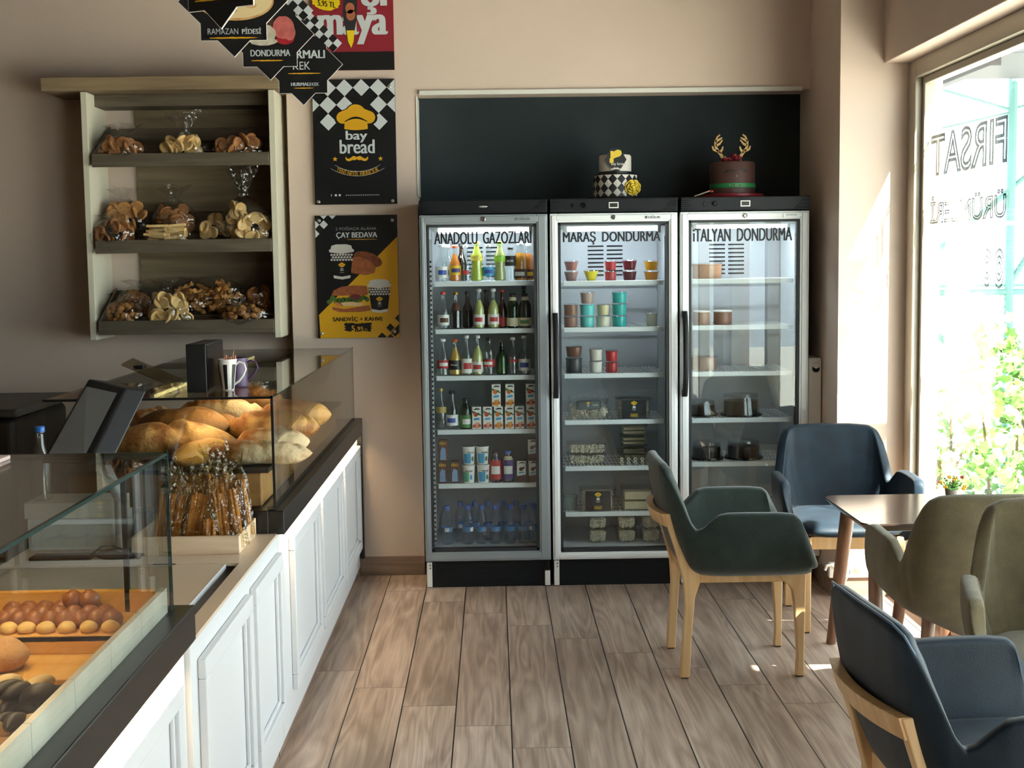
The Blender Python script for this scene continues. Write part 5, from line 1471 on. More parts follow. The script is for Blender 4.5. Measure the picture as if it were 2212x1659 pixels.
for zl, zt in ((1.958, 2.018), (1.565, 1.625), (1.192, 1.256)):
    x0, x1 = SX0 + .045, SX1 - .030
    tr = MB()
    # front lip, sloping floor of slats, raised ends
    tr.box(x0, x1, SYF - .018, SYF - .002, zl, zt)
    t_ = tr.build('tray', TRAYW, sh, bevel=.002)
    sl = MB(); n = 6
    zf, zr_ = zl + .012, zl + .125
    for k in range(n):
        ya = SYF + .004 + k * .046; za = zf + (zr_ - zf) * k / (n - 1)
        slp = (zr_ - zf) / ((n - 1) * .046)
        vs = []
        for xx in (x0 + .006, x1 - .006):
            for yy, zz in ((ya, za), (ya + .038, za + .038 * slp), (ya + .038, za + .038 * slp - .010), (ya, za - .010)): vs.append((xx, yy, zz))
        sl.add(vs, [(0, 1, 2, 3), (7, 6, 5, 4), (0, 4, 5, 1), (1, 5, 6, 2), (2, 6, 7, 3), (3, 7, 4, 0)])
    sl.box(x0 + .006, x1 - .006, SYF + .270, SYF + .278, zr_, zr_ + .075)
    sl.build('slats', TRAYW, t_)
    for xx in (x0, x1 - .008):
        e = MB()
        e.prism([(SYF - .002, zl), (SYF + .282, zr_ - .01), (SYF + .282, zr_ + .085), (SYF - .002, zt)], lambda a, b, xx=xx: Vector((xx, a, b)), lambda a, b, xx=xx: Vector((xx + .008, a, b)))
        e.build('end', TRAYW, t_)
    TR.append((zl, zf, zr_))

CELLO = glass_mat('cellophane', (.92, .92, .91), .11, rough=.10, bump=1.0, bscale=26)
B_DK = mat('biscuit_dark', '#8a5530', rough=.65, col2='#b07a46', vscale=25, bump=.3, bscale=90)
B_LT = mat('biscuit_light', '#d3a765', rough=.65, col2='#e4c88c', vscale=25, bump=.25, bscale=90)
B_MD = mat('biscuit_medium', '#b5793f', rough=.65, col2='#cf9b58', vscale=25, bump=.3, bscale=90)
B_NUT = mat('biscuit_nut', '#7a4a24', rough=.55, col2='#b8803e', vscale=30, bump=.25, bscale=60)
def biscuit_mesh(kind, seed):
    rn = random.Random(seed); q = MB()
    if kind == 'round':      # crisp bread slice
        q.X = Matrix.Rotation(R(90), 4, 'X')
        q.lathe([(.0001, -.0055), (.030, -.0055), (.033, -.003), (.033, .003), (.030, .0055), (.0001, .0055)], seg=18, squash=.86)
    elif kind == 'stick':
        q.X = Matrix.Rotation(R(90), 4, 'Y')
        q.lathe([(.006, -.05), (.010, -.047), (.0095, .0), (.010, .047), (.006, .05)], seg=10)
    elif kind == 'ball':
        q.ball((0, 0, 0), .016, .015, .013, 12, 8)
    elif kind == 'twist':
        q.grid(lambda u, v: Vector(((v - .5) * .09, (.010 + .004 * math.sin(v * 18 + 2 * PI * u * 2)) * math.cos(2 * PI * u), (.009 + .004 * math.sin(v * 18 + 2 * PI * u * 2)) * math.sin(2 * PI * u))), 10, 18, wrap_u=True)
    elif kind == 'slab':
        q.box(-.048, .048, -.018, .018, -.0055, .0055)
    q.X = None
    me = bpy.data.meshes.new('biscuit')
    me.from_pydata([tuple(v) for v in q.v], [], q.f); me.polygons.foreach_set('use_smooth', [k != 'x' for k in q.sm]); me.update()
    if kind != 'ball': me.set_sharp_from_angle(angle=R(40))
    return me
BM = {}
def biscuit_bag(label, px, py_base, Y, w, h, kind, m, n, neck=True, tail=.06, lean=0.0, seed=0, tray=0, dz=0.0):
    zl, zf, zr_ = TR[tray]
    z = zf + (zr_ - zf) * (Y - SYF) / .23 + .003 + dz
    x = at(px, py_base, Y).x
    t = thing('biscuit_bag', label, 'bag', (x, Y, z), 0, 'clear bags of biscuits on the wall shelf')
    rn = random.Random(seed)
    d = w * .62
    def shape(u, v, k=1.0):
        an = 2 * PI * u
        body = max(.0, 1 - abs(2 * v - .92) ** 3.0 * .55) if v < 1 else 0
        body = (math.sin(PI * min(1, .20 + .80 * v))) ** .55 if v > .3 else (.80 + .2 * math.sin(PI * v / .6))
        return Vector((w / 2 * k * body * math.cos(an) + lean * v * h, d / 2 * k * body * math.sin(an), h * v))
    key = (kind, m.name)
    if key not in BM:
        me = biscuit_mesh(kind, 1); me.materials.append(m); BM[key] = me
    n = int(n * 1.5)
    for i in range(n):
        an = rn.uniform(0, 2 * PI) if rn.random() < .3 else rn.uniform(PI, 2 * PI)
        v = rn.uniform(.10, .80); p = shape(an / (2 * PI), v, rn.uniform(.55, .80))
        if kind == 'slab':
            p = Vector((rn.uniform(-.012, .012) + (i % 2 - .5) * w * .42, rn.uniform(-d * .30, d * .2), .012 + h * .78 * (i // 2) / max(1, n / 2)))
        o = bpy.data.objects.new('biscuit', BM[key]); COL.objects.link(o); o.parent = t; o.location = p
        o.rotation_euler = (rn.uniform(-.6, .6), rn.uniform(-.5, .5), rn.uniform(-.5, .5)) if False else ((rn.uniform(-.12, .12), rn.uniform(-.12, .12), rn.uniform(-.25, .25)) if kind == 'slab' else (rn.uniform(-.7, .7), rn.uniform(-.7, .7), rn.uniform(-1.2, 1.2)))
    ph = rn.uniform(0, 6)
    def film(u, v):
        an = 2 * PI * u
        if v < .72:
            vv = v / .72; p = shape(u, vv * .97, 1.06)
            c_ = 1 + .05 * math.sin(an * 5 + vv * 9 + ph) + .035 * math.sin(an * 9 - vv * 14 + ph)
            return Vector(((p.x - lean * vv * h) * c_ + lean * vv * h, p.y * c_, p.z))
        vv = (v - .72) / .28
        r = w * (.05 + .30 * vv ** 1.3) if vv > .12 else w * .13 * (1 - vv * 4)
        r = max(r, w * .05)
        return Vector((lean * h + r * math.cos(an) * (1 + .25 * math.sin(an * 4 + ph)), r * .5 * math.sin(an) * (1 + .2 * math.sin(an * 5 + ph)), h * .97 + tail * vv * (1 + .12 * math.sin(an * 3 + ph))))
    q = MB(); q.grid(film, 32, 26 if neck else 18, wrap_u=True); q.build('film', CELLO, t, world=False, sharp=22)
    return t
S1, S2, S3 = ('top shelf tray', 'middle shelf tray', 'bottom shelf tray')
biscuit_bag('clear bag of dark round rusks at the left end of the ' + S1, 262, 322, 6.17, .235, .105, 'round', B_DK, 16, tail=.055, lean=.10, seed=1, tray=0)
biscuit_bag('clear bag of pale slices with tall tied neck on the ' + S1, 392, 322, 6.17, .215, .105, 'round', B_LT, 16, tail=.11, lean=.16, seed=2, tray=0)
biscuit_bag('clear bag of brown slices at the right end of the ' + S1, 515, 320, 6.17, .215, .115, 'round', B_DK, 14, tail=.03, seed=3, tray=0)
biscuit_bag('clear bag of dark rusks low at the front left of the ' + S2, 242, 517, 6.165, .215, .125, 'round', B_DK, 14, tail=.02, seed=4, tray=1)
biscuit_bag('tall clear bag of brown rusks at the back left of the ' + S2, 272, 470, 6.27, .215, .165, 'round', B_MD, 16, tail=.06, seed=5, tray=1)
biscuit_bag('clear bag of stacked flat golden biscuits at the front of the ' + S2, 362, 517, 6.165, .195, .105, 'slab', B_LT, 16, tail=.02, seed=6, tray=1)
biscuit_bag('clear bag of dark rusks behind the stacked flat biscuits on the ' + S2, 378, 470, 6.28, .20, .155, 'round', B_DK, 14, tail=.07, seed=7, tray=1)
biscuit_bag('clear bag of few golden slices in the middle of the ' + S2, 462, 478, 6.25, .165, .10, 'round', B_LT, 9, tail=.02, seed=8, tray=1)
biscuit_bag('large clear long-necked bag of pale slices, right of the ' + S2, 541, 517, 6.18, .215, .215, 'round', B_LT, 22, tail=.13, lean=-.12, seed=9, tray=1)
biscuit_bag('clear bag of nut biscuits at the front left of the ' + S3, 270, 690, 6.17, .195, .125, 'ball', B_NUT, 24, tail=.03, seed=10, tray=2)
biscuit_bag('clear bag of pale heart biscuits in the front middle of the ' + S3, 372, 690, 6.165, .20, .165, 'round', B_LT, 18, tail=.06, lean=-.12, seed=11, tray=2)
biscuit_bag('clear bag of dark biscuits at the back left of the ' + S3, 292, 640, 6.28, .17, .13, 'round', B_DK, 12, tail=.03, seed=12, tray=2)
biscuit_bag('clear bag of twisted golden sticks at the back of the ' + S3, 420, 640, 6.29, .20, .145, 'twist', B_MD, 16, tail=.02, seed=13, tray=2)
biscuit_bag('clear bag of stacked twisted biscuits right of centre on the ' + S3, 492, 645, 6.26, .17, .165, 'twist', B_MD, 16, tail=.02, seed=14, tray=2)
biscuit_bag('clear bag of small round nut biscuits at the front right of the ' + S3, 528, 690, 6.165, .23, .105, 'ball', B_NUT, 26, tail=.02, seed=15, tray=2)
biscuit_bag('clear bag of brown rusks at the back right of the ' + S3, 553, 640, 6.29, .15, .14, 'round', B_DK, 10, tail=.03, seed=16, tray=2)
# ================================================================== WALL BOARDS AND HANGING SIGNS
BRD = mat('board_black', '#131417', rough=.32)
PB_WHITE, PB_YEL, PB_RED, PB_GREY = mat('board_white', '#c9cfd2', rough=.35), mat('board_yellow', '#d9a320', rough=.35), mat('board_red', '#8e2432', rough=.35), mat('board_grey', '#9a9c9c', rough=.4)
SCREWM = mat('screw_steel', '#a8a59e', rough=.3, metal=.7)
def board(name, label, x0, x1, z0, z1, base):
    t = thing(name, label, 'sign', ((x0 + x1) / 2, 6.29, z0), group='boards on the poster wall')
    MB().box(x0, x1, 6.278, 6.290, z0, z1).build('board', base, t, bevel=.001)
    return t
def art(x0, z1, layer0=0):
    """map: metres right of / below the board's top left corner, by layer"""
    return lambda a, b, l=0: Vector((x0 + a, 6.2776 - .0004 * l, z1 - b))
def quad(mb, f, a0, a1, b0, b1, l, mi): mb.add([f(a0, b0, l), f(a1, b0, l), f(a1, b1, l), f(a0, b1, l)], [(0, 1, 2, 3)], mi)
def clip_poly(poly, x0, x1, y0, y1):
    def clip(p, inside, inter):
        out = []
        for i in range(len(p)):
            a, b = p[i - 1], p[i]
            if inside(b):
                if not inside(a): out.append(inter(a, b))
                out.append(b)
            elif inside(a): out.append(inter(a, b))
        return out
    def ix(x): return lambda a, b: (x, a[1] + (b[1] - a[1]) * (x - a[0]) / (b[0] - a[0]))
    def iy(y): return lambda a, b: (a[0] + (b[0] - a[0]) * (y - a[1]) / (b[1] - a[1]), y)
    for ins, it in ((lambda p: p[0] >= x0, ix(x0)), (lambda p: p[0] <= x1, ix(x1)), (lambda p: p[1] >= y0, iy(y0)), (lambda p: p[1] <= y1, iy(y1))):
        if not poly: return []
        poly = clip(poly, ins, it)
    return poly
def diamond(mb, f, cx, cy_, rx, ry, l, mi, box):
    p = clip_poly([(cx, cy_ - ry), (cx + rx, cy_), (cx, cy_ + ry), (cx - rx, cy_)], *box)
    if len(p) >= 3: mb.flat(p, lambda a, b: f(a, b, l), mi)
def screws(t, f, pts):
    for a, b in pts:
        q = MB(); c = f(a, b, 0); q.X = Matrix.Translation(c) @ Matrix.Rotation(R(90), 4, 'X'); q.lathe([(.008, 0), (.008, .003), (.005, .005), (.0001, .005)], seg=14); q.build('screw', SCREWM, t)
def brush(mb, fn, a0, a1, b, th, mi, seed=0, n=16):
    rn = random.Random(seed); up = []; dn = []
    for i in range(n + 1):
        a = a0 + (a1 - a0) * i / n; e = math.sin(PI * min(1, (i + .6) / (n + .6))) ** .35
        up.append((a, b - th / 2 * e * rn.uniform(.6, 1.1))); dn.append((a, b + th / 2 * e * rn.uniform(.6, 1.1)))
    mb.flat(up + dn[::-1], fn, mi)

# --- middle board: emblem of the shop
X0, X1, Z0, Z1 = -.833, -.446, 1.783, 2.363
b1 = board('wall_sign', 'black board with white diamonds and yellow chef hat emblem and moustache', X0, X1, Z0, Z1, BRD)
f = art(X0, Z1); W_, H_ = X1 - X0, Z1 - Z0; s_ = W_ / 653.0        # 653 units wide in my measuring
q = MB(); box_ = (0.001, W_ - .001, .001, H_ - .001)
hx, hy = 66.5 * s_, 66.5 * s_
for r0, cols in ((0, range(5)), (1, range(-1, 6)), (2, range(5)), (3, range(6)), (4, (0, 4))):
    pass
for i in range(-1, 6):
    diamond(q, f, (122 + 133 * i) * s_, 66 * s_, hx, hy, 0, 0, box_)
    if i not in (2,): diamond(q, f, (122 - 0 + 133 * i) * s_, 199 * s_, hx, hy, 0, 0, box_)
for cx in (122, 122 + 133 * 3.02): diamond(q, f, cx * s_, 332 * s_, hx, hy, 0, 0, box_)
q.build('diamonds', PB_WHITE, b1)
q = MB(); hs = 150 * s_; hc = (340 * s_, 388 * s_)
def fe(a, b, l): return f(hc[0] + a, hc[1] - b, l)
q.flat([(a * hs * 1.12, b * hs * 1.12 - hs * .10) for a, b in hat_outline()], lambda a, b: fe(a, b, 2), 1)
q.flat([(a * hs, b * hs) for a, b in hat_outline()], lambda a, b: fe(a, b, 3), 0)
n = 12
q.flat([(hs * (-.60 + 1.2 * i / n), hs * (.40 + .24 * math.sin(PI * i / n))) for i in range(n + 1)] + [(hs * (.60 - 1.2 * i / n), hs * (.36 + .17 * math.sin(PI * i / n))) for i in range(n + 1)], lambda a, b: fe(a, b, 4), 1)
q.build('chef_hat', [PB_YEL, BRD], b1)
mst = 93 * s_
q = MB(); q.flat([(a * mst, -.305 * W_ - b * 0 + b * mst) for a, b in moustache()], lambda a, b: f(hc[0] + a, 535 * s_ - (b + .305 * W_) + 84 * s_ - 0, 3), 0)
def star(cx, cy_, r): return [(cx + (r if k % 2 == 0 else r * .42) * math.sin(PI * k / 5), cy_ - (r if k % 2 == 0 else r * .42) * math.cos(PI * k / 5)) for k in range(10)]
q.build('moustache', PB_YEL, b1)
for cx in (168, 528):
    q = MB(); q.flat([(a * s_, b * s_) for a, b in star(cx, 622, 21)], lambda a, b: f(a, b, 3), 0); q.build('star', PB_YEL, b1)
q = MB()
ft = lambda a, b: f(a, -b, 3)
q.text('bay', ft, 342 * s_, -494 * s_, 172 * s_, 92 * s_, bold=.022)
q.text('bread', ft, 345 * s_, -580 * s_, 278 * s_, 108 * s_, bold=.022)
for rr, cc, a_ in ((330, 390, 33), (400, 355, 32)):
    pts = [(345 + rr * math.sin(R(-a_ + 2 * a_ * i / 24)), cc + rr * math.cos(R(-a_ + 2 * a_ * i / 24))) for i in range(25)]
    q.flat([(a * s_, b * s_) for a, b in pts] + [(a * s_, (b + 3) * s_) for a, b in pts[::-1]], lambda a, b: f(a, b, 3))
for i, (a, wd) in enumerate(((128, 8), (158, 18), (190, 16))): quad(q, f, a * s_, (a + wd) * s_, 898 * s_, 914 * s_, 3, 0)
q.build('lettering', PB_WHITE, b1)
q = MB()
words_ = 'YENİ NESİL FIRINCILIK'                          # lettering along the smile, spaced by the width of each letter
adv = [.30 if ch == ' ' else text_geo(ch)[3] - text_geo(ch)[2] + .13 for ch in words_]; tot = sum(adv); pos = 0
for ch, w_ in zip(words_, adv):
    an = R(-26.5 + 53 * (pos + w_ / 2) / tot); pos += w_
    if ch == ' ': continue
    ca, sa = math.cos(an), math.sin(an)
    cx, cy_ = 345 + 378 * sa, 366 + 378 * ca
    q.text(ch, lambda a, b, ca=ca, sa=sa, cx=cx, cy_=cy_: f(cx * s_ + a * ca - b * sa, cy_ * s_ - a * sa - b * ca, 3), 0, -14 * s_, (w_ - .13) / tot * R(53) * 378 * s_, 36 * s_ if ch != 'İ' else 44 * s_, bold=.006)
q.build('motto', PB_YEL, b1)
q = MB()
for k in range(16): quad(q, f, (245 + k * 17) * s_, (256 + k * 17) * s_, 902 * s_, 911 * s_, 3, 0)
q.build('small_print', PB_GREY, b1)
screws(b1, f, ((28 * s_, 955 * s_), (616 * s_, 955 * s_), (610 * s_, 60 * s_)))

# --- lower board: tea and sandwich offer
X0, X1, Z0, Z1 = -.836, -.449, 1.153, 1.732
b2 = board('wall_sign', 'black and yellow board with cups and sandwich lettered SANDVİÇ + KAHVE', X0, X1, Z0, Z1, BRD)
f = art(X0, Z1); W_, H_ = X1 - X0, Z1 - Z0; s_ = W_ / 915.0; vs_ = H_ / 1365.0
def g(a, b, l=0): return f(a * s_, b * vs_, l)
q = MB(); q.flat([(914, 240), (914, 1364), (30, 1364), (20, 1115), (380, 790), (470, 680)][0:4] + [(15, 1105)], lambda a, b: g(a, b, 0)); q.build('yellow_field', PB_YEL, b2)
q = MB(); bxx = (1, 914, 1, 1364)
def dia(cx, cy_, r, mi, bb): 
    p = clip_poly([(cx, cy_ - r), (cx + r, cy_), (cx, cy_ + r), (cx - r, cy_)], *bb)
    if len(p) > 2: q.flat(p, lambda a, b: g(a, b, 1), mi)
for cx, cy_ in ((97, -8), (195, -8), (0, 100), (97, 100), (0, 200), (50, 45)): 
    if (cx, cy_) != (50, 45): dia(cx, cy_, 48, 0, bxx)
q.build('diamonds', PB_WHITE, b2); q = MB()
for cx, cy_ in ((915, 1150), (815, 1255), (915, 1262), (720, 1355), (815, 1372), (868, 1310)):
    dia(cx, cy_, 48, 0, bxx)
q.build('diamonds', BRD, b2)
q = MB(); gt = lambda a, b: g(a, -b, 3)
q.text('2 POĞAÇA ALANA', gt, 455, -172, 455, 50, bold=.0); q.build('lettering', PB_GREY, b2)
q = MB(); q.text('ÇAY BEDAVA', gt, 462, -262, 460, 74, bold=.03); q.build('lettering', PB_WHITE, b2)
q = MB(); q.text('SANDVİÇ + KAHVE', gt, 452, -1188, 565, 72, bold=.035, mi=0)
rn = random.Random(4)
up = [(305 + 300 * i / 14, 1200 + rn.uniform(-6, 8)) for i in range(15)]; rt = [(612 - (i % 2) * 22, 1212 + i * 12) for i in range(6)]; dn = [(600 - 275 * i / 14, 1292 + rn.uniform(-8, 6)) for i in range(15)]; lf = [(318 - (i % 2) * 24, 1285 - i * 13) for i in range(6)]
q.flat(up + rt + dn + lf, lambda a, b: g(a, b, 2), 0)
q.build('lettering', BRD, b2)
q = MB(); q.text('5', gt, 398, -1290, 40, 62, bold=.03); q.text(',95', gt, 470, -1290, 82, 50, bold=.02); q.text('TL', gt, 545, -1290, 40, 26); 
q.build('price', PB_YEL, b2)
q = MB(); brush(q, lambda a, b: g(a, b, 3), 350, 690, 268, 7, 0, 3); q.build('brush_stroke', PB_YEL, b2)
BUN_, BUN2, LET, TOM, CHEESE, CUPW = mat('print_bun', '#8a4a2c', rough=.4, col2='#a8623a', vscale=60), mat('print_bun_dark', '#6d3822', rough=.4, col2='#8a4a2c', vscale=60), mat('print_lettuce', '#4a6a2c', rough=.4), mat('print_tomato', '#6a2830', rough=.4), mat('print_cheese', '#d9b98a', rough=.4), mat('print_cup_white', '#c9c7c2', rough=.4)
def oval(mb, cx, cy_, rx, ry, l, mi, rot=0.0, n=22, x1=None):
    p = [(cx + rx * math.cos(2 * PI * i / n) * math.cos(rot) - ry * math.sin(2 * PI * i / n) * math.sin(rot), cy_ + rx * math.cos(2 * PI * i / n) * math.sin(rot) + ry * math.sin(2 * PI * i / n) * math.cos(rot)) for i in range(n)]
    mb.flat(p, lambda a, b: g(a, b, l), mi)
q = MB(); oval(q, 580, 490, 165, 78, 1, 0, .32); q.flat([(395, 465), (480, 462), (560, 485), (640, 545), (668, 590), (650, 640), (560, 665), (390, 640)], lambda a, b: g(a, b, 2), 1)
q.build('pastries', [BUN2, BUN_], b2)
q = MB()
q.flat([(165, 880), (190, 830), (280, 790), (400, 778), (560, 785), (575, 870), (560, 890), (170, 890)], lambda a, b: g(a, b, 2), 0)
q.flat([(170, 1015), (300, 1040), (590, 1000), (600, 1060), (480, 1075), (250, 1075), (170, 1045)], lambda a, b: g(a, b, 2), 0)
rn = random.Random(2)
for k in range(12): oval(q, 140 + k * 38, 935 + rn.uniform(-22, 22), 34, 26, 3, 1, rn.uniform(0, 3), 9)
oval(q, 430, 905, 62, 30, 4, 2); q.flat([(240, 970), (400, 960), (540, 985), (480, 1010), (290, 1005)], lambda a, b: g(a, b, 4), 3); q.flat([(200, 960), (270, 975), (300, 1015), (210, 1000)], lambda a, b: g(a, b, 4), 4)
q.build('sandwich', [BUN_, LET, TOM, CHEESE, mat('print_salmon', '#c97a4a', rough=.4)], b2)
def print_cup(ox, oy, k):
    q = MB(); h = lambda a, b, l: g(ox + a * k, oy + b * k, 4 + l)
    q.flat([(-128, 100), (128, 100), (92, 375), (-92, 375)], lambda a, b: h(a, b, 0), 0)
    q.flat([(-96, 345), (0, 362), (96, 345), (90, 378), (0, 392), (-90, 378)], lambda a, b: h(a, b, 1), 1)
    q.flat([(-135, 88), (-142, 66), (-118, 50), (-112, 18), (-60, 2), (60, 2), (112, 18), (118, 50), (142, 66), (135, 88), (0, 108)], lambda a, b: h(a, b, 2), 1)
    for r_ in range(3):
        for c_ in range(-4, 4):
            cx = c_ * 32 + (16 if r_ != 1 else 0) + 0; cy_ = 118 + r_ * 28
            if abs(cx) < 118: q.flat([(cx, cy_ - 15), (cx + 16, cy_), (cx, cy_ + 15), (cx - 16, cy_)], lambda a, b: h(a, b, 1), 1)
    emblem(q, lambda a, b, l: h(a, -b, 1.5 + l * .5), 0, -275, 38, 2, 3, 0, words=False, tache=3)
    return q.build('cup_picture', [BRD, CUPW, PB_YEL, PB_GREY], b2)
print_cup(288, 318, 1.0); print_cup(700, 712, .96)
screws(b2, f, ((46 * s_, 55 * vs_), (862 * s_, 60 * vs_), (42 * s_, 1310 * vs_), (862 * s_, 1300 * vs_)))

# --- upper board (cut by the top of the picture)
X0, X1, Z0, Z1 = -.826, -.446, 2.404, 2.94
b3 = board('wall_sign', 'dark red board with large white lettering above a black band', X0, X1, Z0, Z1, PB_RED)
z_ = lambda py: at(760, py, 6.28).z
x_ = lambda px, py=60: at(px, py, 6.28).x
q = MB(); q.add([(X0, 6.2775, Z0), (X1, 6.2775, Z0), (X1, 6.2775, z_(112)), (X0, 6.2775, z_(112))], [(0, 1, 2, 3)]); q.build('black_band', BRD, b3)
ft = lambda a, b: Vector((a, 6.2772, b))
q = MB(); q.text('maya', ft, (x_(686) + x_(838)) / 2, z_(96), x_(838) - x_(686), z_(32) - z_(96), bold=.04)
q.text('şı', ft, x_(808, 10), z_(32), x_(834) - x_(778), z_(-38) - z_(32), bold=.04)
q.build('lettering', PB_WHITE, b3)
q = MB()
rn = random.Random(8); pts = []
for i in range(40):
    a = 2 * PI * i / 40; k = 1 + rn.uniform(-.06, .06)
    pts.append((x_(705) + .066 * math.cos(a) * k, z_(2) + .042 * math.sin(a) * k - .12 * (.066 * math.cos(a)) * 1.0))
q.flat(pts, lambda a, b: Vector((a, 6.2768, b)), 0)
q.text('5,95 TL', lambda a, b: Vector((a, 6.2764, b - .15 * (a - x_(705)))), x_(707), z_(16), .083, .030, 1, bold=.025)
q.build('price', [mat('board_bright_yellow', '#e8cc1a', rough=.35), BRD], b3)
q = MB(); P_ = lambda px, py, l=0: Vector((x_(px, py), 6.2762 - .0004 * l, z_(py)))
q.add([P_(743, -20), (P_(772, -20)), P_(771, 40), P_(760, 102), P_(752, 92), P_(741, 35)], [tuple(range(6))], 0)
q.add([P_(749, 66, 1), P_(766, 66, 1), P_(764, 90, 1), P_(759, 104, 1), P_(752, 90, 1)], [tuple(range(5))], 1)
for cx, cy_ in ((756, 18), (758, 33)):
    q.add([P_(cx + 10 * math.cos(2 * PI * i / 14), cy_ + 12 * math.sin(2 * PI * i / 14), 1) for i in range(14)], [tuple(range(14))], 2)
q.build('cone_picture', [mat('print_dark_grey', '#2c2b2d', rough=.4), mat('board_bright_yellow', '#e8cc1a'), mat('print_eggs', '#b0684a', rough=.4)], b3)

# --- hanging star-shaped signs over the counter
SIGN = mat('sign_black', '#121316', rough=.4)
CORD = mat('hanging_cord', '#b8b5ae', rough=.6)
EDGEW = mat('sign_edge', '#d8d6cf', rough=.5)
PIDE, PIDE2 = mat('print_pide', '#c88a4a', rough=.4, col2='#edc890', vscale=22), mat('print_pide_light', '#efd6a4', rough=.4)
ICEP, ICEW, ICEB, ICER = mat('print_ice_pink', '#d0736c', rough=.45, col2='#b85a56', vscale=40), mat('print_ice_white', '#d8d0be', rough=.45, col2='#b8ae98', vscale=40), mat('print_ice_brown', '#4a322a', rough=.45), mat('print_raspberry', '#a8222c', rough=.4)
HD = .150
def star_sign(label, px, py, Y, yaw=0.0):
    c = at(px, py, Y)
    t = thing('hanging_sign', label, 'sign', tuple(c), yaw, 'star-shaped signs hanging over the counter')
    hw, hh = .0905, .1055
    dd = HD
    p = [(0, dd), (dd - hh, hh), (hw, hh), (hw, dd - hw), (dd, 0), (hw, -(dd - hw)), (hw, -hh), (dd - hh, -hh), (0, -dd), (-(dd - hh), -hh), (-hw, -hh), (-hw, -(dd - hw)), (-dd, 0), (-hw, dd - hw), (-hw, hh), (-(dd - hh), hh)]
    q = MB(); q.prism(p, lambda a, b: Vector((a, -.002, b)), lambda a, b: Vector((a, .002, b)), 0, 1)
    k = .987
    n = len(p)
    q.add([Vector((a, -.0022, b)) for a, b in p] + [Vector((a * k, -.0022, b * k)) for a, b in p], [(i, (i + 1) % n, n + (i + 1) % n, n + i) for i in range(n)], 1)
    q.build('board', [SIGN, EDGEW], t, world=False)
    q = MB(); q.tube([(0, 0, dd), (0, 0, ZC - c.z)], .0012, seg=5); q.build('cord', CORD, t, world=False)
    return t
F3 = lambda l=0: (lambda a, b: Vector((a, -.0026 - .0004 * l, b)))
def underline(t, a0, a1, b, th, seed):
    q = MB(); brush(q, lambda a, bb: Vector((a, -.0030, bb)), a0, a1, b, th, 0, seed); q.build('brush_stroke', PB_YEL, t, world=False)
def lettering(t, items, m=PB_WHITE):
    q = MB()
    for s0, cx, cz, w_, h_, bo in items: q.text(s0, F3(1), cx, cz, w_, h_, bold=bo)
    q.build('lettering', m, t, world=False)
def checker_band(t):
    """chequered strip standing out beyond the upper right edge"""
    q = MB(); c_ = .0235; L = 11
    def P2(u, v): return (.148 - (u + v) * .7071, .078 + (u - v) * .7071)
    q.prism([P2(0, 0), P2(L * c_, 0), P2(L * c_, 2 * c_), P2(0, 2 * c_)], lambda a, b: Vector((a, -.0022, b)), lambda a, b: Vector((a, .0012, b)), 0)
    for i in range(L):
        for j in range(2):
            if (i + j) % 2: q.flat([P2(i * c_, j * c_), P2((i + 1) * c_, j * c_), P2((i + 1) * c_, (j + 1) * c_), P2(i * c_, (j + 1) * c_)], lambda a, b: Vector((a, -.0026, b)), 1)
    q.build('checker_band', [PB_WHITE, SIGN], t, world=False)
g1_ = star_sign('black star sign lettered HURMALI KEK, farthest and lowest of the hanging signs', 654, 140, 5.03)
lettering(g1_, (('HURMALI', -.009, -.078, .073, .0125, .035), ('KEK', .0455, -.078, .027, .012, .0)))
lettering(g1_, (('HURMALI', .003, .023, .163, .030, .03), ('KEK', -.004, -.018, .064, .029, .0)))
underline(g1_, -.055, .07, -.032, .005, 1); underline(g1_, -.035, .04, -.086, .004, 2)
checker_band(g1_)
g2_ = star_sign('black star sign lettered DONDURMA with ice cream scoops', 582, 75, 4.50)
lettering(g2_, (('DONDURMA', .002, -.071, .133, .0215, .03),)); underline(g2_, -.062, .045, -.085, .005, 3)
q = MB()
def blob(cx, cz, rx, rz0, l, mi, seed):
    rn = random.Random(seed); q.flat([(cx + rx * math.cos(2 * PI * i / 26) * (1 + rn.uniform(-.05, .05)), cz + rz0 * math.sin(2 * PI * i / 26) * (1 + rn.uniform(-.05, .05))) for i in range(26)], F3(l), mi)
blob(-.008, .045, .022, .026, 1, 2, 1); blob(.052, -.016, .030, .017, 2, 3, 2); blob(.068, .006, .020, .026, 3, 0, 4); blob(.048, .022, .036, .038, 4, 0, 3); blob(-.020, -.022, .046, .014, 5, 1, 6); blob(-.018, .0, .040, .034, 6, 1, 5)
q.build('ice_cream_picture', [ICEP, ICEW, ICEB, ICER], g2_, world=False)
checker_band(g2_)
g3_ = star_sign('black star sign lettered RAMAZAN PİDESİ with round flat bread', 503, 3, 3.69)
lettering(g3_, (('RAMAZAN', -.029, -.088, .083, .0155, -.004), ('PİDESİ', .049, -.088, .053, .018, .035))); underline(g3_, -.066, .066, -.098, .005, 4)
q = MB(); blob2 = [( .008 + .104 * math.cos(2 * PI * i / 40), .0 + .052 * math.sin(2 * PI * i / 40)) for i in range(40)]
q.flat(blob2, F3(1), 0); q.flat([(.012 + (a - .008) * .93, b * .93 + .003) for a, b in blob2], F3(2), 1)
for cx, cz, r_ in ((-.06, -.006, .018), (.05, -.012, .016), (.07, .018, .02), (0, -.025, .012), (-.03, .02, .02)): q.flat([(cx + r_ * math.cos(i * .63), cz + r_ * .5 * math.sin(i * .63)) for i in range(10)], F3(3), 0)
q.build('bread_picture', [PIDE, PIDE2], g3_, world=False)
g4_ = star_sign('black star sign at the top edge, nearest of the hanging signs, turned aside', 474, -84, 3.05, yaw=R(-26))
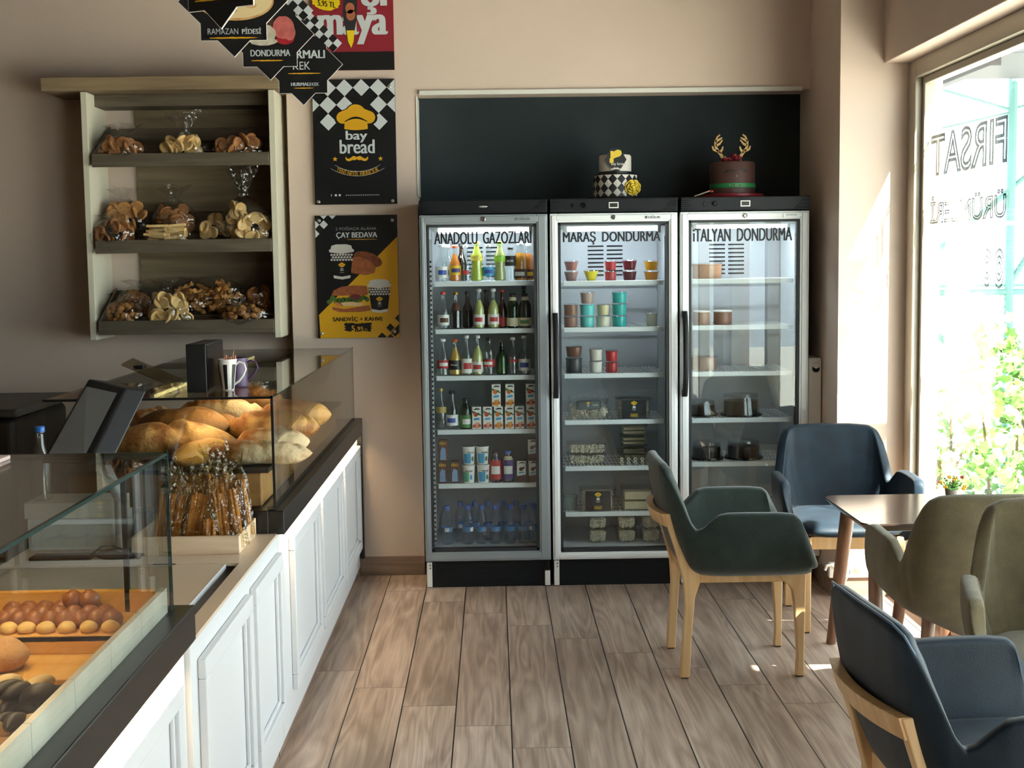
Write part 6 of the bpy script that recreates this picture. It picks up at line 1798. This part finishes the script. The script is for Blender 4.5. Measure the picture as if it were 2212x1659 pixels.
lettering(g4_, (('DONDURMA', -.002, -.066, .140, .026, .035),)); underline(g4_, -.07, .05, -.083, .006, 6)
# ================================================================== CHAIRS, TABLE AND SMALL THINGS ON THE RIGHT
BEECH = wood_mat('beech_wood', '#c79a66', '#e0bd8c', axis='z', rough=.42)
WALN = wood_mat('walnut_wood', '#6a4a38', '#8f6850', axis='z', rough=.38)
WALNT = wood_mat('walnut_top', '#44352f', '#58473f', axis='x', rough=.16)
FELT = mat('foot_felt', '#1d1a18', rough=.9)
def fabric(name, c, c2, rough=.8, sheen=.35, bscale=260, bump=.25, vs=14):
    m = mat(name, c, rough=rough, sheen=sheen, vscale=vs, col2=c2, bump=bump, bscale=bscale, spec=.22); return m
F_GREEN = fabric('fabric_dark_green', '#1c2521', '#25312b')
F_BLUE = fabric('fabric_blue', '#101a23', '#1a2834', rough=.5, sheen=.05, bump=.10, vs=9)
F_OLIVE = fabric('fabric_olive', '#6e6246', '#5e533a', bscale=420, bump=.5)
PIPE_B = mat('piping_blue', '#5b7186', rough=.5)

ST = [  # half outline of the shell, from front tip to mid-back: bottom (x, y), top (x, y, z)
    (.522, .212, .522, .225, .405), (.514, .219, .506, .240, .450), (.500, .224, .489, .252, .502), (.484, .227, .473, .260, .553), (.470, .229, .458, .264, .596), (.452, .230, .440, .267, .612), (.40, .231, .39, .268, .617), (.305, .232, .300, .268, .618),
    (.225, .231, .215, .264, .617), (.195, .229, .183, .257, .610), (.168, .224, .156, .248, .585), (.142, .217, .130, .242, .560), (.122, .208, .106, .236, .551), (.112, .200, .088, .231, .575), (.105, .188, .064, .222, .640),
    (.097, .170, .034, .210, .715), (.090, .145, .010, .195, .764), (.085, .110, -.004, .165, .782), (.080, .055, -.012, .090, .788), (.079, 0, -.013, 0, .788)]
def shell_fn(tub):
    full = [(a, b, c, d, e) for a, b, c, d, e in ST] + [(a, -b, c, -d, e) for a, b, c, d, e in ST[-2::-1]]
    n = len(full) - 1
    def f(u, v):
        q = u * n; i = min(n - 1, int(q)); t = q - i
        A, B = full[i], full[i + 1]
        xb, yb, xt, yt, zt = (A[k] + (B[k] - A[k]) * t for k in range(5))
        z0 = .395
        if tub:
            z0 = .335 + .075 * max(0, min(1, (abs(yb) - .06) / .17))
            yb *= 1.07
            zt = max(zt, z0 + .03)
        if v < .12:                                   # tucked-under rim
            k = v / .12
            return Vector((.30 + (xb - .30) * (.84 + .16 * k), yb * (.84 + .16 * k), z0 - .004 + .018 * (k ** 2)))
        k = (v - .12) / .88
        e = k ** .85; bul = math.sin(PI * k) * .012
        z = z0 + .014 + (zt - z0 - .014) * k
        x = xb + (xt - xb) * e; y = yb + (yt - yb) * e
        y += bul * (1 if yb > .01 else -1 if yb < -.01 else 0); x -= bul * (1 if abs(yb) < .2 and xb < .13 else 0)
        return Vector((x, y, z))
    return f, n
def armchair(name, label, m, loc, rz, wood=BEECH, frame=True, piping=None, scale=1.0, tub=False, group=None):
    t = thing(name, label, 'chair', (loc[0], loc[1], 0), R(rz), group)
    t.scale = (scale,) * 3
    f, n = shell_fn(tub)
    q = MB(); q.grid(f, n * 3, 16); q.build('shell', m, t, world=False, solid=.040, subd=1, sharp=0)
    # seat cushion: rounded slab
    q = MB(); zs0, zs1 = (.396, .452)
    def seat(u, v):
        an = 2 * PI * u; ca, sa = math.cos(an), math.sin(an)
        prof = [(0.0, zs1 + .006), (.55, zs1 + .005), (.86, zs1 - .002), (.97, zs1 - .016), (1.0, (zs0 + zs1) / 2), (.97, zs0 + .012), (.86, zs0), (0.0, zs0)]
        p = v * 7; i = min(6, int(p)); w_ = p - i
        r = prof[i][0] + (prof[i + 1][0] - prof[i][0]) * w_; z = prof[i][1] + (prof[i + 1][1] - prof[i][1]) * w_
        sx = math.copysign(abs(ca) ** .45, ca); sy = math.copysign(abs(sa) ** .45, sa)
        return Vector((.312 + .228 * r * sx, .216 * r * sy, z + .006 * (1 - r) - .010 * max(0, r * sx) ** 4))
    q.grid(seat, 40, 14, wrap_u=True); q.build('seat', m, t, world=False, sharp=0)
    if piping is not None:
        q = MB(); pts = []
        for i in range(28, 2 * n - 27):
            p = f(i / (2 * n), 1.0); pts.append(p + Vector((-.013, .006 * p.y / .2, .002)))
        q.tube(pts, .0028, seg=6); q.build('piping', piping, t, world=False)
    if frame:
        RL = [(-.007, .600), (.0353, .470), (.065, .358), (.0703, .267), (.062, .14), (.0526, .004), (.0868, .004), (.094, .15), (.1054, .297), (.1233, .350), (.1168, .406), (.0679, .46), (.0255, .604)]
        FL = [(.405, .392), (.412, .362), (.421, .352), (.443, .337), (.456, .315), (.4645, .245), (.471, .158), (.475, .075), (.471, .004), (.500, .004), (.499, .10), (.502, .28), (.504, .392)]
        for s_ in (1, -1):
            for poly, nm in ((RL, 'leg'), (FL, 'leg')):
                y0, y1 = s_ * .168, s_ * .203
                q = MB(); q.prism(poly, lambda a, b: Vector((a, y0, b)), lambda a, b: Vector((a, y1, b))); lg = q.build(nm, wood, t, world=False, bevel=.004)
                mx = sum(p[0] for p in poly if p[1] < .01) / 2
                q = MB(); q.box(mx - .012, mx + .012, s_ * .174, s_ * .197, 0, .004) if s_ > 0 else q.box(mx - .012, mx + .012, -.197, -.174, 0, .004); q.build('foot_pad', FELT, lg, world=False)
            q = MB(); a, b = sorted((s_ * .172, s_ * .199)); q.box(.105, .44, a, b, .350, .392); q.build('seat_rail', wood, t, world=False, bevel=.003)
        q = MB(); q.box(.462, .490, -.172, .172, .340, .392); q.build('seat_rail', wood, t, world=False, bevel=.003)
        q = MB(); q.box(.078, .108, -.172, .172, .345, .392); q.build('seat_rail', wood, t, world=False, bevel=.003)
        q = MB()
        def rail(u, v):
            y = -.200 + .40 * v; bow = -.030 * (1 - (y / .2) ** 2)
            k = [(0, 0), (1, 0), (1, 1), (0, 1), (0, 0)]; a = u * 4; i = min(3, int(a)); w_ = a - i
            px = k[i][0] + (k[i + 1][0] - k[i][0]) * w_; pz = k[i][1] + (k[i + 1][1] - k[i][1]) * w_
            return Vector((-.012 + bow + .028 * px + .014 * (1 - pz), y, .556 + .046 * pz))
        q.grid(rail, 4, 14, smooth=False, wrap_u=False)
        b0 = len(q.v)
        q.add([rail(i / 4, 0) for i in range(4)], [(0, 1, 2, 3)]); q.add([rail(i / 4, 1) for i in range(4)], [(3, 2, 1, 0)])
        q.build('back_rail', wood, t, world=False, bevel=.002)
    else:
        for sx, sy in ((.46, .16), (.46, -.16), (.15, .15), (.15, -.15)):
            dx = .05 if sx > .3 else -.055; dy = .035 if sy > 0 else -.035
            q = MB(); q.tube([(sx, sy, .385), (sx + dx * .5, sy + dy * .5, .2), (sx + dx, sy + dy, 0)], [.022, .019, .014], seg=16)
            q.build('leg', wood, t, world=False)
    return t
armchair('armchair', 'dark green armchair with pale wooden legs in front of the coolers', F_GREEN, (.60, 4.82), 0)
armchair('armchair', 'blue armchair by the column behind the small table', F_BLUE, (1.45, 5.66), -93)
armchair('armchair', 'dark blue armchair seen from behind, nearest the camera at lower right', F_BLUE, (.775, 2.70), 5, piping=PIPE_B)
armchair('armchair', 'olive armchair with its back turned, drawn up to the table', F_OLIVE, (1.505, 3.915), 86, wood=WALN, frame=False, tub=True)
armchair('armchair', 'olive armchair facing the camera at the right edge, back to back with another', F_OLIVE, (1.60, 3.64), -105, wood=WALN, frame=False, scale=1.04)

# table
tb = thing('side_table', 'small walnut table with rounded corners and round tapered legs by the window', 'table', (1.52, 4.67, 0))
def rrect(x0, x1, y0, y1, r, k=6):
    out = []
    for cx, cy_, a0 in ((x1 - r, y1 - r, 0), (x0 + r, y1 - r, 90), (x0 + r, y0 + r, 180), (x1 - r, y0 + r, 270)):
        for i in range(k + 1):
            a = R(a0 + 90 * i / k); out.append((cx + r * math.cos(a), cy_ + r * math.sin(a)))
    return out
TX0, TX1, TY0, TY1, TZ = 1.245, 1.785, 4.395, 4.955, .600
q = MB()
lay = [(rrect(TX0, TX1, TY0, TY1, .045), TZ), (rrect(TX0, TX1, TY0, TY1, .045), TZ - .007), (rrect(TX0 + .022, TX1 - .022, TY0 + .022, TY1 - .022, .035), TZ - .030)]
n = len(lay[0][0]); vs = [Vector((a, b, z)) for p, z in lay for a, b in p]
fs = [tuple(range(n)), tuple(range(3 * n - 1, 2 * n - 1, -1))] + [((k + 1) * n + i, (k + 1) * n + (i + 1) % n, k * n + (i + 1) % n, k * n + i) for k in range(2) for i in range(n)]
q.add(vs, fs); q.build('table_top', WALNT, tb, bevel=.0015)
for (a, b, c, d) in ((1.325, 4.880, 1.300, 5.028), (1.305, 4.455, 1.272, 4.33), (1.715, 4.880, 1.740, 5.00), (1.715, 4.455, 1.74, 4.33)):
    q = MB(); q.tube([(a, b, TZ - .029), ((a + c) / 2, (b + d) / 2, .29), (c, d, 0)], [.028, .024, .018], seg=18); q.build('leg', WALN, tb)

# flower pot
fx, fy = 1.705, 4.86
fp = thing('flower_pot', 'small pot of yellow and orange flowers on the table by the window', 'flowers', (fx, fy, TZ))
MB().lathe([(.019, 0), (.024, .03), (.0245, .034), (.021, .034), (.019, .028), (.0001, .028)], seg=20).build('pot', mat('pot_stone', '#8d8578', rough=.7), fp, world=False)
rn = random.Random(21); q = MB()
LEAFG = mat('plant_leaf', '#4f8a3a', rough=.5, col2='#7fb052', vscale=20)
for k in range(46):
    a = rn.uniform(0, 6.3); el = rn.uniform(.25, 1.4); L = rn.uniform(.03, .055)
    d = Vector((math.cos(a) * math.cos(el), math.sin(a) * math.cos(el), math.sin(el)))
    p0 = Vector((0, 0, .028)); p1 = p0 + d * L
    q.tube([p0, p1], .0008, seg=4, cap=False)
    for j in range(4):
        c = p0 + d * L * (.4 + .2 * j); o_ = Vector((rn.uniform(-1, 1), rn.uniform(-1, 1), rn.uniform(-.3, 1))).normalized()
        s2 = d.cross(o_).normalized() * .0035
        q.add([c, c + o_ * .006 + s2, c + o_ * .013, c + o_ * .006 - s2], [(0, 1, 2, 3)])
q.build('leaves', LEAFG, fp, world=False)
for k, (dx, dy, dz, c_) in enumerate(((-.045, -.01, .062, 'a'), (-.012, -.012, .080, 'a'), (.006, -.015, .070, 'a'), (.038, -.005, .078, 'b'), (-.03, -.02, .045, 'a'), (.045, -.015, .045, 'a'), (.046, .0, .034, 'a'), (.02, .01, .074, 'a'))):
    q = MB(); q.ball((dx, dy, dz), .0075, .0075, .006, 10, 6, fn=lambda d: 1 + .15 * math.cos(5 * math.atan2(d.y, d.x)))
    q.tube([(0, 0, .03), (dx * .8, dy * .8, dz - .005)], .0008, seg=4, cap=False)
    q.build('flower', mat('petal_yellow', '#e8a82a', rough=.5) if c_ == 'a' else mat('petal_brown', '#8a3a24', rough=.6), fp, world=False)

# power strip on the column's baseboard
pw = thing('power_strip', 'white socket strip with plugs and cable above the column baseboard', 'sockets', (1.60, 5.74, .088))
xa, xb = at(1790, 1225, 5.735).x, at(1900, 1225, 5.735).x
MB().box(xa, xb, 5.722, 5.754, .0885, .155).build('strip', WHITEP, pw, bevel=.004)
for px in (1826, 1856):
    c = at(px, 1221, 5.722); q = MB(); q.X = Matrix.Translation((c.x, 5.722, c.z)) @ Matrix.Rotation(R(90), 4, 'X'); q.lathe([(.021, 0), (.021, .004), (.017, .006), (.016, .018), (.0001, .018)], seg=22); q.build('plug', mat('plug_white', '#f0f0ee', rough=.35), pw)
q = MB(); c0 = at(1838, 1226, 5.70)
q.tube([c0 + Vector((0, .01, 0)), c0 + Vector((-.008, -.01, -.03)), at(1832, 1245, 5.66), at(1820, 1265, 5.62), Vector((1.53, 5.45, .004)), Vector((1.62, 5.30, .004))], .004, seg=8); q.build('cable', WHITEP, pw)
q = MB(); q.tube([at(1782, 1232, 5.71), at(1786, 1222, 5.71), at(1796, 1220, 5.715), at(1802, 1226, 5.72)], .007, seg=8); q.build('cable', WHITEP, pw)

# ================================================================== SHOW CAKES ON TOP OF THE COOLERS
ZT2 = 1.7835
ICING = mat('icing_white', '#c9c3bb', rough=.55); ICEBLK = mat('icing_black', '#17181b', rough=.5); ROSE_Y = mat('sugar_rose_yellow', '#d9bd3a', rough=.6); CHK = mat('icing_brown', '#4a2f28', rough=.55)
c1x, c1y = at(1329, 420, 6.2).x, 6.2
ck1 = thing('show_cake', 'two-tier black and white diamond cake with yellow hat plaque, on the middle cooler', 'cake', (c1x, c1y, ZT2), group='show cakes on the coolers')
MB().lathe([(.125, 0), (.127, .003), (.125, .011), (.0001, .011)], seg=36).build('cake_board', BLKG, ck1, world=False)
MB().lathe([(.102, .011), (.102, .112), (.098, .118), (.0001, .118)], seg=40).build('lower_tier', ICEBLK, ck1, world=False)
MB().lathe([(.075, .118), (.075, .198), (.070, .206), (.0001, .207)], seg=40).build('upper_tier', ICING, ck1, world=False)
MB().lathe([(.0765, .118), (.0765, .129), (.075, .130)], seg=40, cap=False).build('ribbon', ICEBLK, ck1, world=False)
q = MB(); nd = 16; st_ = 2 * PI * .1025 / nd
for i in range(nd):
    for j in range(3):
        a0 = i * st_; zc = .030 + j * .042
        oc = on_cyl(.1028)
        pts = [(a0, zc - .021), (a0 + st_ * .46, zc), (a0, zc + .021), (a0 - st_ * .46, zc)]
        pts = [(a, min(.112, max(.0115, b))) for a, b in pts]
        q.flat(pts, oc, 0)
q.build('diamonds', ICING, ck1, world=False)
q = MB(); fn = lambda a, b, l=0: Vector((a - .006, -.0785 - .0006 * l, b))
hexp = [(-.047, .180), (-.020, .232), (.022, .232), (.052, .180), (.020, .130), (-.012, .130)]
q.prism(hexp, lambda a, b: fn(a, b, 0), lambda a, b: fn(a, b, 0) + Vector((0, .004, 0)), 0)
q.build('plaque', ICEBLK, ck1, world=False)
q = MB(); emb = [(-.026, .166), (-.008, .166), (-.008, .186), (.008, .192), (.022, .196), (.030, .208), (.026, .222), (.010, .226), (-.006, .218), (-.022, .221), (-.022, .188), (-.026, .186)]
q.flat(emb, lambda a, b: fn(a, b, 1), 0); q.build('hat', ROSE_Y, ck1, world=False)
q = MB(); q.text('bay bread', lambda a, b: fn(a, b, 2), .014, .152, .066, .016, bold=.02); q.flat([(.003 + a * .026, .140 + b * .026) for a, b in moustache()], lambda a, b: fn(a, b, 1)); q.build('lettering', ICING, ck1, world=False)
q = MB()
rc = Vector((.072, -.092, .052))
q.ball(rc + Vector((0, -.020, 0)), .009, .008, .009, 10, 8)
for n_, r_, y_, sz in ((4, .010, -.017, .010), (6, .019, -.010, .013), (8, .028, -.002, .015)):
    for k in range(n_):
        a = 2 * PI * k / n_ + r_ * 40
        q.ball(rc + Vector((math.cos(a) * r_, y_, math.sin(a) * r_)), sz, .0045, sz * .8, 12, 8, rot=Euler((math.sin(a) * .75, 0, -math.cos(a) * .75)).to_matrix() @ Matrix.Rotation(-a + PI / 2, 3, 'Y'))
q.build('sugar_rose', ROSE_Y, ck1, world=False)

c2x = at(1582, 420, 6.2).x
RED = mat('icing_red', '#8e1f2a', rough=.4); BELT = mat('icing_green', '#1f7a44', rough=.5); GOLD = mat('antler_gold', '#b8935a', rough=.35, metal=.35); REDF = mat('sugar_rose_red', '#a02430', rough=.6, col2='#6d1620', vscale=40)
ck2 = thing('show_cake', 'brown reindeer cake with gold antlers and green belt, on the cooler beside the column', 'cake', (c2x, 6.2, ZT2), group='show cakes on the coolers')
MB().lathe([(.140, 0), (.142, .003), (.142, .016), (.138, .019), (.0001, .019)], seg=40).build('cake_board', RED, ck2, world=False)
MB().lathe([(.104, .019), (.104, .158), (.099, .166), (.0001, .168)], seg=40).build('tier', CHK, ck2, world=False)
MB().lathe([(.1045, .046), (.1062, .047), (.1062, .066), (.1045, .067)], seg=40, cap=False).build('belt', BELT, ck2, world=False)
q = MB()
for a in (-.032, -.006, .018): p = on_cyl(.1075)(a, .0565); q.ball(p, .0042, .0042, .0042, 8, 6)
q.build('pearls', mat('pearl_gold', '#cdb98a', rough=.2, metal=.5), ck2, world=False)
q = MB(); oc = on_cyl(.1048)
for s_, cx in ((1, -.030), (-1, .034)):
    pts = [(cx - .026, .118), (cx - .012, .128), (cx + .006, .130), (cx + .024, .122), (cx + .026, .117), (cx + .008, .124), (cx - .008, .121), (cx - .022, .113)]
    q.flat([(cx - (a - cx) if s_ < 0 else a, b) for a, b in pts], oc)
    for k in range(4): q.flat([(cx + (-.014 + k * .010) * 1, .121), (cx + (-.010 + k * .010), .122), (cx + (-.016 + k * .012), .111)], oc)
q.build('lashes', ICEBLK, ck2, world=False)
q = MB(); q.ball(on_cyl(.105)(.002, .098), .003, .003, .003, 8, 6); q.build('nose_pearl', ICING, ck2, world=False)
ANT = [[(0, 0), (.004, .016), (-.004, .034), (-.018, .052), (-.030, .072), (-.032, .096), (-.022, .118), (-.010, .128)], [(-.018, .052), (-.040, .060), (-.046, .076)], [(-.012, .044), (.0, .060), (.004, .074)], [(-.030, .078), (-.012, .086), (.002, .104)], [(-.032, .096), (-.014, .106), (.0, .114)], [(.002, .012), (.014, .020), (.014, .030)]]
for s_, ox in ((1, -.050), (-1, .036)):
    q = MB()
    for br_ in ANT:
        n_ = len(br_); L = []; Rr = []
        for i, (a, b) in enumerate(br_):
            p0 = br_[max(0, i - 1)]; p1 = br_[min(n_ - 1, i + 1)]; dx, dz = p1[0] - p0[0], p1[1] - p0[1]; m_ = math.hypot(dx, dz) or 1
            w_ = (.0075 if n_ > 4 else .0055) * (1 - .75 * i / (n_ - 1)) + .0012
            L.append((a - dz / m_ * w_, b + dx / m_ * w_)); Rr.append((a + dz / m_ * w_, b - dx / m_ * w_))
        for i in range(n_ - 1):
            q.prism([L[i], L[i + 1], Rr[i + 1], Rr[i]], lambda a, b: Vector((ox + s_ * a, -.012, .166 + b)), lambda a, b: Vector((ox + s_ * a, -.009, .166 + b)))
    q.build('antler', GOLD, ck2, world=False)
rn = random.Random(31); q = MB()
for k in range(16):
    c = Vector((rn.uniform(-.045, .035), rn.uniform(-.06, .0), .172 + rn.uniform(0, .012)))
    if k > 9: c = Vector((rn.uniform(-.005, .035), rn.uniform(-.05, -.01), .184 + rn.uniform(0, .014)))
    for j in range(3):
        a = rn.uniform(0, 6.3)
        q.ball(c + Vector((math.cos(a), math.sin(a), 0)) * .006, .012, .010, .006, 9, 6, rot=Euler((rn.uniform(-1, 1), rn.uniform(-1, 1), a)).to_matrix())
q.build('roses', REDF, ck2, world=False)
q = MB()
for k in range(9):
    c = Vector((rn.uniform(.03, .085), rn.uniform(-.05, .0), .172)); a = rn.uniform(0, 6.3); d = Vector((math.cos(a), math.sin(a) * .5, rn.uniform(.1, .6))).normalized(); s2 = d.cross(Vector((0, 0, 1))).normalized() * .007
    q.add([c, c + d * .012 + s2, c + d * .026, c + d * .012 - s2], [(0, 1, 2, 3)])
q.build('leaves', BELT, ck2, world=False)
st_ = thing('cake_knife', 'thin beige handled stick with red tip resting against the red cake board', 'stick', (c2x - .16, 6.13, ZT2))
pA, pB = at(1500, 424, 6.05), at(1534, 412, 6.05)
q = MB(); q.tube([pA, pB], .003, seg=8); q.build('handle', mat('stick_beige', '#b9a58c', rough=.5), st_)
q = MB(); q.ball(pB + Vector((.006, 0, -.003)), .010, .006, .006, 10, 7); q.build('tip', RED, st_)
